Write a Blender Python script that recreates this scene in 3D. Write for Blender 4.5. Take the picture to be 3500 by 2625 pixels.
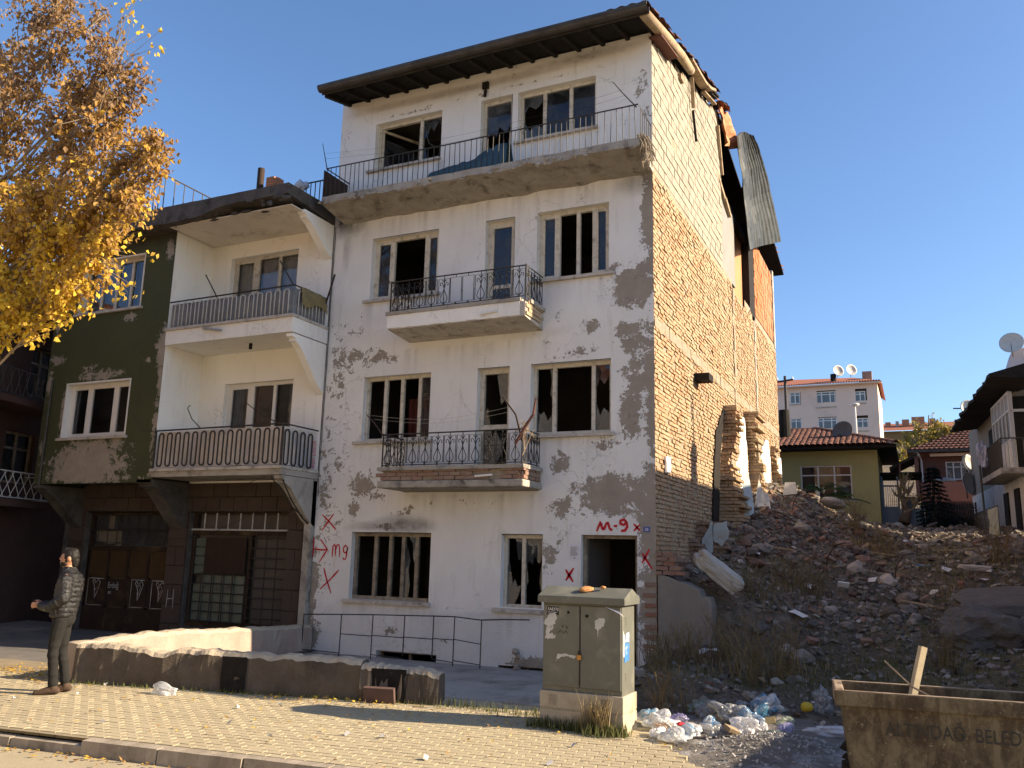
import bpy, bmesh, math, random
from mathutils import Vector, Matrix, noise, Euler
for o in list(bpy.data.objects): bpy.data.objects.remove(o)
SC = bpy.context.scene
COL = SC.collection
R = math.radians
rnd = random.Random(11)
U = rnd.uniform

# ------------------------------------------------------------------ camera
def cam_axes(yaw, pitch, roll):
    f = Vector((-math.sin(yaw)*math.cos(pitch), math.cos(yaw)*math.cos(pitch), math.sin(pitch)))
    r = Vector((math.cos(yaw), math.sin(yaw), 0)); u = r.cross(f)
    return r*math.cos(roll)+u*math.sin(roll), -r*math.sin(roll)+u*math.cos(roll), f
CAM = Vector((3.8901, -13.9213, 1.95))
cr, cu, cf = cam_axes(R(25.2859), R(11.2995), R(1.3717))
cd = bpy.data.cameras.new('camera'); cam = bpy.data.objects.new('camera', cd); COL.objects.link(cam)
cd.sensor_width = 36; cd.sensor_fit = 'HORIZONTAL'; cd.lens = 36*2916.33/3500; cd.clip_end = 2000; cd.clip_start = .1
m = Matrix((cr, cu, -cf)).transposed().to_4x4(); m.translation = CAM; cam.matrix_world = m
SC.camera = cam

# ------------------------------------------------------------------ sky, sun, exposure
SUN_AZ, SUN_EL = R(15), R(26)            # azimuth from +X towards +Y
sd = Vector((math.cos(SUN_AZ)*math.cos(SUN_EL), math.sin(SUN_AZ)*math.cos(SUN_EL), math.sin(SUN_EL)))
w = bpy.data.worlds.new('World'); SC.world = w; w.use_nodes = True
nt = w.node_tree; nt.nodes.clear()
sky = nt.nodes.new('ShaderNodeTexSky'); sky.sky_type = 'NISHITA'; sky.sun_disc = False
sky.sun_elevation = SUN_EL; sky.sun_rotation = math.pi/2 - SUN_AZ
sky.altitude = 900; sky.air_density = 1.0; sky.dust_density = 2.2; sky.ozone_density = 4
bg = nt.nodes.new('ShaderNodeBackground'); bg.inputs[1].default_value = .09
wo = nt.nodes.new('ShaderNodeOutputWorld')
hs = nt.nodes.new('ShaderNodeHueSaturation'); hs.inputs['Saturation'].default_value = 1.04
nt.links.new(sky.outputs[0], hs.inputs['Color']); nt.links.new(hs.outputs[0], bg.inputs[0]); nt.links.new(bg.outputs[0], wo.inputs[0])
sl = bpy.data.lights.new('sun', 'SUN'); sl.energy = 5.0; sl.angle = R(.53); sl.color = (1, .8, .56)
so = bpy.data.objects.new('sun', sl); COL.objects.link(so); so.location = (60, 25, 45)
so.rotation_euler = (-sd).to_track_quat('-Z', 'Y').to_euler()
SC.view_settings.view_transform = 'Standard'; SC.view_settings.look = 'None'
SC.view_settings.gamma = 1; SC.view_settings.exposure = 1.45; SC.view_settings.use_curve_mapping = False
SC.cycles.max_bounces = 8; SC.cycles.diffuse_bounces = 4; SC.cycles.glossy_bounces = 3
SC.cycles.transparent_max_bounces = 12; SC.cycles.transmission_bounces = 4
SC.cycles.caustics_reflective = False; SC.cycles.caustics_refractive = False

# ------------------------------------------------------------------ mesh helpers
ORG = {}
def fbm(x, y, z=0., o=4): return noise.fractal(Vector((x, y, z)), 1., 2., o)
def V(*a): return Vector(a)
class MB:
    def __init__(s): s.v = []; s.f = []; s.mi = []
    def face(s, pts, mi=0):
        n = len(s.v); s.v += [tuple(p) for p in pts]; s.f.append(tuple(range(n, n+len(pts)))); s.mi.append(mi); return s
    def raw(s, vs, fs, mi=0):
        n = len(s.v); s.v += [tuple(p) for p in vs]; s.f += [tuple(i+n for i in f) for f in fs]; s.mi += [mi]*len(fs); return s
    def hexa(s, p, mi=0):    # 8 points: bottom 0-3 ccw, top 4-7 ccw
        return s.raw(p, [(0,3,2,1),(4,5,6,7),(0,1,5,4),(1,2,6,5),(2,3,7,6),(3,0,4,7)], mi)
    def box(s, x0, x1, y0, y1, z0, z1, mi=0):
        return s.hexa([(x0,y0,z0),(x1,y0,z0),(x1,y1,z0),(x0,y1,z0),(x0,y0,z1),(x1,y0,z1),(x1,y1,z1),(x0,y1,z1)], mi)
    def obox(s, c, d, rot=(0,0,0), mi=0):
        M = Euler(rot).to_matrix(); c = Vector(c); a, b, h = d[0]/2, d[1]/2, d[2]/2
        return s.hexa([c+M@Vector(q) for q in ((-a,-b,-h),(a,-b,-h),(a,b,-h),(-a,b,-h),(-a,-b,h),(a,-b,h),(a,b,h),(-a,b,h))], mi)
    def beam(s, a, b, wd, th, mi=0, up=(0,0,1)):
        a, b = Vector(a), Vector(b); d = (b-a).normalized(); sx = d.cross(Vector(up))
        if sx.length < 1e-4: sx = Vector((1,0,0))
        sx.normalize(); sz = sx.cross(d); sx *= wd/2; sz *= th/2
        return s.hexa([a-sx-sz, a+sx-sz, b+sx-sz, b-sx-sz, a-sx+sz, a+sx+sz, b+sx+sz, b-sx+sz], mi)
    def tube(s, pts, r, n=6, mi=0, caps=True, closed=False):
        pts = [Vector(p) for p in pts]; k = len(pts); rr = r if isinstance(r, (list, tuple)) else [r]*k
        base = len(s.v); up = Vector((.13,.21,.97)); prev = None
        for i, p in enumerate(pts):
            a = pts[(i-1) % k] if (closed or i > 0) else p; b = pts[(i+1) % k] if (closed or i < k-1) else p
            d = (b-a).normalized() if (b-a).length > 1e-9 else Vector((0,0,1))
            if prev is None: x = d.cross(up) if abs(d.dot(up)) < .95 else d.cross(Vector((1,0,0)))
            else: x = prev-d*prev.dot(d)
            if x.length < 1e-6: x = d.orthogonal()
            x.normalize(); prev = x; y = d.cross(x)
            for j in range(n):
                t = 2*math.pi*j/n; s.v.append(tuple(p+(x*math.cos(t)+y*math.sin(t))*rr[i]))
        for i in range(k if closed else k-1):
            i2 = (i+1) % k
            for j in range(n):
                j2 = (j+1) % n
                s.f.append((base+i*n+j, base+i*n+j2, base+i2*n+j2, base+i2*n+j)); s.mi.append(mi)
        if caps and not closed:
            s.f.append(tuple(base+j for j in reversed(range(n)))); s.mi.append(mi)
            s.f.append(tuple(base+(k-1)*n+j for j in range(n))); s.mi.append(mi)
        return s
    def prism(s, poly, axis, a0, a1, mi=0):    # poly in the two other axes
        def P(p, a):
            return {'x': (a,p[0],p[1]), 'y': (p[0],a,p[1]), 'z': (p[0],p[1],a)}[axis]
        n = len(poly); b = len(s.v)
        s.v += [P(p, a0) for p in poly]+[P(p, a1) for p in poly]
        s.f.append(tuple(range(b, b+n))); s.f.append(tuple(range(b+2*n-1, b+n-1, -1)))
        s.f += [(b+(i+1) % n, b+i, b+n+i, b+n+(i+1) % n) for i in range(n)]; s.mi += [mi]*(n+2); return s
    def lathe(s, prof, c=(0,0,0), n=16, M=None, mi=0):
        b = len(s.v); k = len(prof); c = Vector(c)
        for r, z in prof:
            for j in range(n):
                t = 2*math.pi*j/n; q = Vector((r*math.cos(t), r*math.sin(t), z))
                if M: q = M@q
                s.v.append(tuple(c+q))
        for i in range(k-1):
            for j in range(n):
                j2 = (j+1) % n; s.f.append((b+i*n+j, b+i*n+j2, b+(i+1)*n+j2, b+(i+1)*n+j)); s.mi.append(mi)
        return s
    def rock(s, c, d, seed, rough=.28, sub=2, mi=0, rot=None, boxy=.0):
        bm = bmesh.new(); bmesh.ops.create_icosphere(bm, subdivisions=sub, radius=1.)
        M = Euler(rot or (0,0,0)).to_matrix(); c = Vector(c); vs = []
        for v in bm.verts:
            p = v.co.copy(); mx = max(abs(p.x), abs(p.y), abs(p.z)); p = p.lerp(p/mx*.8, boxy)
            k = 1+rough*noise.noise(p*1.3+Vector((seed*3.1, seed*1.7, seed)))+rough*.5*noise.noise(p*3.1+Vector((seed, seed*2.3, 0)))+rough*.28*noise.noise(p*8+Vector((seed*1.9,0,seed)))
            p = Vector((p.x*d[0]/2, p.y*d[1]/2, p.z*d[2]/2))*k; vs.append(c+M@p)
        bm.verts.index_update(); fs = [tuple(v.index for v in f.verts) for f in bm.faces]; bm.free()
        return s.raw(vs, fs, mi)
    def mesh(s, name, org=(0,0,0), smooth=False, fix=True):
        me = bpy.data.meshes.new(name); ox, oy, oz = org
        me.from_pydata([(a-ox, b-oy, c-oz) for a, b, c in s.v], [], s.f)
        if any(s.mi): me.polygons.foreach_set('material_index', s.mi)
        if fix:
            bm = bmesh.new(); bm.from_mesh(me); bmesh.ops.recalc_face_normals(bm, faces=bm.faces); bm.to_mesh(me); bm.free()
        if smooth: me.polygons.foreach_set('use_smooth', [True]*len(me.polygons))
        me.update(); return me
    def build(s, name, mat, parent=None, smooth=False, fix=True, bevel=0, label=None, org=None):
        o0 = ORG.get(parent.name, Vector()) if parent else Vector(org or (0,0,0))
        me = s.mesh(name, o0, smooth, fix); o = bpy.data.objects.new(name, me)
        for q in (mat if isinstance(mat, (list, tuple)) else [mat]): me.materials.append(q)
        COL.objects.link(o); o.parent = parent
        if not parent: o.location = o0
        ORG[o.name] = o0
        if bevel:
            b = o.modifiers.new('bevel', 'BEVEL'); b.width = bevel; b.segments = 2; b.limit_method = 'ANGLE'; b.angle_limit = R(40)
        if label: o['label'] = label
        return o
def tag(o, label=None, cat=None, group=None, kind=None):
    if label: o['label'] = label
    if cat: o['category'] = cat
    if group: o['group'] = group
    if kind: o['kind'] = kind
    return o
def thing(name, label, cat, loc=(0,0,0), group=None):
    o = bpy.data.objects.new(name, None); COL.objects.link(o); o.location = loc; o.empty_display_size = .3
    ORG[o.name] = Vector(loc); return tag(o, label, cat, group)
def struct(o): o['kind'] = 'structure'; return o
def inst(name, me, parent, loc, rot=(0,0,0), sc=(1,1,1)):      # a piece sharing mesh data, world location
    o = bpy.data.objects.new(name, me); COL.objects.link(o)
    org = ORG.get(parent.name, Vector()) if parent else Vector()
    o.parent = parent; o.location = Vector(loc)-org; o.rotation_euler = rot; o.scale = sc; ORG[o.name] = org; return o
def copy_tree(o, parent=None):
    c = o.copy(); COL.objects.link(c); c.parent = parent
    for ch in list(o.children): copy_tree(ch, c)
    return c
def fattr(o, name, fn):
    me = o.data; a = me.attributes.new(name, 'FLOAT', 'POINT'); org = ORG[o.name]
    a.data.foreach_set('value', [fn(v.co+org) for v in me.vertices])

# ------------------------------------------------------------------ material helpers
class MT:
    def __init__(s, name):
        s.m = bpy.data.materials.new(name); s.m.use_nodes = True; s.t = s.m.node_tree; s.t.nodes.clear()
        s.o = s.t.nodes.new('ShaderNodeOutputMaterial'); s._p = None
    def n(s, typ, ins=None, out=0, **props):
        nd = s.t.nodes.new('ShaderNode'+typ)
        for k, v in props.items(): setattr(nd, k, v)
        for k, v in (ins or {}).items():
            i = nd.inputs[k]
            if isinstance(v, bpy.types.NodeSocket): s.t.links.new(v, i)
            elif i.type == 'RGBA' and len(v) == 3: i.default_value = (*v, 1)
            else: i.default_value = v
        return nd.outputs[out]
    def pos(s):
        if s._p is None: s._p = s.n('NewGeometry')
        return s._p
    def mapv(s, vec, sc=(1,1,1), rot=(0,0,0)): return s.n('Mapping', {0: vec, 'Scale': sc, 'Rotation': rot})
    def noise(s, scale, detail=4, rough=.55, vec=None, dist=0): return s.n('TexNoise', {'Vector': vec or s.pos(), 'Scale': scale, 'Detail': detail, 'Roughness': rough, 'Distortion': dist})
    def vor(s, scale, vec=None, feature='F1', out=0): return s.n('TexVoronoi', {'Vector': vec or s.pos(), 'Scale': scale}, out=out, feature=feature)
    def ramp(s, fac, a, b): return s.n('MapRange', {0: fac, 1: a, 2: b, 3: 0., 4: 1.})
    def rng(s, fac, a, b, c, d): return s.n('MapRange', {0: fac, 1: a, 2: b, 3: c, 4: d})
    def math(s, op, a, b=0., clamp=False):
        nd = s.t.nodes.new('ShaderNodeMath'); nd.operation = op; nd.use_clamp = clamp
        for i, v in ((0, a), (1, b)):
            if isinstance(v, bpy.types.NodeSocket): s.t.links.new(v, nd.inputs[i])
            else: nd.inputs[i].default_value = v
        return nd.outputs[0]
    def mix(s, fac, a, b, blend='MIX'):
        nd = s.t.nodes.new('ShaderNodeMix'); nd.data_type = 'RGBA'; nd.blend_type = blend
        for i, v in ((0, fac), (6, a), (7, b)):
            if isinstance(v, bpy.types.NodeSocket): s.t.links.new(v, nd.inputs[i])
            elif i == 0: nd.inputs[0].default_value = v
            else: nd.inputs[i].default_value = (*v, 1) if len(v) == 3 else v
        return nd.outputs[2]
    def attr(s, name): return s.n('Attribute', out=2, attribute_name=name)
    def rand(s):
        a = s.n('ObjectInfo', out=5); b = s.n('NewGeometry', out=8)
        return s.math('FRACT', s.math('ADD', a, b))
    def bump(s, h, st=.4, d=.02): return s.n('Bump', {'Height': h, 'Strength': st, 'Distance': d})
    def pr(s, base, rough=.85, nrm=None, metal=0., spec=.3, **kw):
        ins = {'Base Color': base, 'Roughness': rough, 'Metallic': metal, 'Specular IOR Level': spec}
        if nrm is not None: ins['Normal'] = nrm
        ins.update(kw)
        sh = s.n('BsdfPrincipled', ins); s.t.links.new(sh, s.o.inputs[0]); return s.m
    def out(s, sh): s.t.links.new(sh, s.o.inputs[0]); return s.m

def simple(name, c1, c2, scale=3., rough=.85, bump=.3, bscale=None, bd=.01, per=0., spec=.25, metal=0., dirt=None, dscale=1.2, fine=60.):
    """two tones of noise, a fine grain, optional dirt tone, optional per-piece tone"""
    t = MT(name); f = t.ramp(t.noise(scale, 6, .65), .3, .7); col = t.mix(f, c1, c2)
    g = t.noise(fine, 2, .6); col = t.mix(.35, col, t.mix(g, (.35,.35,.35), (.65,.65,.65)), 'OVERLAY')
    if dirt: col = t.mix(t.ramp(t.noise(dscale, 8, .7, dist=.4), .52, .72), col, dirt)
    if per:
        r = t.rand(); col = t.mix(1., col, t.mix(r, (1-per,)*3, (1+per*.3,)*3), 'MULTIPLY')
    h = t.math('ADD', t.noise(bscale or scale*6, 6, .65), t.math('MULTIPLY', g, .25))
    return t.pr(col, rough, t.bump(h, bump, bd), metal, spec)
# ------------------------------------------------------------------ materials
M = {}
def facade_mat(name, paint, paint2, under, under2, stain, patch=None, bumpy=.6):
    """paint over cement render: attribute 'peel' picks where the coat has come off, 'grime' where soot sits"""
    t = MT(name)
    p = t.attr('peel'); n1 = t.noise(4.5, 12, .68, dist=.6); n2 = t.noise(22, 8, .7)
    v = t.math('ADD', p, t.math('ADD', t.math('MULTIPLY', t.math('SUBTRACT', n1, .5), 1.9), t.math('MULTIPLY', t.math('SUBTRACT', n2, .5), 1.1)))
    mask = t.ramp(v, .485, .515)
    big = t.ramp(t.noise(.9, 6, .6), .3, .75)
    pc = t.mix(big, paint, paint2)
    st = t.ramp(t.noise(2.2, 8, .7, vec=t.mapv(t.pos(), (2.5, 2.5, .35))), .55, .82)
    pc = t.mix(t.math('MULTIPLY', st, .5), pc, stain)
    pc = t.mix(t.math('MULTIPLY', t.ramp(t.noise(70, 3, .7), .63, .72), .5), pc, stain)
    edge = t.math('MULTIPLY', t.ramp(v, .40, .485), .25); pc = t.mix(edge, pc, (.86,.84,.8))
    uc = t.mix(t.ramp(t.noise(3.2, 6, .65), .3, .7), under, under2)
    uc = t.mix(.3, uc, t.mix(t.noise(120, 2), (.3,.3,.3), (.7,.7,.7)), 'OVERLAY')
    col = t.mix(mask, pc, uc)
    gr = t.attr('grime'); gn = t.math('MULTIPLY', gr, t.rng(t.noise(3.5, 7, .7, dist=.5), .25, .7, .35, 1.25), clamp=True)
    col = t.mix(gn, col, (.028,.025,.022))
    ca = t.attr('rough'); h = t.math('MULTIPLY', t.math('SUBTRACT', 1., mask), .55)
    rc = t.math('MULTIPLY', t.noise(38, 4, .6), t.math('ADD', .16, t.math('MULTIPLY', ca, 1.1)))
    h = t.math('ADD', t.math('ADD', h, rc), t.math('MULTIPLY', t.noise(2.5, 5), .5))
    cr_ = t.vor(1.15, t.n('VectorMath', {0: t.pos(), 1: t.n('TexNoise', {'Vector': t.pos(), 'Scale': 2.4, 'Detail': 6.}, out=1)}, operation='ADD'), 'DISTANCE_TO_EDGE')
    cm = t.math('MULTIPLY', t.math('SUBTRACT', 1., t.ramp(cr_, .0, .007)), t.ramp(t.noise(.55, 3), .5, .58))
    col = t.mix(t.math('MULTIPLY', cm, .5), col, (.09,.08,.07)); h = t.math('SUBTRACT', h, t.math('MULTIPLY', cm, .4))
    return t.pr(col, .88, t.bump(h, bumpy, .04), 0, .2)
M['plaster'] = facade_mat('weathered_white_plaster', (.735,.73,.71), (.63,.62,.6), (.33,.29,.24), (.25,.22,.185), (.34,.275,.2))
M['olive'] = facade_mat('olive_paint', (.072,.078,.036), (.056,.06,.03), (.36,.31,.25), (.26,.225,.18), (.035,.036,.02))
M['loggia'] = facade_mat('loggia_white', (.86,.85,.8), (.8,.78,.72), (.4,.37,.33), (.3,.28,.25), (.42,.36,.3), bumpy=.2)
M['greenhouse'] = facade_mat('yellow_green_plaster', (.42,.38,.17), (.36,.33,.15), (.35,.33,.26), (.3,.28,.22), (.2,.2,.09), bumpy=.2)
M['concrete'] = simple('weathered_concrete', (.42,.39,.34), (.29,.27,.235), 2.5, .92, .5, 14, .02, dirt=(.075,.065,.055), dscale=1.8)
M['slabedge'] = simple('crumbling_slab_edge', (.4,.37,.32), (.27,.245,.21), 3.5, .95, .9, 12, .04, dirt=(.035,.03,.025), dscale=2.6)
M['darkslab'] = simple('tarred_slab_edge', (.12,.11,.1), (.06,.055,.05), 3.5, .95, .9, 14, .04, dirt=(.025,.022,.02), dscale=2.6)
M['soffit'] = simple('soffit_paint', (.72,.67,.58), (.6,.55,.47), 1.2, .9, .25, 9, .01, dirt=(.3,.25,.19), dscale=1.3)
M['frame'] = simple('old_white_window_paint', (.6,.56,.47), (.46,.42,.34), 9, .7, .3, 40, .004, dirt=(.2,.165,.12), dscale=7)
M['frame_burnt'] = simple('scorched_window_wood', (.34,.29,.215), (.13,.1,.075), 7, .8, .4, 40, .004, dirt=(.05,.04,.03), dscale=5)
M['upvc'] = simple('white_upvc', (.72,.7,.66), (.66,.64,.6), 4, .45, .05, 20, .002, spec=.4)
M['sill'] = simple('sill_render', (.52,.48,.42), (.36,.33,.29), 5, .9, .5, 22, .01, dirt=(.13,.11,.09), dscale=4)
M['iron'] = simple('black_iron', (.018,.017,.016), (.04,.034,.028), 20, .6, .2, 60, .002, spec=.35)
M['iron_rust'] = simple('rusty_iron_sheet', (.05,.028,.02), (.03,.022,.018), 6, .8, .3, 40, .004)
M['iron_white'] = simple('pale_painted_iron', (.5,.5,.48), (.38,.38,.36), 16, .55, .15, 60, .002)
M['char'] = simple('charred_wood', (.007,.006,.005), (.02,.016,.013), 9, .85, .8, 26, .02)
M['gutter'] = simple('grey_zinc_gutter', (.085,.078,.07), (.055,.05,.046), 4, .55, .25, 20, .008, metal=.3, dirt=(.035,.03,.026))
M['wood'] = simple('weathered_timber', (.4,.31,.2), (.26,.19,.12), 5, .85, .5, 30, .01, dirt=(.09,.06,.04), dscale=3)
M['wood_red'] = simple('red_brown_board', (.13,.055,.04), (.09,.04,.03), 5, .85, .4, 30, .01)
M['tile'] = simple('old_clay_tile', (.2,.085,.055), (.12,.06,.045), 6, .9, .5, 26, .01, per=.5, dirt=(.06,.045,.035), dscale=4)
M['tile_bright'] = simple('clay_tile', (.36,.13,.075), (.26,.1,.06), 6, .9, .4, 26, .01, per=.4, dirt=(.12,.07,.05), dscale=4)
M['mortar'] = simple('crumbly_mortar', (.38,.32,.24), (.26,.215,.165), 6, .97, 1., 30, .03)
def brick_mat(name, a, b, c, mort, patchk=.55):
    t = MT(name); r = t.rand()
    rp = t.t.nodes.new('ShaderNodeValToRGB'); t.t.links.new(r, rp.inputs[0]); e = rp.color_ramp.elements
    e[0].color = (*a, 1); e[1].position = 1; e[1].color = (*c, 1); k = e.new(.5); k.color = (*b, 1)
    sm = t.ramp(t.noise(2.3, 8, .7, dist=.5), .38, .62)
    col = t.mix(t.math('MULTIPLY', sm, patchk), rp.outputs[0], mort)
    sm2 = t.ramp(t.noise(.33, 5, .6), .42, .62); col = t.mix(t.math('MULTIPLY', sm2, .55), col, mort)
    col = t.mix(.4, col, t.mix(t.noise(55, 4, .7), (.2,.2,.2), (.8,.8,.8)), 'OVERLAY')
    h = t.math('ADD', t.noise(30, 6, .7), t.noise(90, 3, .6))
    return t.pr(col, .95, t.bump(h, .8, .02), 0, .12)
M['brick'] = brick_mat('handmade_brick', (.38,.2,.11), (.41,.26,.155), (.4,.295,.19), (.43,.35,.235))
M['brick_dk'] = brick_mat('rubble_brick', (.28,.1,.065), (.25,.13,.09), (.3,.2,.14), (.3,.25,.2), .4)
M['block'] = brick_mat('pumice_block', (.29,.265,.215), (.33,.3,.245), (.24,.22,.18), (.36,.325,.265), .6)
M['hollow'] = brick_mat('red_hollow_brick', (.5,.16,.07), (.48,.19,.09), (.42,.14,.07), (.4,.26,.17), .15)
M['white_int'] = simple('bright_room_plaster', (.84,.83,.8), (.78,.77,.74), 2, .9, .2, 12, .01)
M['blue_int'] = simple('pale_blue_room_plaster', (.42,.5,.52), (.36,.43,.45), 3, .9, .3, 14, .01, dirt=(.3,.22,.17), dscale=2.6)
M['orange_int'] = simple('orange_room_paint', (.45,.22,.11), (.4,.19,.09), 2, .9, .15, 12, .01)
M['grey_int'] = simple('grey_room_paint', (.24,.235,.22), (.19,.185,.175), 1.5, .9, .15, 12, .01)
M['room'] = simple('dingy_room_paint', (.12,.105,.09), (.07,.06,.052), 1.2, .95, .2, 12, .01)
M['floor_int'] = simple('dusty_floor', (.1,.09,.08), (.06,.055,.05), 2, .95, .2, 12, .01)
M['red_cloth'] = simple('dull_red_cloth', (.12,.035,.03), (.09,.028,.025), 4, .95, .2, 30, .01)
M['curtain'] = simple('grey_white_curtain', (.5,.49,.47), (.4,.39,.37), 8, .95, .2, 40, .01)
M['blue_cloth'] = simple('blue_tarpaulin', (.035,.085,.13), (.028,.065,.1), 5, .6, .35, 14, .02)
M['khaki_cloth'] = simple('khaki_blanket', (.22,.18,.09), (.17,.14,.07), 6, .95, .3, 50, .006)
M['zinc'] = simple('galvanised_sheet', (.085,.09,.085), (.045,.05,.048), 2.2, .5, .2, 14, .01, metal=.55, dirt=(.05,.045,.04), dscale=1.6)
M['rust'] = simple('rusted_sheet', (.4,.13,.05), (.52,.27,.14), 2.4, .75, .35, 14, .01, dirt=(.1,.04,.025), dscale=2)
def glass_mat(name, tint, dirtc=None, refl=1.5, dirtk=.25, rough=.02):
    t = MT(name); tr = t.n('BsdfTransparent', {0: tint}); gl = t.n('BsdfGlossy', {0: (.9,.93,1.), 'Roughness': rough, 'Normal': t.bump(t.noise(1.7, 2), .12, .03)})
    sh = t.n('MixShader', {0: t.n('Fresnel', {0: refl}), 1: tr, 2: gl})
    if dirtc:
        sh = t.n('MixShader', {0: t.math('MULTIPLY', t.ramp(t.noise(2.1, 7, .7), .35, .75), dirtk), 1: sh, 2: t.n('BsdfDiffuse', {0: dirtc})})
    return t.out(sh)
M['glass'] = glass_mat('old_window_glass', (.8,.85,.9), (.09,.1,.115), 1.6, .75)
M['glass_clean'] = glass_mat('window_glass', (.85,.88,.9), (.1,.1,.1), 1.6, .12)
M['shard'] = glass_mat('dusty_broken_glass', (.7,.76,.8), (.2,.22,.23), 1.6, .6)
def flat(name, c, rough=.8, spec=.2, **k): return MT(name).pr(c, rough, None, 0, spec, **k)
M['spray'] = simple('red_spray_paint', (.5,.018,.03), (.42,.012,.022), 20, .6, .05, 60, .001)
M['chalk'] = simple('white_chalk_paint', (.5,.5,.49), (.32,.32,.31), 45, .95, .1, 60, .001)
M['blackpaint'] = simple('black_stencil_paint', (.03,.03,.028), (.055,.052,.045), 30, .8, .1, 60, .001)
M['paper'] = simple('white_paper', (.68,.68,.72), (.6,.6,.66), 8, .8, .1, 40, .002)
M['plate_blue'] = simple('blue_enamel', (.02,.07,.3), (.018,.06,.26), 8, .35, .05, 40, .001, spec=.5)
M['white_paint'] = flat('white_lettering', (.75,.76,.78), .6)
M['red_print'] = flat('red_print', (.5,.02,.03), .6)
M['lamp_tube'] = simple('lamp_tube', (.75,.74,.7), (.68,.66,.6), 8, .35, .05, 30, .001, spec=.5)
M['lamp_tube_old'] = simple('old_lamp_holder', (.2,.2,.2), (.4,.4,.4), 18, .5, .05, 30, .001)
# ------------------------------------------------------------------ generic building pieces
def cuts(a, b, step, extra):
    n = max(1, round((b-a)/step)); c = [a+(b-a)*i/n for i in range(n+1)]
    for e in extra:
        if a < e < b: c.append(e)
    c = sorted(c); r = [c[0]]
    ex = set(round(e, 5) for e in extra)
    for x in c[1:]:
        if x-r[-1] < step*.3:
            if round(x, 5) in ex and r[-1] != a: r[-1] = x
            elif round(x, 5) in ex or x == b: r.append(x) if x-r[-1] > 1e-6 else None
        else: r.append(x)
    return r
def wall_sheet(name, mat, parent, P, u0, u1, v0, v1, holes, step, thick, inner=None, attrs=None, top=None, skip=None):
    """P(u,v,d) -> world point, d = depth behind the face; holes (u0,u1,v0,v1) get real reveals"""
    us = cuts(u0, u1, step, [h[i] for h in holes for i in (0,1)]); vs = cuts(v0, v1, step, [h[i] for h in holes for i in (2,3)])
    mb = MB(); ids = {}
    def vid(i, j):
        if (i, j) not in ids:
            ids[(i, j)] = len(mb.v); mb.v.append(tuple(P(us[i], vs[j], 0)))
        return ids[(i, j)]
    for i in range(len(us)-1):
        for j in range(len(vs)-1):
            a, b = (us[i]+us[i+1])/2, (vs[j]+vs[j+1])/2
            if any(h[0] < a < h[1] and h[2] < b < h[3] for h in holes): continue
            if skip and skip(a, b): continue
            mb.f.append((vid(i,j), vid(i+1,j), vid(i+1,j+1), vid(i,j+1))); mb.mi.append(0)
    for h in holes:
        c = [(h[0],h[2]), (h[1],h[2]), (h[1],h[3]), (h[0],h[3])]
        for k in range(4):
            a, b = c[k], c[(k+1) % 4]
            mb.face([P(*a,0), P(*a,thick), P(*b,thick), P(*b,0)])
    o = mb.build(name, mat, parent, fix=False)
    for k, fn in (attrs or {}).items(): fattr(o, k, fn)
    return o
def blobs(lst, floor=-.45):
    def f(x, z):
        b = floor
        for (cx, cz, rx, rz, wgt) in lst:
            d = ((x-cx)/rx)**2+((z-cz)/rz)**2
            if d < 4: b = max(b, wgt*(1.1-.78*math.sqrt(d))-.0)
        return b
    return f
def jag_poly(pts, seed, amp, n=5):
    r = random.Random(seed); out = []
    for i in range(len(pts)):
        a, b = pts[i], pts[(i+1) % len(pts)]
        out.append(a)
        for k in range(1, n):
            t = k/n; out.append((a[0]+(b[0]-a[0])*t+r.uniform(-amp, amp), a[1]+(b[1]-a[1])*t+r.uniform(-amp, amp)))
    return out
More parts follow.
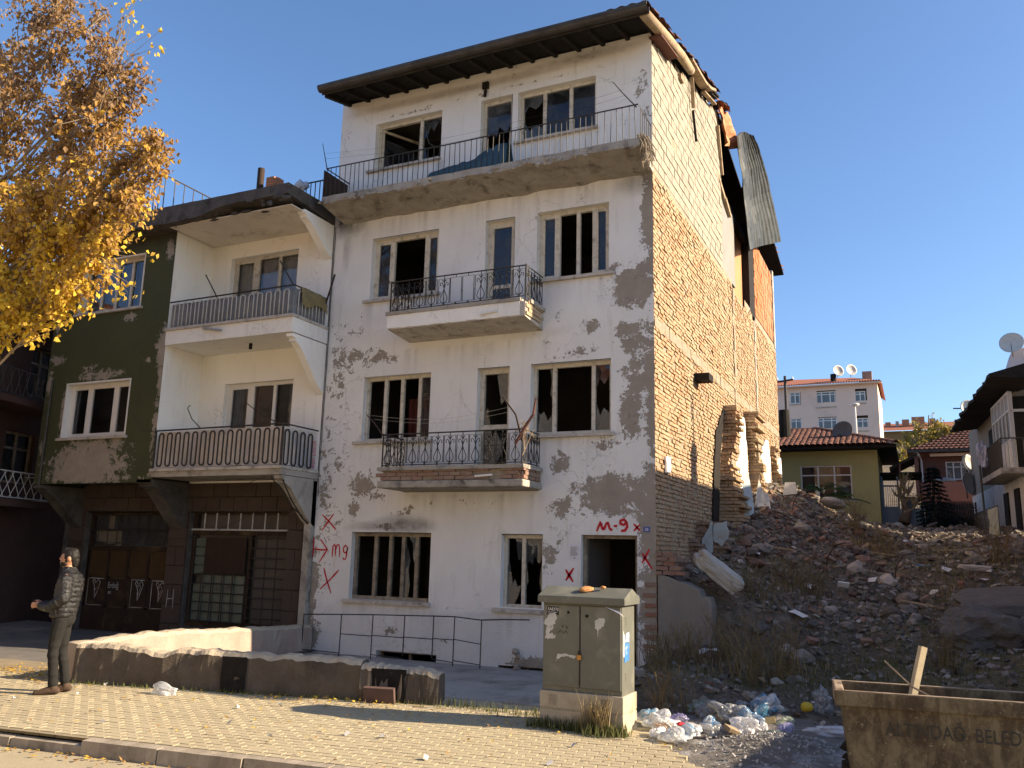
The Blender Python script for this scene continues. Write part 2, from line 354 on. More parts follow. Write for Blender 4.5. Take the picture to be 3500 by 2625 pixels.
def window(parent, P, x0, x1, z0, z1, d, mull, panes, mat, name='window', fw=.065, fd=.07, trans=None, sill=None, glass=None, label=None):
    """frame mesh (part) with panes, sashes and sill as sub-parts. mull: fractions of uprights; panes: state per bay"""
    glass = glass or M['glass']
    mb = MB()
    def bx(a, b, c, e, n0, n1): mb.hexa([P(a,c,n0), P(b,c,n0), P(b,c,n1), P(a,c,n1), P(a,e,n0), P(b,e,n0), P(b,e,n1), P(a,e,n1)])
    bx(x0, x0+fw, z0, z1, d, d+fd); bx(x1-fw, x1, z0, z1, d, d+fd); bx(x0+fw, x1-fw, z1-fw, z1, d, d+fd); bx(x0+fw, x1-fw, z0, z0+fw, d, d+fd)
    xs = [x0+fw]
    for q in mull:
        c = x0+(x1-x0)*q; bx(c-fw*.55, c+fw*.55, z0+fw, z1-fw, d+.004, d+fd-.004); xs += [c-fw*.55, c+fw*.55]
    xs.append(x1-fw)
    if trans:
        for q in trans:
            c = z0+(z1-z0)*q
            for i in range(0, len(xs), 2): bx(xs[i], xs[i+1], c-fw*.45, c+fw*.45, d+.006, d+fd-.006)
    o = mb.build(name, mat, parent, fix=True, label=label)
    zb, zt = z0+fw, z1-fw
    for i, st in enumerate(panes):
        a, b = xs[2*i], xs[2*i+1]; mbp = MB(); g = d+fd*.5
        if st in ('glass', 'sash', 'half'):
            if st == 'sash':
                s2 = MB(); sw = .04
                for (q0, q1, q2, q3) in ((a,a+sw,zb,zt), (b-sw,b,zb,zt), (a+sw,b-sw,zt-sw,zt), (a+sw,b-sw,zb,zb+sw)):
                    s2.hexa([P(q0,q2,g-.03), P(q1,q2,g-.03), P(q1,q2,g+.02), P(q0,q2,g+.02), P(q0,q3,g-.03), P(q1,q3,g-.03), P(q1,q3,g+.02), P(q0,q3,g+.02)])
                s2.build('sash', mat, o); aa, bb, z_b, z_t = a+sw, b-sw, zb+sw, zt-sw
            else: aa, bb, z_b, z_t = a, b, zb, zt
            mbp.face([P(aa,z_b,g), P(bb,z_b,g), P(bb,z_t,g), P(aa,z_t,g)]); mbp.build('pane', glass, o, fix=False)
        elif st.startswith('broken'):
            # shards left in the rebate: jagged pieces from the sides
            k = int(st[6:] or 1); w_, h_ = b-a, zt-zb
            sh = {1: [[(0,0),(1,0),(1,.25),(.55,.34),(.3,.22),(0,.45)], [(0,1),(0,.62),(.25,.8),(.6,.7),(1,.85),(1,1)]],
                  2: [[(0,.55),(.18,.6),(.35,.82),(.55,.7),(.75,.9),(1,.75),(1,1),(0,1)], [(0,0),(.25,0),(.12,.3),(0,.42)]],
                  3: [[(0,0),(1,0),(1,.3),(.7,.18),(.45,.33),(.2,.28),(0,.37)], [(1,1),(.8,1),(.9,.8),(.82,.6),(1,.5)]],
                  4: [[(.05,0),(.5,0),(.75,.12),(.95,.3),(.7,.26),(.5,.38),(.35,.3),(.15,.62),(0,.6),(0,0)], [(.5,1),(1,1),(1,.62),(.85,.7),(.7,.66)]],
                  5: [[(0,.6),(.2,.66),(.4,.6),(.5,.72),(.8,.62),(1,.75),(1,1),(0,1)], [(1,.2),(1,.62),(.9,.55),(.82,.35),(.92,.22)], [(0,.28),(.15,.35),(.1,.5),(0,.55)]],
                  6: [[(0,0),(.4,0),(.55,.2),(.35,.45),(.5,.6),(.25,.8),(0,.9)], [(1,1),(.3,1),(.65,.88),(.8,.6),(1,.55)]]}[k]
            for j, pl in enumerate(sh):
                q = MB(); q.face([P(a+w_*x, zb+h_*y, g) for x, y in pl]); q.build('glass_shard', M['shard'], o, fix=False)
        elif st == 'leaf':          # casement swung inwards, hinge on the left
            s2 = MB(); sw = .045; w_ = (b-a)*.98; ang = R(62); ca, sa = math.cos(ang), math.sin(ang)
            def L(u, z, n): return P(a+u*ca+n*sa, z, g+u*sa-n*ca)
            for (q0, q1, q2, q3) in ((0,sw,zb,zt), (w_-sw,w_,zb,zt), (sw,w_-sw,zt-sw,zt), (sw,w_-sw,zb,zb+sw)):
                s2.hexa([L(q0,q2,-.02), L(q1,q2,-.02), L(q1,q2,.02), L(q0,q2,.02), L(q0,q3,-.02), L(q1,q3,-.02), L(q1,q3,.02), L(q0,q3,.02)])
            s2.build('open_sash', mat, o)
            q = MB(); q.face([L(sw,zb+sw,0), L(w_-sw,zb+sw,0), L(w_-sw,zb+.6*(zt-zb),0), L(w_*.6,zb+.75*(zt-zb),0), L(sw,zb+.8*(zt-zb),0)]); q.build('glass_shard', glass, o, fix=False)
    if sill:
        q = MB(); e0, e1, out, th = sill
        pts = []
        n = 14
        for i in range(n):
            a = x0-e0+(x1+e1-x0+e0)*i/n; b = x0-e0+(x1+e1-x0+e0)*(i+1)/n; j = out+U(-.006, .006)
            q.hexa([P(a,z0-th,-j), P(b,z0-th,-j), P(b,z0-th,d), P(a,z0-th,d), P(a,z0-.004,-j), P(b,z0-.004,-j), P(b,z0,d), P(a,z0,d)])
        q.build('sill', M['sill'], o)
    return o
def ribbon(mb, pts, wdt, P, jit=.15, n=3):
    """flat brush stroke of width wdt following pts on surface P(u,v,d)"""
    dense = []
    for i in range(len(pts)-1):
        for k in range(n): t = k/n; dense.append((pts[i][0]+(pts[i+1][0]-pts[i][0])*t, pts[i][1]+(pts[i+1][1]-pts[i][1])*t))
    dense.append(pts[-1]); q = []
    for i, p in enumerate(dense):
        a = dense[max(0, i-1)]; b = dense[min(len(dense)-1, i+1)]; dx, dy = b[0]-a[0], b[1]-a[1]; l = math.hypot(dx, dy) or 1
        h = wdt/2*(1+U(-jit, jit)); h *= .6 if i in (0, len(dense)-1) else 1
        q.append(((p[0]-dy/l*h, p[1]+dx/l*h), (p[0]+dy/l*h, p[1]-dx/l*h)))
    b0 = len(mb.v)
    for a, b in q: mb.v += [tuple(P(*a, -.004)), tuple(P(*b, -.004))]
    for i in range(len(q)-1): mb.f.append((b0+2*i, b0+2*i+1, b0+2*i+3, b0+2*i+2)); mb.mi.append(0)
def text_mesh(body, size):
    cu_ = bpy.data.curves.new('txt', 'FONT'); cu_.body = body; cu_.size = size; cu_.fill_mode = 'FRONT'; cu_.resolution_u = 3
    o = bpy.data.objects.new('txt', cu_); COL.objects.link(o); dg = bpy.context.evaluated_depsgraph_get()
    me = bpy.data.meshes.new_from_object(o.evaluated_get(dg)); vs = [v.co.copy() for v in me.vertices]; fs = [tuple(p.vertices) for p in me.polygons]
    bpy.data.objects.remove(o); bpy.data.meshes.remove(me); return vs, fs
def lettering(body, h, org, ux, uy, name, mat, parent, sx=1.):
    vs, fs = text_mesh(body, h*1.38); mb = MB(); org, ux, uy = Vector(org), Vector(ux), Vector(uy)
    mb.raw([org+ux*(v.x*sx)+uy*v.y for v in vs], fs); return mb.build(name, mat, parent, fix=False)
# ------------------------------------------------------------------ the derelict white house
HB = thing('derelict_house', 'derelict four-storey white house with peeling plaster and bare brick side wall', 'house', (-3.5, 0, 0))
def PF(u, v, d): return Vector((u, d, v))
def PS(u, v, d): return Vector((-d, u, v))
XL = -6.95
WIN = dict(  # x0, x1, z0, z1
    g1=(-6.05,-4.27,1.05,2.30), g2=(-2.82,-2.02,1.03,2.30), gd=(-1.31,-.32,.2,2.31),
    a1=(-5.98,-4.42,4.07,5.37), ad=(-3.41,-2.74,3.47,5.36), a2=(-2.31,-.78,4.06,5.36),
    b1=(-5.96,-4.38,6.97,8.29), bd=(-3.33,-2.71,6.41,8.29), b2=(-2.24,-.82,6.96,8.30),
    c1=(-6.04,-4.42,9.84,10.9), cd=(-3.52,-2.84,9.02,10.9), c2=(-2.7,-1.08,9.84,10.9),
    k1=(-5.35,-4.06,-.1,.15), k2=(-2.86,-1.8,-.25,.07))
peelF = blobs([(-.02,7.9,.22,1.2,1.2),(-.35,6.65,.5,.45,1.1),(-.4,5.85,.42,.22,.8),(-.05,5.2,.45,.9,.75),(-.35,5.15,.35,.25,.75),(-.42,4.35,.26,.6,.9),
  (-.02,4.4,.2,1.2,.9),(-.75,3.0,.85,.42,1.0),(-1.6,2.75,.4,.28,.75),(-.06,2.4,.3,1.4,1.0),(-.05,1.2,.3,1.0,1.0),(-1.75,2.1,.14,.25,.6),(-.6,2.72,.5,.15,.7),
  (-6.15,5.78,.7,.3,.62),(-5.6,5.75,.45,.2,.7),(-6.35,5.45,.25,.25,.6),(-5.85,3.2,.4,.32,.85),(-6.75,3.0,.35,2.4,.52),(-6.6,5.6,.45,1.3,.52),(-5.5,3.0,.4,.2,.6),
  (-6.05,2.75,.18,.35,.75),(-4.9,2.75,.5,.18,.55),(-5.3,2.42,.6,.1,.6),(-1.35,5.55,.5,.2,.6),(-1.1,6.0,.25,.2,.65),(-.8,7.0,.4,.14,.7),(-1.95,5.6,.2,.4,.5),
  (-.2,10.5,.25,.5,.5),(-.35,9.35,.4,.2,.6),(-.15,9.9,.2,.3,.5),(-1.0,9.1,.9,.12,.5),(-6.9,1.2,.16,1.3,.8),(-3.9,.42,.25,.2,.5),(-5.05,.5,.22,.16,.7),(-2.1,.12,.6,.18,.85),(-6.9,.4,.28,.5,.9),
  (-1.4,4.6,.15,.9,.3),(-6.4,4.4,.5,.9,.3),(-.9,3.8,.6,.4,.42),(-6.4,2.4,.5,.6,.33),(-3.5,2.9,1.5,.2,.3),(-1.8,6.3,.3,.4,.4),(-2.9,11.05,2.8,.06,.55),(-5.2,10.99,.9,.06,.6),(-.08,8.9,.35,.3,.9),(-1.7,3.55,.25,.3,.75),(-6.5,3.6,.5,.5,.5),(-6.3,6.3,.5,.5,.4),(-1.3,4.9,.5,.6,.35),(-.5,1.6,.4,.9,.6),(-1.9,1.9,.3,.5,.5),(-1.7,1.2,.5,.4,.3),(-.6,8.9,.5,.2,.6),(-.3,4.9,.3,.4,.8),(-.35,5.6,.35,.25,.9)])
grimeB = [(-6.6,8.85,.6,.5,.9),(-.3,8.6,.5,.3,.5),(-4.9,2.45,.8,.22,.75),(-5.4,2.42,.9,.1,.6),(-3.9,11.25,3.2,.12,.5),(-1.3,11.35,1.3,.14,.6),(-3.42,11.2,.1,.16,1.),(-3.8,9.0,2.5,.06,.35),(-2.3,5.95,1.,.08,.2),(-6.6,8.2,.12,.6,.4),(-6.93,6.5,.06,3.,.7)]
SILLS = [(WIN[k][0], WIN[k][1], WIN[k][2]-.06) for k in ('g1','g2','a1','a2','b1','b2','c1','c2')]+[(-4.9,-2.1,5.9),(-4.9,-2.1,3.0),(-6.6,0,8.7)]
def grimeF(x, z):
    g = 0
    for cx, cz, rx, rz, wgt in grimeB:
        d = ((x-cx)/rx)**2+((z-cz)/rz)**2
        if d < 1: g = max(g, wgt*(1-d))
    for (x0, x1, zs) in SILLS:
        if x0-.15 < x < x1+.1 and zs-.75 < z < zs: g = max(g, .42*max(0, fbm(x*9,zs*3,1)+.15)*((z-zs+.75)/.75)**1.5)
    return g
holes = [WIN[k] for k in WIN]
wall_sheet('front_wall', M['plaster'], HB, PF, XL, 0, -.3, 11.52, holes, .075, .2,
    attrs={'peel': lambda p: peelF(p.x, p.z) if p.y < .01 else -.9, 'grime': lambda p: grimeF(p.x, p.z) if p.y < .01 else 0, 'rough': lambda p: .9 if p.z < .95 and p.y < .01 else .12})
# rooms: floors, party wall, back wall, cross walls
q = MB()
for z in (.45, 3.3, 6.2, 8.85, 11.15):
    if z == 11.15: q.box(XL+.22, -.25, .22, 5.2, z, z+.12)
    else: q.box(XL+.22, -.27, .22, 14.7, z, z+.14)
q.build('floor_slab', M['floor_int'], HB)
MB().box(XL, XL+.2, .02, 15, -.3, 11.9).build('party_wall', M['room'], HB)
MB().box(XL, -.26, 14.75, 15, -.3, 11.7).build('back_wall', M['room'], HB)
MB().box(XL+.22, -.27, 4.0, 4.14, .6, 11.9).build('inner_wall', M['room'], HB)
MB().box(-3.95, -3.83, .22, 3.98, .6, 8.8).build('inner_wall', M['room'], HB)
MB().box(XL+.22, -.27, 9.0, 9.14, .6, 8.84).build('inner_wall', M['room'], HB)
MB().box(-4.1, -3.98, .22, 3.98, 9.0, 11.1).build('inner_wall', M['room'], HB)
# --- windows
D = .13
def sillF(*a): return a
window(HB, PF, *WIN['g1'], D, (.27,.46,.62,.79), ('none','none','none','broken6','none'), M['frame_burnt'], sill=(.1,.05,.08,.07))
window(HB, PF, *WIN['g2'], D, (.48,), ('broken4','broken5'), M['frame'], sill=(.12,.12,.08,.07))
window(HB, PF, *WIN['a1'], D, (.29,.54,.8), ('none','none','none','glass'), M['frame'], sill=(.14,.1,.08,.06))
window(HB, PF, *WIN['a2'], D, (.27,.76), ('broken3','none','broken1'), M['frame'], sill=(.1,.08,.08,.06))
window(HB, PF, *WIN['b1'], D, (.28,.78), ('sash','none','sash'), M['frame'], sill=(.12,.1,.08,.06))
window(HB, PF, *WIN['b2'], D, (.27,.55,.77), ('sash','none','none','sash'), M['frame'], sill=(.12,.1,.08,.06))
window(HB, PF, *WIN['c1'], D, (.655,), ('leaf','broken2'), M['frame'], sill=(.16,.02,.08,.05))
window(HB, PF, *WIN['c2'], D, (.32,.66), ('broken1','glass','glass'), M['frame'], sill=(.05,.06,.08,.05))
window(HB, PF, *WIN['ad'], D, (), ('broken4',), M['frame'], name='balcony_door', fw=.09, trans=(.42,))
window(HB, PF, *WIN['bd'], D, (), ('sash',), M['frame'], name='balcony_door', fw=.08, trans=(.3,))
window(HB, PF, *WIN['cd'], D, (), ('broken5',), M['frame'], name='balcony_door', fw=.07)
window(HB, PF, *WIN['k1'], D+.02, (.5,), ('none','none'), M['frame_burnt'], name='cellar_window', fw=.04)
window(HB, PF, *WIN['k2'], D+.02, (.5,), ('none','none'), M['frame_burnt'], name='cellar_window', fw=.04)
q = MB(); x0, x1, z0, z1 = WIN['gd']
q.box(x0, x0+.06, .1, .2, z0, z1); q.box(x1-.06, x1, .1, .2, z0, z1); q.box(x0+.06, x1-.06, .1, .2, z1-.06, z1)
q.build('door_frame', M['frame_burnt'], HB)
q = MB(); q.obox((-1.22+.02, .62, 1.3), (.04, .8, 2.0), (0, 0, R(-8))); q.build('door_leaf', M['room'], HB, label='dark entrance door leaf pushed open into the dark hall')
for (x0, x1, z0, z1, y) in ((-5.45,-4.75,4.0,5.05,.9),):
    q = MB(); n = 30
    for i in range(n):
        a = x0+(x1-x0)*i/n; b = x0+(x1-x0)*(i+1)/n; ya, yb = y+.03*math.sin(i*1.3), y+.03*math.sin((i+1)*1.3)
        q.face([(a,ya,z0),(b,yb,z0),(b,yb,z1),(a,ya,z1)])
    q.build('red_curtain', M['red_cloth'], HB, fix=False)
q = MB(); n = 12
for i in range(n):
    for j in range(10):
        def C(i, j): t = j/10; return (-5.13+.03+.16*(i/n)*(1-.6*math.sin(t*3.1)), .24+.02*math.sin(i*1.7+t*2), 9.9+.85*t)
        q.face([C(i,j), C(i+1,j), C(i+1,j+1), C(i,j+1)])
q.build('torn_curtain', M['curtain'], HB, fix=False, smooth=True)
# --- second and third floor balconies
def panel_mesh(w_, h_, orn=True):
    mb = MB(); r = .0075
    def T(pts, rr=r, n=5): mb.tube([(x, 0, z) for x, z in pts], rr, n)
    a, b = .012, w_-.012; t0, t1 = .07, h_-.06
    mb.tube([(a,0,t0),(b,0,t0),(b,0,t1),(a,0,t1)], r, 4, closed=True)
    T([(w_/2,t1),(w_/2,h_)]); T([(w_/2,0),(w_/2,t0)])
    T([(0,h_*.45),(a,h_*.45)]); T([(b,h_*.45),(w_,h_*.45)])
    mb.tube([(w_/2+.018*math.cos(k*.785),0,.045+.018*math.sin(k*.785)) for k in range(8)], .006, 4, closed=True)
    if orn:
        c = w_/2; L = t1-t0; pts = []
        for k in range(15):
            t = -1+2*k/14; ang = t*math.pi*.83; pts.append((c+.075*math.sin(ang)*(.35+.65*math.cos(ang/2)) , t0+.09-.07*math.cos(ang)))
        T([(c, t0+L*.62)]+[(c+.012, t0+L*.5)]+[(c+.068, t0+.12), (c+.078, t0+.075), (c+.06, t0+.03), (c+.025, t0+.01), (c, t0+.004), (c-.025, t0+.01), (c-.06, t0+.03), (c-.078, t0+.075), (c-.068, t0+.12), (c-.012, t0+L*.5), (c, t0+L*.62)])
        T([(c, t0), (c, t1)])
        for s in (-1, 1):
            T([(c, t0+L*.6), (c+s*.02, t0+L*.74), (c+s*.05, t0+L*.86), (c+s*.08, t0+L*.84), (c+s*.085, t0+L*.75), (c+s*.065, t0+L*.72)])
            T([(c, t0+L*.84), (c+s*.03, t0+L*.97), (c+s*.05, t0+L*.93)])
    return mb.mesh('railing_panel', smooth=True)
PNL = panel_mesh(.262, .6); PNL_E = panel_mesh(.262, .6, False)
for me in (PNL, PNL_E): me.materials.append(M['iron'])
def ornate_balcony(zt, zb, bare, seed, bricks):
    x0, x1, y0 = -4.95, -2.07, -.8; q = MB(); r = random.Random(seed)
    q.prism([(y0,zt-.07),(y0,zb),(0,zb-.07),(0,zt-.07)], 'x', x0+.02, x1-.02) if not bricks else q.prism([(y0+.05,zt-.07),(y0+.05,zb+.02),(0,zb-.07),(0,zt-.07)], 'x', x0+.05, x1-.05)
    b = q.build('balcony', M['sill'] if not bricks else M['mortar'], HB)
    fattr(b, 'peel', lambda p: -.6); 
    q = MB(); n = 22
    for i in range(n):
        a, c = x0-.03+(x1-x0+.06)*i/n, x0-.03+(x1-x0+.06)*(i+1)/n
        if zt < 5 or i < n-1: q.box(a, c, y0-.04+r.uniform(-.006,.006), y0+.15, zt-.068, zt+r.uniform(-.004,.004))
    for i in range(6):
        a, c = y0+.15+(.8-.15)*i/6, y0+.15+(.8-.15)*(i+1)/6
        q.box(x1-.15, x1+.03+r.uniform(-.005,.005), a, c-.002, zt-.068, zt)
        q.box(x0-.03, x0+.15, a, c-.002, zt-.068, zt)
    q.build('coping', M['slabedge'], b)
    if bricks:
        me = MB().box(-.105,.105,-.05,.05,-.031,.031).mesh('brick'); me.materials.append(M['brick_dk'])
        for k in range(3):
            z = zb+.1+.07*k+.02; xx = x0+.08-(.1 if k % 2 else 0)
            while xx < x1-.02:
                if r.random() > .1 and not (-2.85 < xx < -2.45 and k < 2):
                    inst('brick', me, b, (xx+.05, y0+.055+r.uniform(-.012,.012), z), (0, r.uniform(-.02,.02), r.uniform(-.04,.04)))
                xx += .222
            yy = y0+.12
            while yy < -.05:
                inst('brick', me, b, (x1-.055+r.uniform(-.01,.01), yy+.1, z), (0, 0, math.pi/2)); yy += .222
        q = MB(); q.box(x0-.02, x1+.02, y0-.035, -.002, zb-.05, zb+.075); q.build('slab_edge', M['slabedge'], b, bevel=.02)
    else:
        q = MB()
        for i in range(26):
            a, c = x0+(x1-x0-.12)*i/26, x0+(x1-x0-.12)*(i+1)/26
            q.box(a, c, y0-.018+r.uniform(-.003,.003), y0+.004, zb+.01+r.uniform(0,.012), zt-.07)
        o = q.build('fascia', M['loggia'], b); fattr(o, 'peel', lambda p: -.55+.5*max(0, (p.x+2.6)*1.6)); fattr(o, 'grime', lambda p: .12); fattr(o, 'rough', lambda p: .2)
        me = MB().box(-.105,.105,-.05,.05,-.031,.031).mesh('brick'); me.materials.append(M['brick'])
        for k in range(4):
            for j in range(3): inst('brick', me, b, (x1-.04+r.uniform(-.02,.01), y0+.12+.22*j+(.1 if k % 2 else 0), zb+.06+.072*k), (0, 0, math.pi/2))
    rail = MB(); 
    rail.tube([(x0+.03,-.02,zt+.6),(x0+.03,y0+.03,zt+.6),(x1-.03,y0+.03,zt+.6),(x1-.03,-.02,zt+.6)], .013, 6)
    rail.tube([(x0+.03,-.02,zt+.035),(x0+.03,y0+.03,zt+.035),(x1-.03,y0+.03,zt+.035),(x1-.03,-.02,zt+.035)], .009, 5)
    rail.build('handrail', M['iron'], b)
    for (px, py) in ((x0+.03,y0+.03),(x1-.03,y0+.03)):
        MB().tube([(px,py,zt-.05 if px < -3 else zt-.3),(px,py,zt+.62)], .015, 6).build('post', M['iron'], b)
    n = 11; wd = (x1-x0-.06)/n
    for i in range(n): inst('railing_panel', PNL_E if i in bare else PNL, b, (x0+.03+wd*i, y0+.03, zt), (R(r.uniform(-1.5,1.5)),0,0), (wd/.262,1,1))
    for xx in (x0+.03, x1-.03):
        for i in range(3): inst('railing_panel', PNL, b, (xx, -.02-.25*(i+1), zt), (0,0,math.pi/2), (.95,1,1))
    MB().tube([(-2.95,y0-.05,zb+.18+.03*bricks-.08),(-2.62,y0-.05,zb+.2+.03*bricks-.08)], .019, 8).build('lamp_tube', M['lamp_tube'], b)
    return b
B3 = ornate_balcony(6.4, 6.06, (5,6), 3, False)
B2 = ornate_balcony(3.46, 3.13, (), 4, True)
q = MB(); q.tube([(-4.93,-.78,4.05),(-5.1,-.85,4.3),(-5.22,-.9,4.42)], [.016,.014,.009], 6)
q.build('clothes_prop', M['iron_rust'], B2)
MB().tube([(-2.1,-.78,3.85),(-2.2,-.85,4.3),(-2.42,-.95,4.62)], [.018,.016,.012], 6).build('clothes_prop', M['iron_rust'], B2)
MB().tube([(-2.2,-.84,3.8),(-2.0,-.86,4.1),(-1.85,-.9,4.28),(-1.8,-.92,4.55)], [.03,.028,.024,.016], 6).build('branch', M['wood_red'], B2)
q = MB()
for k in range(14):
    a = V(-2.08+U(-.1,.08),-.8+U(-.05,.08),4.1+U(-.05,.12)); q.tube([a, a+V(U(-.12,.12),U(-.08,.08),U(-.2,.1)), a+V(U(-.2,.2),U(-.1,.1),U(-.5,-.1))], .005, 4)
q.build('frayed_rope', M['wood'], B2)
MB().tube([(-4.94,-.8,6.98),(-5.05,-.84,7.25),(-5.12,-.86,7.45)], .012, 5).build('clothes_prop', M['iron'], B3)
for (a, b, z) in ((-5.1,-2.2,4.35),(-5.15,-2.3,4.42)):
    MB().tube([(a+(b-a)*i/8, -.86, z+.02*i/8-.14*math.sin(math.pi*i/8)) for i in range(9)], .0025, 3).build('clothes_line', M['curtain'], B2)
# --- top floor balcony
y0 = -.85; q = MB(); r = random.Random(5); n = 46; xa, xb = -6.68, .01
for i in range(n):
    a, b = xa+(xb-xa)*i/n, xa+(xb-xa)*(i+1)/n
    za, zb_ = 8.86+.035*fbm(a*1.7,3,0), 8.86+.035*fbm(b*1.7,3,0); ya, yb = y0+.03*fbm(a*2.3,7,0), y0+.03*fbm(b*2.3,7,0)
    q.hexa([(a,ya,za),(b,yb,zb_),(b,0,zb_-.14),(a,0,za-.14),(a,ya-.0,9.0),(b,yb,9.0),(b,0,9.0),(a,0,9.0)])
BT = q.build('balcony', M['slabedge'], HB, label='long top floor balcony slab with crumbling sooty edge')
q = MB()
for i in range(60):
    t = r.random(); x = xa+(xb-xa)*t; q.rock((x, y0+r.uniform(-.02,.03), 8.87+r.uniform(-.04,.05)), (r.uniform(.05,.2), .08, r.uniform(.04,.1)), i, .4, 1)
o = q.build('broken_edge', M['slabedge'], BT); o['kind'] = 'stuff'
me = MB().tube([(0,0,0),(0,0,.63)], .0075, 5).mesh('bar'); me.materials.append(M['iron'])
k = 0
while xa+.06+.115*k < xb-.02:
    inst('bar', me, BT, (xa+.06+.115*k, y0+.05, 9.0), (U(-.03,.03), U(-.035,.035), 0)); k += 1
for k in range(6): inst('bar', me, BT, (xb-.03, y0+.05+.13*(k+1), 9.0))
MB().tube([(xa+.04,-.02,9.64),(xa+.04,y0+.05,9.64),(-3.6,y0+.05,9.625),(xb-.03,y0+.05,9.65),(xb-.03,-.02,9.64)], .014, 6).build('handrail', M['iron'], BT)
MB().box(xa+.0, xa+.02, y0+.02, -.03, 8.98, 9.6).build('side_panel', M['iron_rust'], BT, label='rusty sheet panel closing the end of the top balcony')
for a, b, c in (((-6.62,-.8,9.6),(-6.66,-.84,9.85),(-6.75,-.85,10.2)), ((-4.02,-.8,9.6),(-4.2,-.82,9.72),(-4.3,-.86,10.12)), ((-.05,-.8,9.6),(-.25,-.84,9.85),(-.45,-.9,10.12))):
    MB().tube([a,b,c], [.012,.01,.006], 5).build('clothes_prop', M['iron'], BT)
for dz in (0,.12): MB().tube([(-6.66+6.4*i/10,-.83,9.85+dz-.22*math.sin(math.pi*i/10)) for i in range(11)], .002, 3).build('clothes_line', M['iron'], BT)
q = MB(); n, m_ = 36, 14; G = {}
for i in range(n+1):
    for j in range(m_+1):
        t = i/n; s_ = j/m_; x = -4.38+1.82*t; h = .06+.46*(t**.8)*(.85+.15*math.sin(t*9))-(.1 if t < .1 else 0)
        ang = s_*math.pi; y = -.62-.16*math.cos(ang)*(1+.2*fbm(t*5,s_*2)); z = 9.02+h*math.sin(ang)**.6+.05*fbm(t*9,s_*5,2)
        G[i,j] = (x+.04*fbm(s_*4,t*6,5), y, z)
for i in range(n):
    for j in range(m_): q.face([G[i,j],G[i+1,j],G[i+1,j+1],G[i,j+1]])
tp = q.build('tarpaulin', M['blue_cloth'], None, smooth=True, fix=False, org=(-3.5,-.62,9.0)); tag(tp, 'blue tarpaulin bundled behind the top balcony railing', 'tarpaulin')
MB().tube([(-4.15,-.8,8.93),(-3.98,-1.08,8.84)], .02, 6).build('drain_spout', M['wood'], BT)
q = MB()
for k in range(70):
    a = V(.02+U(-.06,.1), -.85+U(-.04,.25), 9.05+U(-.05,.05)); L = U(.15,.5); q.tube([a, a+V(U(0,.1),U(-.04,.14),-L*.5), a+V(U(0,.14),U(0,.25),-L)], U(.004,.012), 4)
q.build('hanging_fibres', M['mortar'], BT)
MB().obox((-3.42,-.03,11.2),(.13,.06,.14)).tube([(-3.42,-.02,11.1),(-3.42,-.05,10.95)], .03, 6).build('vent_outlet', M['char'], HB)
# --- roof
def roofz(y): return 11.36+.262*(y+.9) if y < 8 else 13.69-.215*(y-8)
def rq(name, mat, pts, th=.08):
    mb = MB(); mb.hexa([(*p,) for p in pts]+[(p[0],p[1],p[2]+th) for p in pts]); return mb.build(name, mat, HB)
q = MB(); x0, x1 = -6.8, .18
q.hexa([(x0,-.9,roofz(-.9)),(x1,-.9,roofz(-.9)),(x1,5.4,roofz(5.4)),(x0,5.4,roofz(5.4)),(x0,-.9,roofz(-.9)+.06),(x1,-.9,roofz(-.9)+.06),(x1,5.4,roofz(5.4)+.06),(x0,5.4,roofz(5.4)+.06)])
q.hexa([(x0,5.4,roofz(5.4)),(-.2,5.4,roofz(5.4)),(-.2,8,roofz(8)),(x0,8,roofz(8)),(x0,5.4,roofz(5.4)+.06),(-.2,5.4,roofz(5.4)+.06),(-.2,8,roofz(8)+.06),(x0,8,roofz(8)+.06)])
q.hexa([(x0,8,roofz(8)),(-.3,8,roofz(8)),(-.3,11,roofz(11)),(x0,11,roofz(11)),(x0,8,roofz(8)+.06),(-.3,8,roofz(8)+.06),(-.3,11,roofz(11)+.06),(x0,11,roofz(11)+.06)])
q.hexa([(x0,11,roofz(11)),(x1,11,roofz(11)),(x1,16.3,roofz(16.3)),(x0,16.3,roofz(16.3)),(x0,11,roofz(11)+.06),(x1,11,roofz(11)+.06),(x1,16.3,roofz(16.3)+.06),(x0,16.3,roofz(16.3)+.06)])
RF = q.build('roof', M['char'], HB)
MB().box(-1.5,-1.38,5.2,11,9.0,13.0).build('attic_wall', M['char'], HB)
for i in range(15):     # charred rafter ends and soffit boards
    x = -6.75+.485*i; MB().beam((x,-.86,roofz(-.86)-.07),(x,.15,roofz(.15)-.07),.07,.12).build('rafter', M['char'], RF)
for i in range(6):
    y = -.8+.135*i; a, b = -6.78+U(0,.3)*(i % 2), .12-U(0,.2)
    mb = MB(); mb.beam((a,y,roofz(y)-.03+U(-.01,.01)),(b,y,roofz(y)-.03+U(-.01,.01)),.115,.02); mb.build('soffit_board', M['char'], RF)
q = MB(); gz = roofz(-.9)+.02; prof = [(.09*math.cos(R(a)), .09*math.sin(R(a))) for a in range(180, 361, 20)]
def half(xa_, xb_, rs):
    for i in range(len(prof)-1):
        (y0_,z0_),(y1_,z1_) = prof[i], prof[i+1]
        q.face([(xa_,-.98+y0_*rs,gz+z0_*rs),(xb_,-.98+y0_*rs,gz+z0_*rs),(xb_,-.98+y1_*rs,gz+z1_*rs),(xa_,-.98+y1_*rs,gz+z1_*rs)])
half(-6.82,.22,1.)
xx = -6.7
while xx < .1: half(xx, xx+.035, 1.08); xx += U(.32,.75)
q.box(-6.82,.22,-1.075,-1.055,gz-.02,gz+.035); q.box(-6.82,.22,-.905,-.89,gz-.1,gz+.03)
q.build('gutter', M['gutter'], RF, fix=False)
tile = MB()
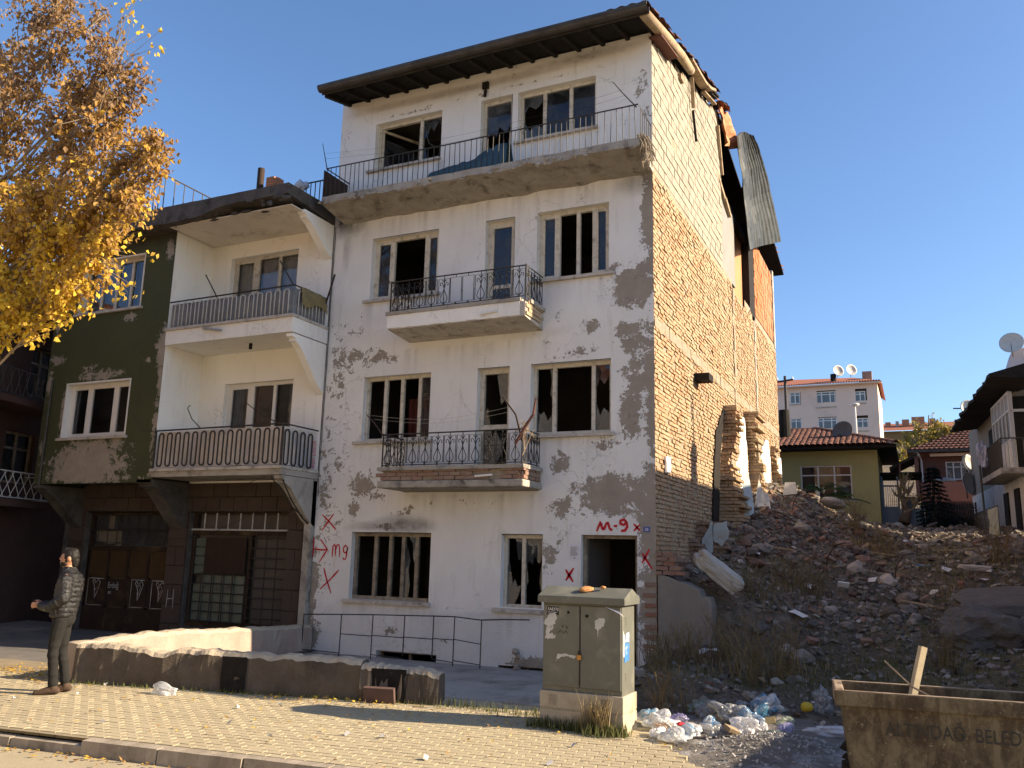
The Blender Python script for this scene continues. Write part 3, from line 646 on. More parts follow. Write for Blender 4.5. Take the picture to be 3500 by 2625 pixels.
for i in range(6):
    a0, a1 = math.pi*i/6, math.pi*(i+1)/6
    for (r0, r1) in ((.1,.085),): tile.hexa([(r0*math.cos(a0),0,r0*math.sin(a0)*.7),(r0*math.cos(a1),0,r0*math.sin(a1)*.7),(r1*math.cos(a1),.4,r1*math.sin(a1)*.7),(r1*math.cos(a0),.4,r1*math.sin(a0)*.7),((r0+.015)*math.cos(a0),0,(r0+.015)*math.sin(a0)*.7),((r0+.015)*math.cos(a1),0,(r0+.015)*math.sin(a1)*.7),((r1+.015)*math.cos(a1),.4,(r1+.015)*math.sin(a1)*.7),((r1+.015)*math.cos(a0),.4,(r1+.015)*math.sin(a0)*.7)])
TILE = tile.mesh('tile'); TILE.materials.append(M['tile'])
sl_ = math.atan(.262)
for c in range(4):
    y = -.95
    while y < 5.2 - .5*c:
        if U(0,1) > .08: inst('tile', TILE, RF, (.14-.21*c+U(-.03,.03), y, roofz(y)+.07+U(0,.03)), (sl_+U(-.08,.1),U(-.1,.1),U(-.12,.12)), (1,.85,1))
        y += .3
for c in range(3):
    y = 5.3
    while y < 7.4:
        if U(0,1) > .25: inst('tile', TILE, RF, (.02-.25*c+U(-.1,.1), y, roofz(y)+.03+U(-.05,.06)), (sl_+U(-.2,.2),U(-.3,.3),U(-.3,.3)), (1,.85,1))
        y += .27
    y = 11.1
    while y < 16.2:
        if U(0,1) > .15: inst('tile', TILE, RF, (.12-.21*c+U(-.03,.03), y+.4, roofz(y)+.07), (-.21+U(-.1,.1),U(-.1,.1),math.pi+U(-.12,.12)), (1,.85,1))
        y += .3
MB().tube([(.13,-.88,11.3),(.16,.4,11.62),(.17,1.6,11.92),(.16,2.5,12.1)], [.1,.105,.1,.085], 9).build('verge_pole', M['wood'], RF, smooth=True, label='pale round timber pole along the roof verge')
q = MB(); pl = [(.15,2.3,12.25),(.17,2.9,12.28),(.17,3.5,12.36),(.16,4.1,12.55),(.14,4.75,12.85)]
for i in range(4): q.beam(pl[i], pl[i+1], .06, .2, up=(1,0,0))
q.build('sagging_board', M['wood'], RF)
for (a, b, w_, mt) in (((.1,-.1,11.36),(.1,1.15,11.62),.24,'wood_red'), ((.1,3.9,12.4),(.1,5.2,12.75),.1,'wood'), ((.08,2.9,12.2),(.07,3.05,11.55),.08,'wood'), ((.06,4.5,12.7),(.06,5.3,12.95),.18,'char'), ((.06,3.05,11.5),(.05,3.35,10.9),.05,'char')):
    MB().beam(a, b, .03, w_, up=(1,0,0)).build('loose_board', M[mt], RF)
MB().box(-.02,.07,2.0,2.22,11.68,11.8).build('beam_end', M['wood'], RF)
# hanging corrugated sheet and rusted sheet
def sheet(name, mat, c0, c1, c2_, c3, wave, amp, bend, lab, arc=0.):
    mb = MB(); n, m2 = 60, 16; G = {}
    c0, c1, c2_, c3 = map(Vector, (c0, c1, c2_, c3)); nr = (c1-c0).cross(c3-c0).normalized()
    for i in range(n+1):
        for j in range(m2+1):
            u, v = i/n, j/m2; p = (c0*(1-u)+c1*u)*(1-v)+(c3*(1-u)+c2_*u)*v
            G[i,j] = p+nr*(amp*math.sin(u*wave*2*math.pi)+bend*math.sin(math.pi*u)*(.5+v)+.05*fbm(u*3,v*4,7))+Vector((0,0,arc*math.sin(math.pi*v)*u+.25*arc*math.sin(math.pi*u)*(1-v)))
    for i in range(n):
        for j in range(m2): mb.face([G[i,j],G[i+1,j],G[i+1,j+1],G[i,j+1]])
    return mb.build(name, mat, RF, smooth=True, fix=False, label=lab)
sheet('corrugated_sheet', M['zinc'], (.3,7.0,12.75), (.42,8.9,13.65), (.5,13.3,12.05), (.3,8.5,10.15), 12, .028, .12, 'grey corrugated metal sheet hanging off the broken roof', .5)
sheet('rusted_sheet', M['rust'], (.1,5.72,13.05), (.05,7.2,13.55), (.2,8.3,13.0), (.2,6.3,12.25), 2, .05, .12, 'orange rusted metal sheet curling at the roof edge')
q = MB()
for k in range(16):
    a = V(-.3+U(-.4,.2), 5.7+U(0,1.2), 11.9+U(-.2,.7)); d = V(U(-.15,.1), U(-.2,.5), -1).normalized()*U(.5,1.1)
    MB().beam(a, a+d, U(.04,.12), U(.02,.05)).build('broken_plank', M['wood'] if k % 3 else M['char'], RF)
for (a, b) in (((-.1,5.2,11.75),(-.02,6.6,10.9)), ((-.12,5.3,12.2),(-.1,5.5,11.1)), ((0,6.6,10.9),(-.02,7.3,10.7)), ((.02,5.8,12.5),(.0,6.3,11.4))):
    MB().beam(a, b, .12, .1).build('broken_plank', M['wood'], RF)
# --- broken-open top floor at the back
MB().box(-.2,-.04,6.35,8.05,8.98,10.95).build('partition_wall', M['grey_int'], HB)
MB().box(-.34,-.22,8.3,10.1,8.98,11.2).build('partition_wall', M['orange_int'], HB)
MB().box(-.3,-.06,6.2,11.0,10.95,11.15).build('charred_beam', M['char'], HB)
MB().box(-.28,-.02,10.15,11.0,8.9,11.6).build('charred_column', M['char'], HB)
MB().box(-.3,.0,14.7,14.95,8.9,11.6).build('column', M['concrete'], HB)
q = MB(); z = 9.05
while z < 11.35:
    y = 11.03+(.1 if int(z*5) % 2 else 0)
    while y < 14.5:
        if z < 11.45-.15*(14-y)*.2: q.box(-.2, -.02+U(-.015,.008), y, y+.19, z, z+.185)
        y += .2
    z += .197
q.build('hollow_brick_infill', M['hollow'], HB)['kind'] = 'stuff'
MB().box(-.22,-.06,11.0,14.7,8.9,11.5).build('infill_backing', M['mortar'], HB)
# --- brick side wall
def topB(y): return 8.86 if y < 6.3 else (8.78+.22*fbm(y*1.3,1,4)+.12*math.sin(y*2.1) if y < 11 else 8.85)
wall_sheet('side_wall', M['mortar'], HB, lambda u, v, d: Vector((-.024-d+.012*fbm(u*3,v*3), u, v)), .0, 14.98, -.2, 9.0, [], .25, .2, skip=lambda u, v: v > topB(u)+.1)
wall_sheet('side_wall_top', M['mortar'], HB, lambda u, v, d: Vector((-.012-d, u, v)), .0, 6.3, 8.75, 13.0, [], .15, .2, skip=lambda u, v: v > roofz(u)-.22)
MB().box(-.27,-.06,.02,6.25,8.8,11.4).build('side_wall_core', M['room'], HB)
MB().box(-.27,-.06,.02,14.95,-.2,8.8).build('side_wall_core', M['room'], HB)
rb = random.Random(21); cells = []
z = .1; row = 0
while z < 9.0:
    y = .0-(.11 if row % 2 else 0); 
    while y < 14.93:
        L = .205+rb.uniform(-.02,.012); a, b = max(.005, y), min(14.95, y+L)
        if b-a > .05 and z+.07 < topB((a+b)/2) and z > -.1:
            cells.append((a, b, z+rb.uniform(-.006,.006)))
        y += L+.014
    z += .0765; row += 1
def vis(a, b, z):
    c = Vector((0,(a+b)/2,z+.03))-CAM; d = c.length; return (b-a)*abs(c.x)/d/d/d if z > 1.6 else 0
order = sorted(range(len(cells)), key=lambda i: -vis(*cells[i])); near = set(order[:300])
me = MB().hexa([(-.06,-.5,-.5),(0,-.47,-.46),(0,.48,-.47),(-.06,.5,-.5),(-.06,-.5,.5),(0,-.48,.46),(0,.46,.47),(-.06,.5,.5)]).mesh('brick'); me.materials.append(M['brick'])
SW = [o for o in HB.children if o.name.startswith('side_wall')][0]
mb = MB()
for i, (a, b, z) in enumerate(cells):
    x = rb.uniform(-.012,.006)+.008*fbm((a+b)*.8, z*1.4, 9); h = .062+rb.uniform(-.006,.004)
    if rb.random() < .035: continue
    if i in near: inst('brick', me, SW, (x,(a+b)/2,z+h/2), (rb.uniform(-.03,.03),rb.uniform(-.06,.06),rb.uniform(-.05,.05)), (1,b-a,h))
    else:
        j = [rb.uniform(-.008,.008) for _ in range(8)]
        mb.hexa([(-.06,a,z),(x+j[0],a+.006,z+.004+j[4]),(x+j[1],b-.006,z+.004+j[5]),(-.06,b,z),(-.06,a,z+h),(x+j[2],a+.006,z+h-.004+j[6]),(x+j[3],b-.006,z+h-.004+j[7]),(-.06,b,z+h)])
mb.build('brickwork', M['brick'], SW, fix=False)['kind'] = 'stuff'
me = MB().hexa([(-.08,-.5,-.5),(0,-.485,-.48),(0,.485,-.48),(-.08,.5,-.5),(-.08,-.5,.5),(0,-.485,.48),(0,.485,.48),(-.08,.5,.5)]).mesh('block'); me.materials.append(M['block'])
z = 8.9; row = 0
while z < 12.9:
    y = .01-(.2 if row % 2 else 0)
    while y < 6.28:
        a, b = max(.01, y), min(6.25+.15*fbm(z*3,2), y+.385)
        if b-a > .09 and z+.19 < roofz((a+b)/2)-.18 and rb.random() > .02:
            inst('block', me, SW, (rb.uniform(-.006,.004),(a+b)/2,z+.095), (rb.uniform(-.015,.015),rb.uniform(-.02,.02),rb.uniform(-.02,.02)), (1,b-a,.185))
        y += .4
    z += .203; row += 1
MB().prism(jag_poly([(5.85,5.45),(5.2,5.0),(4.78,4.66),(4.5,3.71),(4.28,2.7),(4.9,2.7),(5.2,4.0),(5.5,4.79),(6.1,5.45)], 4, .05, 5), 'x', .016, .03).build('black_streak', M['char'], HB, label='jagged black streak beside the brick stub')  # flat jagged black patch laid over the brickwork
MB().box(-.03,.3,2.95,3.35,5.5,5.64).build('beam_end', M['char'], HB, label='charred beam stub sticking out of the brick wall')
q = MB()
for y in (7.35,10.6):
    mb = MB(); zz = 5.5
    for i in range(16): mb.box(-.03,.012+U(-.01,.01),y+U(-.02,.02),y+.18+U(-.02,.02),3.5+.33*i,3.82+.33*i)
    mb.build('concrete_column', M['mortar'] if y < 9 else M['slabedge'], HB)
mb = MB()
for i in range(62): mb.box(-.03,.004+U(-.006,.006),.05+.24*i,.285+.24*i,5.88+U(-.02,.02),6.08+U(-.03,.03))
mb.build('slab_band', M['mortar'], HB)
# --- graffiti, plate, notice
def mark(pts_list, wd, name='graffiti_mark', P=PF, mat='spray', parent=HB, jit=.15):
    mb = MB()
    for p in pts_list: ribbon(mb, p, wd, P, jit)
    return mb.build(name, M[mat], parent, fix=False)
mark([[(-6.78,2.64),(-6.6,2.5),(-6.42,2.34)],[(-6.5,2.66),(-6.63,2.5),(-6.77,2.32)]], .03)
mark([[(-6.97+.03,2.2),(-6.945,2.0),(-6.94,1.8)],[(-6.94,1.97),(-6.75,1.95),(-6.6,1.96)],[(-6.79,2.16),(-6.7,2.07),(-6.6,1.96),(-6.68,1.86),(-6.78,1.71)]], .03)
mark([[(-6.48,1.82),(-6.475,2.02),(-6.44,2.06),(-6.41,2.02),(-6.405,1.84)],[(-6.405,1.95),(-6.38,2.05),(-6.34,2.06),(-6.315,2.0),(-6.3,1.82)]], .028)
mark([[(-6.14,2.02),(-6.18,2.05),(-6.22,2.0),(-6.22,1.93),(-6.17,1.9),(-6.13,1.95),(-6.13,2.02),(-6.14,1.86),(-6.16,1.79),(-6.2,1.78),(-6.22,1.82)]], .028)
mark([[(-6.66,1.61),(-6.58,1.4),(-6.45,1.13)],[(-6.3,1.58),(-6.48,1.4),(-6.72,1.2)]], .032)
mark([[(-1.03,2.37),(-.96,2.53),(-.93,2.42),(-.9,2.4),(-.86,2.5),(-.83,2.52),(-.8,2.42),(-.75,2.385)]], .045)
mark([[(-.73,2.46),(-.66,2.465)]], .04)
mark([[(-.5,2.53),(-.55,2.57),(-.61,2.55),(-.61,2.5),(-.55,2.48),(-.5,2.53),(-.49,2.45),(-.53,2.39),(-.6,2.38)]], .045)
mark([[(-.38,2.5),(-.26,2.38)],[(-.27,2.49),(-.38,2.38)]], .035)
mark([[(-1.585,1.72),(-1.45,1.52)],[(-1.44,1.75),(-1.58,1.54)]], .045)
mark([[(-.235,2.02),(-.07,1.77)],[(-.11,2.09),(-.24,1.86)]], .04)
pl = MB().box(-.21,-.10,-.012,-.001,2.37,2.455).build('number_plate', M['plate_blue'], HB, label='small blue house number plate reading 26')
lettering('26', .045, (-.183,-.014,2.391), (1,0,0), (0,0,1), 'digits', M['white_paint'], pl)
pp = MB().face([(-1.525,-.006,1.885),(-1.325,-.01,1.88),(-1.325,-.006,2.15),(-1.52,-.006,2.155)]).build('notice_sheet', M['paper'], HB, label='white paper notice taped beside the doorway', fix=False)
q = MB()
for k in range(9): q.box(-1.5,-1.36+U(-.04,.01),-.012,-.0112,2.1-.018*k,2.105-.018*k)
q.box(-1.44,-1.41,-.012,-.0112,1.91,1.925); q.build('printed_lines', M['blackpaint'], pp)
# ------------------------------------------------------------------ ground
def lerp_tab(tab, x):
    if x <= tab[0][0]: return tab[0][1]
    for (a, b), (c, d) in zip(tab, tab[1:]):
        if x <= c: return b+(d-b)*(x-a)/(c-a)
    return tab[-1][1]
BASE = [(-300,-.14),(-4.6,-.14),(-3.6,.08),(0,.55),(5,1.3),(12,2.45),(18,3.05),(24,3.4),(32,3.7),(60,8.),(80,12.5),(110,17.),(300,34.)]
EXTRA = [(-1,0),(.15,0),(.5,.85),(3,1.0),(5,1.5),(8,1.75),(12,1.6),(18,.6),(24,.1),(26,0)]
def sm(a, b, x): t = min(1, max(0, (x-a)/(b-a))); return t*t*(3-2*t)
def H(x, y):
    h = lerp_tab(BASE, y)
    k = sm(-8,-1,x) if y > -1 else sm(-3,.6,x)
    h = h*k+(-.14 if y < 20 else lerp_tab(BASE, y)*.8)*(1-k) if x < 1 else h
    if x < 0.02 and -4.5 < y < 16: return -.3+ (h+.3)*sm(-.0,-0.0001,x)*0
    if x > -1: h += lerp_tab(EXTRA, y-.35*max(0, x-.9))*math.exp(-(max(0, x)/2.2)**2)*(1 if x > 0 else 1)
    if -2 < x < 12 and -4.2 < y < 22:
        e = sm(-4.2,-2.5,y)*sm(22,18,y); h += e*(.2*fbm(x*.6,y*.6,3.)+.11*fbm(x*1.9,y*1.9,1.))
        h += .35*math.exp(-((x-6.2)/1.6)**2-((y-1.5)/1.8)**2)
    return h
def axis(fine0, fine1, st, far0, far1):
    a = []; x = fine0
    while x < fine1: a.append(x); x += st
    a.append(fine1); s_ = st; x = fine1
    while x < far1: s_ *= 1.35; x += s_; a.append(x)
    s_ = st; x = fine0; b = []
    while x > far0: s_ *= 1.35; x -= s_; b.append(x)
    return b[::-1]+a
xs = axis(-.6,9.5,.13,-260,260); ys = axis(-4.8,20.5,.14,-260,420)
q = MB(); nx = len(xs)
for y in ys:
    for x in xs: q.v.append((x, y, H(x, y)))
for j in range(len(ys)-1):
    for i in range(nx-1): q.f.append((j*nx+i, j*nx+i+1, (j+1)*nx+i+1, (j+1)*nx+i)); q.mi.append(0)
t = MT('rubbly_earth')
a = t.mix(t.ramp(t.noise(.8, 8, .68), .3, .7), (.17,.14,.105), (.11,.093,.073))
a = t.mix(t.ramp(t.noise(.33, 5, .6), .52, .66), a, (.17,.145,.075))
v = t.vor(9, feature='F1', out=1); a = t.mix(t.math('MULTIPLY', t.ramp(t.noise(7, 5, .7), .5, .62), .6), a, t.mix(t.noise(4, 3), (.3,.27,.23), (.24,.16,.12)))
a = t.mix(.5, a, t.mix(t.noise(40, 5, .75), (.15,.15,.15), (.85,.85,.85)), 'OVERLAY')
h = t.math('ADD', t.math('MULTIPLY', t.vor(11), 1.), t.noise(20, 7, .7))
M['earth'] = t.pr(a, .97, t.bump(h, 1., .07), 0, .1)
GR = struct(q.build('ground', M['earth'], None, smooth=True, fix=False))
# street frame: s along the kerb, t towards the houses
A7 = R(6.5); ES = Vector((math.cos(A7), math.sin(A7), 0)); ET = Vector((-math.sin(A7), math.cos(A7), 0)); O7 = Vector((-1.4,-7.5,0))
def ST(s, t_, z): p = O7+ES*s+ET*t_; return (p.x, p.y, z)
t = MT('worn_asphalt')
a = t.mix(t.ramp(t.noise(1.1, 8, .7), .3, .7), (.37,.32,.22), (.31,.265,.18)); a = t.mix(.45, a, t.mix(t.noise(70, 4, .75), (.15,.15,.15), (.85,.85,.85)), 'OVERLAY')
a = t.mix(t.ramp(t.noise(.5, 6, .65), .55, .75), a, (.48,.415,.285))
M['road'] = t.pr(a, .95, t.bump(t.noise(90, 4, .7), .5, .01), 0, .15)
struct(MB().face([ST(-150,-120,-.04),ST(150,-120,-.04),ST(150,-.02,-.04),ST(-150,-.02,-.04)]).build('road', M['road'], None, fix=False))
M['apron'] = simple('grey_asphalt_apron', (.16,.15,.14), (.11,.105,.1), 1.2, .95, .5, 40, .01, dirt=(.22,.19,.15), dscale=.8)
M['kerb'] = simple('concrete_kerb', (.38,.33,.26), (.28,.24,.19), 4, .93, .5, 30, .01, per=.25, dirt=(.16,.135,.1), dscale=2.4)
M['sand'] = simple('joint_sand', (.27,.225,.15), (.2,.165,.115), 5, .97, .5, 40, .01)
t = MT('worn_paver'); r_ = t.rand()
a = t.mix(r_, (.355,.305,.205), (.38,.33,.22)); a = t.mix(t.ramp(t.noise(1.3, 6, .65), .38, .7), a, (.37,.32,.215)); a = t.mix(t.math('MULTIPLY', t.ramp(t.noise(.45, 6, .7), .5, .7), .6), a, (.27,.225,.15))
a = t.mix(.4, a, t.mix(t.noise(60, 4, .75), (.2,.2,.2), (.8,.8,.8)), 'OVERLAY')
M['paver'] = t.pr(a, .93, t.bump(t.noise(50, 5, .7), .45, .008), 0, .15)
SWK = struct(MB().face([ST(-40,.1,.094),ST(4.2,.1,.094),(1.95,-5.7,.094),(1.45,-4.9,.094),(1.28,-3.9,.094),(1.2,-3.4,.094),(-6.6,-3.9,.094),(-15,-4.9,.094),(-40,-7.5,.094)]).build('sidewalk', M['sand'], None, fix=False))
struct(MB().face([(-40,-7.6,.07),(-6.55,-4.95,.07),(-6.7,0,.07),(-6.9,.9,.07),(-40,.9,.07)]).build('apron', M['apron'], None, fix=False))
# kerb stones
rk = random.Random(8); s_ = -8.; edges = [-9.2,-8.1,-7.0,-6.0,-5.0,-4.0,-3.05,-2.15,-1.25,-.32,.55,1.5,2.4,3.4]
for i in range(len(edges)-1):
    a, b = edges[i]+.008, edges[i+1]-.008; top = .1+rk.uniform(-.008,.008)-(.055 if a < -2.3 else 0); off = rk.uniform(-.015,.015); q = MB()
    n = 8
    for k in range(n):
        c, d = a+(b-a)*k/n, a+(b-a)*(k+1)/n
        def pf(s__): return off+.008*fbm(s__*3,i,2)
        q.hexa([ST(c,pf(c),-.1),ST(d,pf(d),-.1),ST(d,.15,-.1),ST(c,.15,-.1),ST(c,pf(c)+.018,top),ST(d,pf(d)+.018,top),ST(d,.15,top+.003),ST(c,.15,top+.003)])
    q.build('kerb_stone', M['kerb'], SWK)
# pavers
poly = [(-9.5,-9.5),(ST(3.6,.16,0)[0],ST(3.6,.16,0)[1]),(1.93,-5.72),(1.43,-4.9),(1.27,-3.9),(1.2,-3.5),(-6.5,-4.0),(-6.6,-5.0),(-9.5,-5.25)]
def inside(x, y):
    c = False; n = len(poly)
    for i in range(n):
        (x1,y1),(x2,y2) = poly[i], poly[(i+1) % n]
        if (y1 > y) != (y2 > y) and x < (x2-x1)*(y-y1)/(y2-y1)+x1: c = not c
    return c
pv = []; row = 0; t_ = .17
while t_ < 4.6:
    s_ = -9.+(.1 if row % 2 else 0)
    while s_ < 4.2:
        p = ST(s_+.1, t_+.05, 0)
        if inside(p[0], p[1]): pv.append((s_, t_))
        s_ += .205
    t_ += .105; row += 1
def pvis(c):
    p = Vector(ST(c[0]+.1, c[1]+.05, .1))-CAM; dz = p.dot(cf); x, y = p.dot(cr)/dz, p.dot(cu)/dz
    if abs(x) > .6 or abs(y) > .452 or ST(*c,0)[1] > -4.6 and ST(*c,0)[0] < .9: return 0
    return 1/p.length**3
pv.sort(key=lambda c: -pvis(c))
# interlocking outline: sides bent in a shallow zigzag
def paver_pts(g=.0025):
    a, b = .1-g, .05-g; z = .012
    return [(-a,-b),(-a*.2,-b),(a*.2,-b),(a,-b),(a+z*.6,0),(a,b),(a*.2,b),(-a*.2,b),(-a,b),(-a+z*.6,0)]
pp_ = paver_pts()
def paver_add(mb, M4, j):
    n = len(pp_); b0 = len(mb.v)
    for (k, z) in ((1.,-.05),(1.,-.003),(.985,0)):
        for x, y in pp_: mb.v.append(tuple(M4@Vector((x*k, y*k, z))))
    for r0 in (0,1):
        for i in range(n): i2 = (i+1) % n; mb.f.append((b0+r0*n+i, b0+r0*n+i2, b0+(r0+1)*n+i2, b0+(r0+1)*n+i)); mb.mi.append(0)
    mb.f.append(tuple(b0+2*n+i for i in range(n))); mb.mi.append(0)
mbp = MB(); paver_add(mbp, Matrix.Identity(4), 0); PAV = mbp.mesh('paver'); PAV.materials.append(M['paver'])
mbp = MB()
for i, (s_, t_) in enumerate(pv):
    p = ST(s_+.1025, t_+.0525, .1+rnd.uniform(-.0015,.0015)); rot = (rnd.uniform(-.012,.012), rnd.uniform(-.008,.008), A7+rnd.uniform(-.012,.012))
    if i < 300: inst('paver', PAV, SWK, p, rot)
    elif rnd.random() > .004: paver_add(mbp, Matrix.LocRotScale(Vector(p), Euler(rot), None), i)
mbp.build('paving', M['paver'], SWK, fix=False)['kind'] = 'stuff'
# yard slabs in front of the house
M['yard'] = simple('cracked_yard_concrete', (.36,.34,.31), (.26,.245,.225), 1.5, .95, .7, 22, .015, dirt=(.13,.12,.1), dscale=1.6)
q = MB(); r = random.Random(4)
def slab(pts, z0, z1, name, mat, n=6, amp=.03):
    P2 = []
    for i in range(len(pts)):
        a, b = pts[i], pts[(i+1) % len(pts)]
        for k in range(n): t = k/n; P2.append((a[0]+(b[0]-a[0])*t+r.uniform(-amp,amp), a[1]+(b[1]-a[1])*t+r.uniform(-amp,amp)))
    return MB().prism(P2, 'z', z0, z1).build(name, mat, None)
struct(slab([(-6.8,-4.95),(-2.0,-3.9),(-1.55,-3.7),(-1.0,-2.4),(-.75,-1.2),(-.95,-.02),(-6.85,-.02)], -.3, .03, 'yard', M['yard'], 8))
struct(slab([(-2.4,-4.15),(.0,-4.1),(1.15,-3.6),(.95,-2.2),(.9,-.05),(-1.4,-.01)], -.3, -.06, 'yard_path', M['yard'], 6))
struct(slab([(-1.75,-4.32),(-.05,-4.05),(-.05,-3.6),(-1.7,-3.75)], -.3, .085, 'threshold', M['kerb'], 6, .015))
# low wall round the yard: front run and the wing back to the house
M['lowwall'] = simple('sooty_cement_wall', (.135,.11,.085), (.08,.065,.052), 2.5, .95, .8, 18, .02, dirt=(.03,.025,.02), dscale=1.1)
M['lowtop'] = simple('worn_wall_coping', (.42,.36,.27), (.33,.28,.21), 4, .95, .8, 24, .015)
M['stone'] = simple('pinkish_rubble_stone', (.36,.26,.21), (.42,.37,.3), 3, .95, .7, 24, .012, per=.4)
LW = thing('low_wall', 'low broken cement garden wall in front of the derelict house', 'wall', (-4.2,-4.8,.1))
def run(a, b, th, z0, tops, name, mat, seed, n=40):
    a, b = Vector((*a,0)), Vector((*b,0)); d = (b-a).normalized(); nn = Vector((-d.y, d.x, 0)); q = MB(); G = []
    for i in range(n+1):
        t = i/n; p = a+(b-a)*t; zt = lerp_tab(tops, t)+.03*fbm(t*22,seed,1); ring = []
        for (o, z) in ((0,z0),(0.0,z0+.25*(zt-z0)),(.0,z0+.55*(zt-z0)),(.012,zt-.05),(.05,zt),(th*.5,zt+.012),(th-.05,zt),(th-.01,zt-.05),(th,z0+.5*(zt-z0)),(th,z0)):
            w_ = .04*fbm(t*16,z*7+seed,o*3+seed); ring.append(p+nn*(o+w_)+Vector((0,0,z+(.008*fbm(t*40,o*20,seed) if z > z0+.1 else 0))))
        G.append(ring)
    m_ = len(G[0]); b0 = len(q.v)
    for g in G: q.v += [tuple(p) for p in g]
    for i in range(n):
        for j in range(m_-1): q.f.append((i*m_+j, (i+1)*m_+j, (i+1)*m_+j+1, i*m_+j+1)); q.mi.append(1 if 2 < j < 7 else 0)
    q.f.append(tuple(range(m_))); q.f.append(tuple(n*m_+j for j in reversed(range(m_)))); q.mi += [0,0]
    return q.build(name, mat, LW)
FA, FB = (-6.66,-5.4), (-1.62,-4.2)
run(FA, (-2.62,-4.438), .32, -.1, [(0,.6),(.12,.62),(.2,.6),(.33,.53),(.36,.6),(.6,.59),(.72,.57),(.74,.6),(.98,.575),(1,.57)], 'wall_run', [M['lowwall'],M['lowtop']], 3, 70)
run((-2.6,-4.47), FB, .36, -.1, [(0,.53),(.5,.5),(.85,.5),(1,.44)], 'wall_run', [M['lowwall'],M['lowtop']], 5, 30)
run((-6.62,-5.36), (-6.8,-.05), .3, -.1, [(0,.6),(.1,.64),(.3,.66),(.7,.57),(1,.52)], 'wall_run', [M['stone'],M['lowtop']], 7, 60)
q0 = random.Random(3)
for k in range(46):
    y = -5.0+4.6*q0.random(); z = .08+.42*q0.random(); d = q0.uniform(.14,.34)
    me = MB().rock((0,0,0),(.11,d,d*.62),k,.3,2,boxy=.6); o = me.build('stone', M['stone'], LW); o.location = Vector((-6.62-.035*(y+5.36)+.0, y, z))-ORG[LW.name]
for (s0, s1) in ((.43,.5),(.83,.92)):
    a = Vector((*FA,0)).lerp(Vector((*FB,0)), s0); b = Vector((*FA,0)).lerp(Vector((*FB,0)), s1); d = (b-a).normalized(); nn = Vector((d.y,-d.x,0))*.022
    q = MB(); P2 = []
    n = 10
    for j in range(n+1):
        t = j/n; z = .02+.53*t-(.05 if s0 > .6 else 0); w_ = .02*fbm(t*4,s0*9,3); P2.append((a+nn+d*w_+Vector((0,0,z)), b+nn+d*(w_+.04*fbm(t*3,s0*5,8))+Vector((0,0,z))))
    for j in range(n): q.face([P2[j][0],P2[j][1],P2[j+1][1],P2[j+1][0]])
    q.build('tar_patch', M['char'], LW, fix=False, label='black tar patch painted down the wall face')
MB().obox((-2.3,-4.47,.19),(.4,.06,.2),(R(14),0,R(13))).build('paving_slab', simple('red_paving_slab', (.11,.07,.06), (.09,.058,.05), 5, .9, .5, 30, .01), LW, label='reddish paving slab leaning against the wall foot')
q = MB()
# iron railing by the cellar windows
RG = thing('iron_railing', 'thin bent black iron railing in front of the cellar windows', 'railing', (-4.5,-.6,0))
RY = -.35
posts = [(-6.8,.74),(-5.93,.78),(-5.23,.81),(-4.55,.83),(-3.95,.85),(-3.53,.86),(-3.0,.83)]
for i, (x, z) in enumerate(posts): MB().tube([(x,RY,.02 if i not in (3,4) else .13),(x+.01,RY,z)], .01, 6).build('post', M['iron'], RG)
for i in range(len(posts)-1): MB().tube([(posts[i][0],RY,posts[i][1]),(posts[i+1][0],RY,posts[i+1][1])], .011, 6).build('top_rail', M['iron'], RG)
MB().tube([(-3.0,RY,.83),(-2.6,RY,.86),(-2.09,RY,.88)], .012, 6).build('top_rail', M['iron'], RG)
for i in range(1,6): MB().tube([(posts[i][0],RY,.42+.012*i),(posts[i+1][0],RY,.42+.012*i+(-.05 if i == 5 else 0))], .009, 6).build('middle_rail', M['iron'], RG)
for i in (0,2,4,5): MB().tube([(posts[i][0],RY,.1+.005*i),(posts[i+1][0],RY,.09)], .009, 6).build('bottom_rail', M['iron'], RG)
# ------------------------------------------------------------------ the house next door on the left
LB = thing('neighbour_house', 'three-storey house with olive green bay and white loggias over a stone shopfront', 'house', (-10.5,0,0))
YB = -1.1
def PB(u, v, d): return Vector((u, YB+d, v))
olivepeel = blobs([(-12.2,4.0,1.1,.28,.8),(-12.3,3.65,1.25,.5,1.15),(-12.2,5.62,.9,.16,.75),(-10.42,6.1,.22,.5,1.),(-10.38,5.4,.12,.6,.8),(-10.4,4.4,.1,1.2,.7),(-13.7,6.05,.3,.15,.8),(-11.5,6.9,.25,.12,.75),(-13.3,4.9,.1,.8,.7),(-10.75,5.85,.12,.1,.6),(-12.6,5.8,.4,.12,.55),(-13.85,5.5,.12,.5,.7),(-12.2,3.3,1.8,.08,.9),(-11.0,5.8,.08,.08,.6),(-13.8,6.9,.1,.3,.7),(-13.85,4.,.1,.6,.6),(-10.5,8.3,.14,.3,.9)], -.72)
g3, g2 = (-13.2,-11.21,7.1,8.33), (-13.26,-11.24,4.25,5.49)
def oa(o, extra=None):
    fattr(o, 'peel', extra or (lambda p: -.65)); fattr(o, 'grime', lambda p: 0.); fattr(o, 'rough', lambda p: .3); return o
wall_sheet('bay_wall', M['olive'], LB, PB, -13.95, -10.34, 3.24, 8.78, [g3, g2], .09, .2,
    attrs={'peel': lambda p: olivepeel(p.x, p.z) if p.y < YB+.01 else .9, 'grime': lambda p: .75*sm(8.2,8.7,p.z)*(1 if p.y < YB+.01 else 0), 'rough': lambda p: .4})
oa(MB().box(-13.95,-13.8,YB+.02,.3,3.24,8.78).build('bay_side', M['olive'], LB))
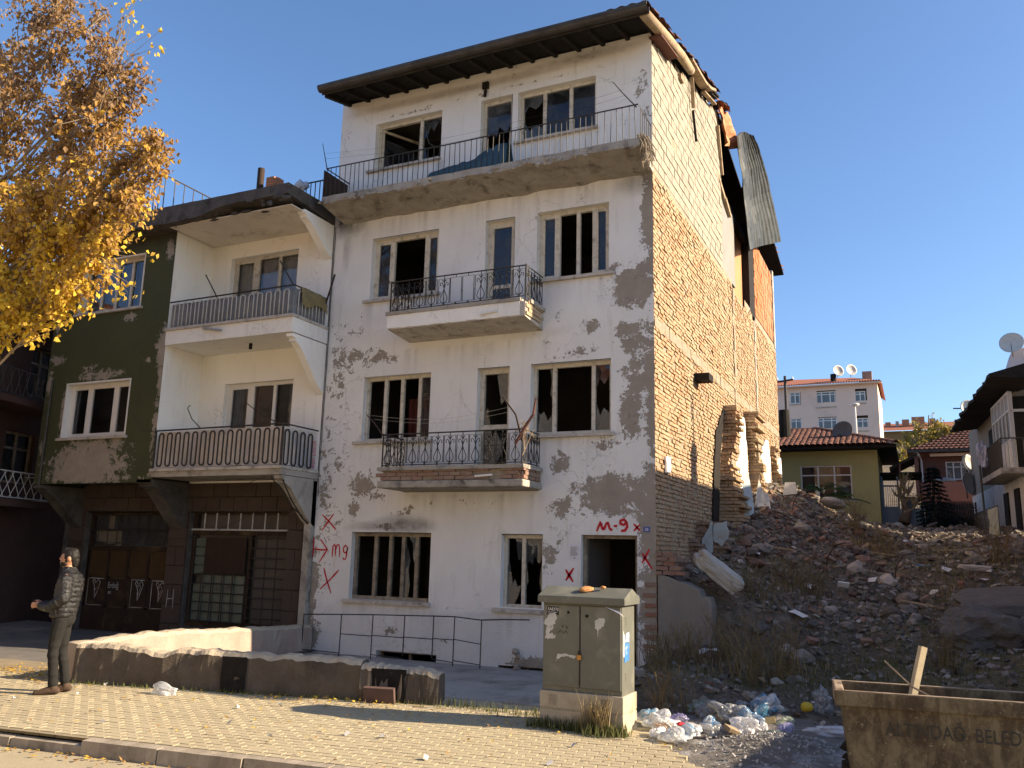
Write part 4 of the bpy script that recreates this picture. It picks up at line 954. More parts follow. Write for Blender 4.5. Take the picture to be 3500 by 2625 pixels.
def winrev(x0, x1, z0, z1, nm, mat, mull, panes, curt=None):
    # thick pale reveal lining
    q = MB(); w_ = .035
    q.box(x0,x0+w_,YB-.01,YB+.2,z0,z1); q.box(x1-w_,x1,YB-.01,YB+.2,z0,z1); q.box(x0+w_,x1-w_,YB-.01,YB+.2,z1-w_,z1)
    q.build('window_reveal', M['soffit'] if mat != 'upvc' else M['upvc'], LB)
    o = window(LB, PB, x0+w_, x1-w_, z0, z1-w_, .14, mull, panes, M[mat], sill=(.12,.1,.06,.06), glass=M['glass_clean'])
    if curt:
        q = MB(); n = 90; a0, a1 = x0+.1, x1-.1
        for i in range(n):
            a, b = a0+(a1-a0)*i/n, a0+(a1-a0)*(i+1)/n; ya, yb = YB+.28+.018*math.sin(i*.9), YB+.28+.018*math.sin((i+1)*.9)
            q.face([(a,ya,z0),(b,yb,z0),(b,yb,z1),(a,ya,z1)])
        q.build('curtain', M[curt], o, fix=False)
    return o
M['curtain_dark'] = simple('grey_net_curtain', (.16,.155,.15), (.1,.1,.095), 6, .95, .2, 40, .01)
winrev(*g3, 'w', 'frame', (.26,.5,.74), ('glass',)*4, 'curtain_dark')
winrev(*g2, 'w', 'upvc', (.3,.72), ('sash','sash','sash'))
# main wall behind the loggias, party pier, floor slabs
w3, w2 = (-9.77,-7.88,6.55,8.36), (-9.63,-7.76,3.56,5.46)
def lo(o, pk=-.62, gfn=None):
    fattr(o, 'peel', lambda p: pk); fattr(o, 'grime', gfn or (lambda p: 0.)); fattr(o, 'rough', lambda p: .1); return o
shop = [(-13.5,-10.87,.02,2.68),(-10.3,-7.63,.3,2.7)]
lo(wall_sheet('loggia_wall', M['loggia'], LB, PF, -10.4, XL-.02, 3.3, 9.0, [w3, w2], .3, .2))
lo(MB().box(-10.42,-10.345,YB+.01,-.001,3.35,8.75).build('loggia_side', M['loggia'], LB))
MB().box(-14.1,XL-.03,.25,14,-.2,9.0).build('house_core', M['room'], LB)
for (x0,x1,z0,z1), mat in ((w3,'frame'), (w2,'upvc')):
    xd = x0+.66
    window(LB, PF, x0, xd, z0, z1, .12, (), ('sash',), M[mat], name='balcony_door', fw=.07, glass=M['glass_clean'])
    o = window(LB, PF, xd, x1, z0+.75, z1, .12, (.52,), ('glass','glass'), M[mat], fw=.07, glass=M['glass_clean'])
    MB().box(xd,x1,.1,.22,z0,z0+.75).build('apron_panel', M['soffit'], LB)
    q = MB(); n = 90
    for i in range(n):
        a, b = x0+(x1-x0)*i/n, x0+(x1-x0)*(i+1)/n; q.face([(a,.235+.012*math.sin(i*.8),z0),(b,.235+.012*math.sin(i*.8+.8),z0),(b,.235+.012*math.sin(i*.8+.8),z1),(a,.235+.012*math.sin(i*.8),z1)])
    q.build('curtain', M['curtain'] if mat == 'frame' else M['curtain_dark'], o, fix=False)
def bracket(name, x0, x1, zt, depth, drop, mat, pt=(.0,)):
    pr = [(0,zt),(YB*depth,zt),(YB*depth,zt-.06),(YB*depth*.9,zt-.1),(YB*depth*.93,zt-.14)]
    for k in range(7):
        t = k/6; pr.append((YB*depth*(.86*(1-t)**.75), zt-.16-(drop-.16)*(t**1.35)))
    pr[-1] = (0, zt-drop)
    return MB().prism(pr, 'x', x0, x1).build(name, mat, LB)
def loggia(zt, zb, name, mat, label):
    q = MB(); q.box(-10.34,XL-.0,YB-.02,-.002,zb,zt-.06); o = q.build(name, mat, LB, label=label)
    if mat is M['loggia']: lo(o, -.45, lambda p: .1)
    MB().box(-10.36,XL+.02,YB-.06,YB+.1,zt-.058,zt).build('coping', M['sill'], o); MB().box(XL-.1,XL+.02,YB+.102,-.002,zt-.058,zt).build('coping', M['sill'], o)
    return o
L3 = loggia(6.5, 6.14, 'balcony', M['loggia'], 'upper white balcony of the green bay house')
L2 = loggia(3.51, 3.34, 'balcony', M['concrete'], 'lower balcony with looped iron bars and cloth banner')
lo(bracket('bracket', XL-.17, XL-.01, 6.12, .98, 1.05, M['loggia'])); bracket('bracket', XL-.2, XL-.01, 3.33, .98, .95, M['concrete'])
lo(bracket('bracket', XL-.2, XL-.02, 8.74, .9, .75, M['loggia']))
bracket('bracket', -10.75, -10.35, 3.3, 1., 1.0, M['darkslab']); bracket('bracket', -13.95, -13.6, 3.22, 1., .9, M['darkslab'])
# railings
def loop_mesh(h_, w_, r_, mat, closed):
    mb = MB(); n = 8; pts = []
    for k in range(n+1): a = math.pi*k/n; pts.append((w_/2*math.cos(a), 0, h_-w_/2+w_/2*math.sin(a)))
    if closed:
        for k in range(n+1): a = math.pi+math.pi*k/n; pts.append((w_/2*math.cos(a), 0, w_/2+w_/2*math.sin(a)))
        mb.tube(pts, r_, 6, closed=True)
    else: mb.tube([(w_/2,0,0)]+pts+[(-w_/2,0,0)], r_, 6)
    me = mb.mesh('loop_bar', smooth=True); me.materials.append(mat); return me
U3 = loop_mesh(.53, .125, .013, M['iron_white'], False); U2 = loop_mesh(.68, .125, .017, M['iron'], True)
for k in range(14): inst('loop_bar', U3, L3, (-10.1+.225*k, YB+.0, 6.5), (0, 0, U(-.05,.05)))
for k in range(4): inst('loop_bar', U3, L3, (XL-.04, YB+.22+.22*k, 6.5), (0,0,math.pi/2))
MB().tube([(-10.32,YB,7.08),(XL-.04,YB,7.1),(XL-.04,-.03,7.1)], .016, 6).build('handrail', M['iron'], L3)
M['panel'] = simple('grey_plastic_panel', (.2,.21,.22), (.15,.155,.165), 3, .5, .15, 20, .004, dirt=(.28,.27,.26), dscale=2)
q = MB(); n = 120
for i in range(n):
    a, b = -10.3+3.27*i/n, -10.3+3.27*(i+1)/n; q.face([(a,YB+.05+.006*math.sin(i*1.4),6.52),(b,YB+.05+.006*math.sin(i*1.4+1.4),6.52),(b,YB+.05+.006*math.sin(i*1.4+1.4),7.04),(a,YB+.05+.006*math.sin(i*1.4),7.04)])
q.face([(XL-.07,YB+.05,6.52),(XL-.07,-.04,6.52),(XL-.07,-.04,7.06),(XL-.07,YB+.05,7.06)])
q.build('screen_panel', M['panel'], L3, fix=False)
for k in range(14): inst('loop_bar', U2, L2, (-10.17+.232*k, YB+.0, 3.56))
for k in range(4): inst('loop_bar', U2, L2, (XL-.05, YB+.14+.235*k, 3.54), (0,0,math.pi/2))
MB().tube([(-10.33,YB,4.3),(XL-.05,YB,4.32),(XL-.05,-.03,4.32)], .016, 6).build('handrail', M['iron'], L2)
MB().tube([(-10.33,YB,3.52),(-10.33,YB,4.3)], .02, 6).build('post', M['iron'], L2); MB().tube([(XL-.05,YB,3.45),(XL-.05,YB,4.32)], .022, 6).build('post', M['iron'], L2)
M['banner'] = simple('faded_cloth_banner', (.66,.62,.58), (.55,.46,.38), 1.6, .85, .4, 6, .03, dirt=(.36,.38,.46), dscale=1.1)
q = MB(); n = 40
for i in range(n):
    for j in range(8):
        def C(i, j): x = -10.3+3.22*i/n; return (x, YB+.06+.02*fbm(i*.35,j*.4,3), 3.54+.74*j/8)
        q.face([C(i,j),C(i+1,j),C(i+1,j+1),C(i,j+1)])
for i in range(10):
    for j in range(8):
        def C(i, j): return (XL-.09+.015*fbm(i*.4,j*.4,9), YB+.06+1.0*i/10, 3.54+.74*j/8)
        q.face([C(i,j),C(i+1,j),C(i+1,j+1),C(i,j+1)])
bn = q.build('banner', M['banner'], L2, fix=False, smooth=True)
lettering('kun çocuk', .12, (XL-.028,YB+1.0,3.56), (0,0,1), (0,-1,0), 'lettering', M['red_print'], bn, .8)
# clothes props, lamp fittings, blanket
for a, b in (((-9.0,YB,7.05),(-9.28,YB-.1,7.55)), ((-7.02,YB,7.1),(-7.3,YB-.12,7.6))): MB().tube([a,b], .015, 6).build('clothes_prop', M['iron'], L3)
MB().tube([(-6.96,-.12,6.98),(-6.6,-.35,7.5)], .02, 6).build('clothes_prop', M['iron'], L3)
MB().tube([(-9.1,YB,4.3),(-9.3,YB-.08,4.5),(-9.42,YB-.1,4.72),(-9.36,YB-.1,4.78)], .01, 5).build('clothes_prop', M['iron'], L2)
MB().tube([(-7.1,YB,4.32),(-7.5,YB-.1,4.5),(-7.85,YB-.15,4.75)], .009, 5).build('clothes_prop', M['iron'], L2)
MB().tube([(-10.35,YB,4.28),(-10.6,YB-.15,4.3),(-10.8,YB-.3,4.7)], .008, 5).build('clothes_prop', M['iron'], L2)
MB().tube([(-9.25,YB-.06,6.4),(-8.72,YB-.09,6.3)], .028, 8).build('lamp_holder', M['lamp_tube_old'], L3)
MB().tube([(-8.45,-.6,6.14),(-8.45,-.6,6.02)], .035, 8).build('lamp_socket', M['char'], L3)
q = MB(); n, k_ = 16, 14; G = {}
for i in range(n+1):
    for j in range(k_+1):
        u, v = i/n, j/k_; y = YB+.2+.82*u; a = (v-.35)
        G[i,j] = (XL-.04+(.05 if a > 0 else -.05)*min(1, abs(a)*6)+.03*fbm(u*4,v*3,3), y+.05*fbm(v*3,u*3), 7.13-abs(a)*(.52+.1*math.sin(u*7))+.02*fbm(u*6,v*6))
for i in range(n):
    for j in range(k_): q.face([G[i,j],G[i+1,j],G[i+1,j+1],G[i,j+1]])
tag(q.build('blanket', M['khaki_cloth'], None, smooth=True, fix=False, org=(XL-.04,-.6,7.1)), 'khaki blanket hung over the end of the upper loggia railing', 'blanket')
# roof slab with tarred broken edge, roof terrace bits
q = MB(); r = random.Random(15); n = 50
for i in range(n):
    a, b = -14.1+(XL+14.1)*i/n, -14.1+(XL+14.1)*(i+1)/n
    f0 = lambda x: 8.86+.03*fbm(x*1.9,2,1)-.16*sm(-8.4,-9.6,x)
    q.hexa([(a,-1.55+.02*fbm(a*3,1),f0(a)),(b,-1.55+.02*fbm(b*3,1),f0(b)),(b,.3,8.74),(a,.3,8.74),(a,-1.55+.02*fbm(a*3,1),9.08),(b,-1.55+.02*fbm(b*3,1),9.08),(b,.3,9.1),(a,.3,9.1)])
RS = q.build('roof_slab', M['darkslab'], LB)
o = MB().box(-10.3,XL-.06,-1.35,-.01,8.695,8.715).build('ceiling', M['soffit'], RS)
q = MB()
for i in range(40): q.rock((-14+7*r.random(),-1.5+r.uniform(-.05,.25),8.84+r.uniform(-.03,.06)-(.12 if i % 2 else 0)), (r.uniform(.1,.35),.1,r.uniform(.05,.12)), i, .4, 1)
q.build('crumbled_edge', M['darkslab'], RS)['kind'] = 'stuff'
MB().box(-14.1,XL-.02,.3,14,9.0,9.1).build('roof_deck', M['darkslab'], RS)
TR = thing('roof_railing', 'black bar railing round the roof terrace of the green bay house', 'railing', (-11.0,-.6,9.1))
me = MB().tube([(0,0,0),(0,0,.92)], .012, 5).mesh('bar'); me.materials.append(M['iron'])
for k in range(22): inst('bar', me, TR, (-11.1-.16*k,-.9,9.3))
for k in range(22): inst('bar', me, TR, (-11.1,-.9+.28*(k+1),9.3))
MB().tube([(-14,-.9,10.24),(-11.1,-.9,10.24),(-11.1,6,10.24)], .018, 6).build('handrail', M['iron'], TR)
T2 = thing('terrace_railing', 'short bar railing beside the top balcony rusty panel', 'railing', (-7.6,1.5,9.1))
me2 = MB().tube([(0,0,0),(0,0,.75)], .012, 5).mesh('bar'); me2.materials.append(M['iron'])
for k in range(16): inst('bar', me2, T2, (-8.0-.13*k, .7, 9.5)) if k < 9 else None
MB().tube([(-7.6,.7,10.25),(-9.1,.7,10.25)], .018, 6).build('handrail', M['iron'], T2)
bag = MB().rock((0,0,0),(.34,.2,.28),5,.5,3).build('plastic_bag', simple('translucent_bag', (.55,.57,.6), (.45,.48,.52), 3, .4, .3, 9, .02), None, smooth=True)
bag.location = (-8.5,.62,10.15); tag(bag, 'pale plastic bag caught on the short terrace railing', 'plastic bag')
q = MB().tube([(-10.07,1.0,9.1),(-10.07,1.0,11.05)], .085, 12).build('stove_pipe', M['iron_rust'], None, org=(-10.07,1.0,9.1)); tag(q, 'dark brown round flue pipe on the flat roof', 'flue pipe')
CH = thing('roof_chimney', 'small orange brick chimney beside the flue pipe', 'chimney', (-9.67,1.0,9.1))
me = MB().box(-.095,.095,-.045,.045,-.03,.03).mesh('brick'); me.materials.append(M['hollow'])
MB().box(-9.8,-9.56,.95,1.2,9.1,10.72).build('core', M['mortar'], CH)
for k in range(23):
    inst('brick', me, CH, (-9.68,.945,9.14+.071*k), (0,0,0), (1.25,1,1)); inst('brick', me, CH, (-9.555,1.08,9.14+.071*k), (0,0,math.pi/2), (1.2,1,1))
TK = thing('water_tank', 'pale rounded water tank behind the terrace railing', 'water tank', (-12.3,1.0,9.1))
MB().lathe([(0,0),(.5,0),(.52,.1),(.52,1.0),(.42,1.2),(.2,1.28),(0,1.28)], (-12.3,1.0,9.1), 20).build('tank', M['upvc'], TK, smooth=True)
MB().lathe([(0,1.28),(.14,1.28),(.14,1.36),(0,1.36)], (-12.3,1.0,9.1), 12).build('lid', M['char'], TK)
# ground floor stone shopfront
M['ashlar'] = brick_mat('brown_ashlar', (.062,.044,.036), (.08,.06,.048), (.07,.05,.042), (.09,.072,.06), .3)
wall_sheet('shop_wall', M['darkslab'], LB, lambda u, v, d: Vector((u, .03+d, v)), -14.1, XL-.02, -.1, 3.35, shop, .5, .25)
ASH = []
def ash(x0, x1, z0, z1, gap=.008, y=-.03): ASH.append((x0+gap, x1-gap, z0+gap, z1-gap))
zz = [-.05,.35,.75,1.15,1.55,1.95,2.33,2.68]
for i in range(len(zz)-1):
    ash(-10.85,-10.31,zz[i],zz[i+1]) if i % 2 else [ash(-10.85,-10.58,zz[i],zz[i+1]), ash(-10.58,-10.31,zz[i],zz[i+1])]
    ash(-14.08,-13.52,zz[i],zz[i+1]) if i % 2 else [ash(-14.08,-13.8,zz[i],zz[i+1]), ash(-13.8,-13.52,zz[i],zz[i+1])]
    ash(-7.62,-7.2,zz[i],zz[i+1]) if i % 2 else [ash(-7.62,-7.38,zz[i],zz[i+1]), ash(-7.38,-7.12,zz[i],zz[i+1])]
for k in range(18):
    x = -14.08+.385*k; ash(x, x+.385, 2.7, 3.0); ash(x-.19 if k else x, x+.195, 3.0, 3.3)
for (x0, x1, z0, z1) in ASH: MB().box(x0,x1,-.03+U(-.006,.006),.06,z0,z1).build('stone_block', M['ashlar'], LB, bevel=.006)
MB().box(-7.12,XL-.01,-.12,.05,-.05,3.3).build('party_pier', M['concrete'], LB)
MB().box(-14.05,-13.98,-.1,.02,0,3.2).build('drain_pipe', M['darkslab'], LB); MB().tube([(-13.7,YB-.05,3.2),(-13.7,YB-.05,5.6)], .02, 6).build('cable_pipe', M['darkslab'], LB)
# shop 1: timber doors under a barred light
S1 = MB(); x0, x1, z0, z1 = shop[0]; M['shopwood'] = simple('old_brown_door_paint', (.035,.021,.014), (.022,.015,.011), 4, .85, .4, 26, .006, dirt=(.09,.06,.03), dscale=2.2)
M['shopwood2'] = simple('ochre_worn_door_panel', (.07,.041,.016), (.042,.025,.012), 2.5, .85, .4, 26, .006, dirt=(.04,.026,.016), dscale=3)
S1.box(x0,x1,.16,.22,z0,z0+.55); S1.box(x0,x1,.16,.24,1.83,1.93); S1.box(x0,x1,.16,.23,z1-.06,z1); S1.box(x0,x0+.07,.15,.23,z0,z1); S1.box(x1-.07,x1,.15,.23,z0,z1)
sd1 = S1.build('shop_door', M['shopwood'], LB, label='dark double shop door with chalked hearts')
pw = (x1-x0-.14)/4
for k in range(4):
    a = x0+.07+pw*k; MB().box(a+.04,a+pw-.04,.17,.2,1.25,1.82).build('panel', M['shopwood2'], sd1); MB().box(a+.04,a+pw-.04,.17,.2,.62,1.2).build('panel', M['shopwood'], sd1)
    MB().box(a-.035,a+.035,.15,.22,z0+.55,1.83).build('stile', M['shopwood'], sd1)
for k in range(8): MB().tube([(x0+.3*(k+1),.14,1.95),(x0+.3*(k+1),.14,z1-.05)], .012, 5).build('bar', M['iron'], sd1)
MB().tube([(x0,.14,2.28),(x1,.14,2.28)], .014, 5).build('bar', M['iron'], sd1)
MB().box(x0+.02,x1-.02,.24,.26,1.95,z1-.05).build('pane', M['glass'], sd1)
for (a, b, c, d) in ((x0+.15,x0+.42,2.02,2.3),(x0+.42,x0+.95,1.98,2.28),(x0+.78,x0+.95,1.93,2.02),(x0+.5,x0+.68,2.32,2.62)):
    MB().prism(jag_poly([(a,c),(b,c),(b,d),(a,d)], int(a*100), .015, 3), 'y', .225, .235).build('pasted_paper', simple('yellowed_paper', (.2,.17,.13), (.15,.13,.1), 6, .9, .1), sd1)
def PD(u, v, d): return Vector((u, .165+d, v))
def heart(cx, cz, s_): return [(cx, cz-.2*s_),(cx-.02*s_,cz+.02*s_),(cx-.1*s_,cz+.16*s_),(cx-.06*s_,cz+.2*s_),(cx,cz+.12*s_),(cx+.08*s_,cz+.21*s_),(cx+.13*s_,cz+.13*s_),(cx+.08*s_,cz-.02*s_),(cx,cz-.2*s_)]
for cx in (-13.13,-11.78,-11.15): mark([heart(cx,.97,1.05)], .014, 'chalk_heart', PD, 'chalk', sd1, .4)
for cx in (-11.78,-11.15): mark([heart(cx,.98,.55)], .01, 'chalk_heart', PD, 'chalk', sd1, .4)
mark([[(-13.17,1.1),(-13.16,.93),(-13.08,.99)]], .012, 'chalk_letter', PD, 'chalk', sd1)
for (a, b) in ((-13.38,-12.88),(-12.0,-11.5),(-11.38,-10.98)): mark([[(a,1.2),(b,1.2)],[(b,.62),(a,.61),(a,1.2)]], .012, 'chalk_frame', PD, 'chalk', sd1, .5)
lettering('Erdoğ', .13, (-12.74,.158,1.0), (1,0,0), (0,0,1), 'chalk_writing', M['chalk'], sd1, .75); lettering('an', .1, (-12.72,.158,.87), (1,0,0), (0,0,1), 'chalk_writing', M['chalk'], sd1, .9)
mark([[(-10.68,1.05),(-10.69,.68)],[(-10.52,1.06),(-10.5,.66)],[(-10.69,.85),(-10.51,.87)]], .016, 'chalk_letter', lambda u, v, d: Vector((u, -.036+d, v)), 'chalk', LB)
# shop 2: barred window with glass blocks and a barred door
x0, x1, z0, z1 = shop[1]; S2 = MB(); S2.box(x0,x0+.1,.14,.24,z0,z1); S2.box(x1-.05,x1,.14,.24,z0,z1); S2.box(x0+.1,x1-.05,.14,.24,2.22,2.3); S2.box(x0+.1,x1-.05,.14,.24,z0,z0+.14); S2.box(-8.72,-8.64,.13,.23,z0+.14,2.22); S2.box(x0+.1,x1-.05,.14,.22,z1-.05,z1)
sw2 = S2.build('shop_grille', M['shopwood'], LB, label='iron barred shop window with glass blocks and brown board')
for k in range(7): MB().tube([(x0+.35+.33*k,.1,2.3),(x0+.35+.33*k,.1,z1-.03)], .014, 5).build('bar', M['iron_white'], sw2)
MB().tube([(x0,.1,2.32),(x1,.1,2.32)], .02, 5).build('bar', M['iron_white'], sw2)
for k in range(3): MB().tube([(-8.5+.28*k,.1,z0+.1),(-8.5+.28*k,.1,2.25)], .014, 5).build('bar', M['iron'], sw2)
for k in range(9): MB().tube([(-8.65,.1,.55+.2*k),(x1,.1,.55+.2*k)], .012, 5).build('bar', M['iron'], sw2)
MB().box(x0+.42,-8.76,.11,.14,1.42,2.16).build('board', simple('brown_hardboard', (.038,.022,.016), (.028,.017,.013), 3, .85, .2, 20, .004), sw2)
M['gblock'] = simple('greenish_glass_block', (.1,.135,.115), (.07,.095,.082), 3, .25, .2, 12, .01, spec=.5)
me = MB().box(-.13,.13,-.04,.04,-.085,.085).mesh('glass_block'); me.materials.append(M['gblock'])
for i in range(5):
    for j in range(5):
        if i or j < 4: inst('glass_block', me, sw2, (x0+.25+.285*i,.2,.53+.19*j))
for j in range(4): inst('glass_block', me, sw2, (x0+.24,.2,1.48+.19*j))
for i in range(5): MB().tube([(x0+.11+.285*i,.1,z0+.1),(x0+.11+.285*i,.1,1.44)], .014, 5).build('bar', M['iron'], sw2)
for j in range(6): MB().tube([(x0+.1,.1,.44+.19*j),(-8.68,.1,.44+.19*j)], .013, 5).build('bar', M['iron'], sw2)
for ch, xx in (('V',-9.86),('2',-9.5),('A',-9.2)): lettering(ch, .15, (xx,.085,1.08), (1,0,0), (0,0,1), 'painted_letter', M['blackpaint'], sw2)
MB().box(x0,x1,.3,.33,z0,z1).build('pane', M['glass'], sw2)
# cables looping over the shopfront
def cable(pts, r_=.006, parent=LB): MB().tube(pts, r_, 4).build('cable', M['iron'], parent)
def sag(a, b, s_, n=10): a, b = Vector(a), Vector(b); return [a.lerp(b, i/n)-Vector((0,0,s_*math.sin(math.pi*i/n))) for i in range(n+1)]
cable(sag((-14.0,-.2,2.05),(-11.2,-.2,2.1),.08)+sag((-11.2,-.2,2.1),(-7.9,-.25,2.85),.25)[1:])
cable(sag((-12.9,-.15,1.95),(-10.0,-.15,2.7),.05)+sag((-10.0,-.15,2.7),(-7.3,-.9,3.4),-.05)[1:]); cable([(XL-.1,YB,3.5),(XL-.02,-1.0,3.2),(XL-.03,-.75,2.9),(XL-.05,-.4,2.6),(XL-.08,-.12,2.45)], .014); cable([(XL-.25,YB,3.3),(XL-.12,-.9,3.0),(XL-.1,-.6,2.75),(XL-.1,-.2,2.55)], .012)
for (x, ya, yb) in ((XL+.03,8.7,3.0),): MB().tube([(x+.02*fbm(z*1.5,3),-.012,z) for z in [ya-(ya-yb)*i/40 for i in range(41)]], .008, 4).build('crack_cable', M['iron'], LB)
# ------------------------------------------------------------------ brown house further left and a pale block behind
FO = Vector((-15.6,-.93,0)); FE = Vector((-.33,.945,0)); FN = Vector((.945,.33,0))
def PL(u, v, d): return FO+FE*u-FN*d+Vector((0,0,v))
FL = thing('brown_house', 'dark red-brown house with iron balconies at the left edge', 'house', (-16,-1,0))
M['brown'] = simple('dark_brown_render', (.075,.038,.03), (.055,.03,.025), 2, .92, .3, 14, .01, dirt=(.04,.028,.022))
wall_sheet('wall', M['brown'], FL, PL, -6, 6, -.1, 7.75, [(.75,1.75,5.55,6.8),(.2,1.3,3.35,4.6)], .5, .2)
MB().hexa([PL(-6,-.1,.21),PL(6,-.1,.21),PL(6,-.1,6),PL(-6,-.1,6),PL(-6,7.7,.21),PL(6,7.7,.21),PL(6,7.7,6),PL(-6,7.7,6)]).build('house_core', M['room'], FL)
for (a, b, c, d) in ((.75,1.75,5.55,6.8),(.2,1.3,3.35,4.6)):
    o = window(FL, PL, a, b, c, d, .1, (.5,), ('glass','glass'), M['frame_burnt'], trans=(.68,), glass=M['glass_clean'])
    MB().face([PL(a,c,.18),PL(b,c,.18),PL(b,d,.18),PL(a,d,.18)]).build('curtain', M['curtain'] if c > 5 else M['curtain_dark'], o, fix=False)
RFL = MB().hexa([PL(-6,7.75,-.7),PL(6,7.75,-.7),PL(6,9.3,6),PL(-6,9.3,6),PL(-6,7.88,-.7),PL(6,7.88,-.7),PL(6,9.42,6),PL(-6,9.42,6)]).build('roof', M['tile_bright'], FL)
me = MB().hexa([(-.09,0,0),(.09,0,0),(.09,.35,.08),(-.09,.35,.08),(-.05,0,.05),(.05,0,.05),(.05,.35,.12),(-.05,.35,.12)]).mesh('tile'); me.materials.append(M['tile_bright'])
for k in range(26): inst('tile', me, RFL, PL(-2.2+.2*k,7.88,-.72), (0,0,math.atan2(FE.y,FE.x)))
MB().hexa([PL(-6,7.68,-.72),PL(6,7.68,-.72),PL(6,7.68,-.68),PL(-6,7.68,-.68),PL(-6,7.8,-.72),PL(6,7.8,-.72),PL(6,7.8,-.68),PL(-6,7.8,-.68)]).build('fascia', M['upvc'], RFL)
for zb, lat in ((2.75,True),(5.05,False)):
    o = MB().hexa([PL(-5,zb,-.95),PL(1.15,zb,-.95),PL(1.15,zb,0),PL(-5,zb,0),PL(-5,zb+.16,-.95),PL(1.15,zb+.16,-.95),PL(1.15,zb+.16,0),PL(-5,zb+.16,0)]).build('balcony', M['brown'], FL)
    for z in (.2,.78): MB().tube([PL(-5,zb+z,-.9),PL(1.1,zb+z,-.9),PL(1.1,zb+z,0)], .014, 5).build('handrail', M['iron_white'] if lat else M['iron'], o)
    n = 22
    for k in range(n):
        u = -5+6.0*k/n
        if lat: MB().tube([PL(u,zb+.2,-.9),PL(u+.36,zb+.78,-.9)], .009, 4).build('lattice_bar', M['iron_white'], o); MB().tube([PL(u+.36,zb+.2,-.9),PL(u,zb+.78,-.9)], .009, 4).build('lattice_bar', M['iron_white'], o)
        else: MB().tube([PL(u,zb+.2,-.9),PL(u+.1,zb+.5,-.9),PL(u+.03,zb+.78,-.9)], .01, 4).build('railing_bar', M['iron'], o); MB().tube([PL(u+.2,zb+.2,-.9),PL(u+.1,zb+.5,-.9),PL(u+.17,zb+.78,-.9)], .01, 4).build('railing_bar', M['iron'], o)
M['lilac'] = simple('pale_lilac_render', (.6,.5,.48), (.52,.44,.43), 1, .9, .2, 8, .01)
PBK = thing('pale_block', 'pale pinkish apartment block behind the autumn tree', 'building', (-36,18,0))
MB().box(-46,-21,14,28,0,15.5).build('wall', M['lilac'], PBK); MB().box(-46.4,-20.6,13.6,28.4,15.5,15.8).build('roof', M['tile_bright'], PBK)
for k in range(6):
    for z in (6.5,9.4,12.3): w_ = MB().box(-44+4*k,-42.4+4*k,13.9,13.98,z,z+1.4).build('window', M['upvc'], PBK); MB().box(-43.9+4*k,-42.5+4*k,13.88,13.895,z+.1,z+1.3).build('pane', M['glass_clean'], w_)
for k in range(3):
    for z in (6.5,9.4,12.3): w_ = MB().box(-20.99,-20.92,16+4*k,17.6+4*k,z,z+1.4).build('window', M['upvc'], PBK); MB().box(-20.925,-20.9,16.1+4*k,17.5+4*k,z+.1,z+1.3).build('pane', M['glass_clean'], w_)
# ------------------------------------------------------------------ ruins along the brick wall
RU = thing('ruined_cross_wall', 'ragged brick stub of a demolished wall standing against the side wall', 'ruin', (.15,5.6,2.6))
bme = MB().hexa([(-.5,-.5,-.5),(.5,-.47,-.47),(.48,.5,-.5),(-.5,.48,-.47),(-.48,-.5,.5),(.5,-.48,.47),(.47,.5,.5),(-.5,.5,.48)]).mesh('brick'); bme.materials.append(M['brick'])
bme2 = bme.copy(); bme2.materials.clear(); bme2.materials.append(M['brick_dk'])
def stub(parent, y0, y1, x1f, z0, z1, seed, me=bme, xs=0., yf=None):
    r = random.Random(seed); z = z0; row = 0
    while z < z1:
        t = (z-z0)/(z1-z0); xe = x1f(t)+r.uniform(-.09,.06); y = (yf(t) if yf else y0)+r.uniform(-.06,.06)
        while y < y1-.05:
            x = xs-.02
            while x < xe-.04:
                L = min(.21 if (row % 2 or x > 0) else .11, xe-x); 
                if L > .05: inst('brick', me, parent, (x+L/2, y+.055+r.uniform(-.012,.012), z+.035), (r.uniform(-.03,.03),r.uniform(-.04,.04),r.uniform(-.06,.06)), (L-.012,.105,.062))
                x += L
            y += .115
        z += .075; row += 1
stub(RU, 5.5, 6.25, lambda t: .4-.12*t+.09*math.sin(t*9), 2.55, 5.42, 1, yf=lambda t: 4.95+.95*t+.08*math.sin(t*11))
MB().prism([(5.1,2.5),(5.95,5.2),(6.2,5.3),(6.22,2.5)], 'x', -.03, .2).build('mortar_core', M['mortar'], RU)
R2 = thing('ruined_wall_stub', 'broader brick stub behind, leaning plaster at its foot', 'ruin', (.15,9.2,3.4))
stub(R2, 9.1, 9.7, lambda t: .26+.12*t+.08*math.sin(t*7), 3.5, 5.75, 2, yf=lambda t: 8.8+.35*math.sin(t*5)); MB().box(-.05,.24,9.13,9.42,3.3,5.7).build('mortar_core', M['mortar'], R2)
R3 = thing('ruined_wall_end', 'thin brick stub furthest back beside white plaster', 'ruin', (.1,13.2,3.9))
stub(R3, 13.1, 13.4, lambda t: .2+.08*math.sin(t*7), 3.9, 5.35, 3, yf=lambda t: 13.0+.2*math.sin(t*6)); MB().box(-.05,.14,13.13,13.37,3.7,5.3).build('mortar_core', M['mortar'], R3)
def patch(pts, seed, mat, parent, x0=.012, x1=.05, lab=None, amp=.07):
    return MB().prism(jag_poly(pts, seed, amp, 5), 'x', x0, x1).build('plaster_patch', M[mat], parent, label=lab)
patch([(6.2,3.2),(6.35,4.2),(6.6,4.85),(7.2,5.3),(7.35,4.3),(7.25,3.3)], 1, 'white_int', HB, lab='sunlit white room plaster left on the brick wall')
patch([(7.42,3.6),(7.45,5.4),(8.3,5.5),(8.55,4.8),(8.5,3.8)], 2, 'white_int', HB)
patch([(10.0,3.9),(10.05,4.35),(10.6,4.6),(11.1,5.15),(12.1,5.45),(12.45,5.0),(12.45,3.8)], 3, 'white_int', HB)
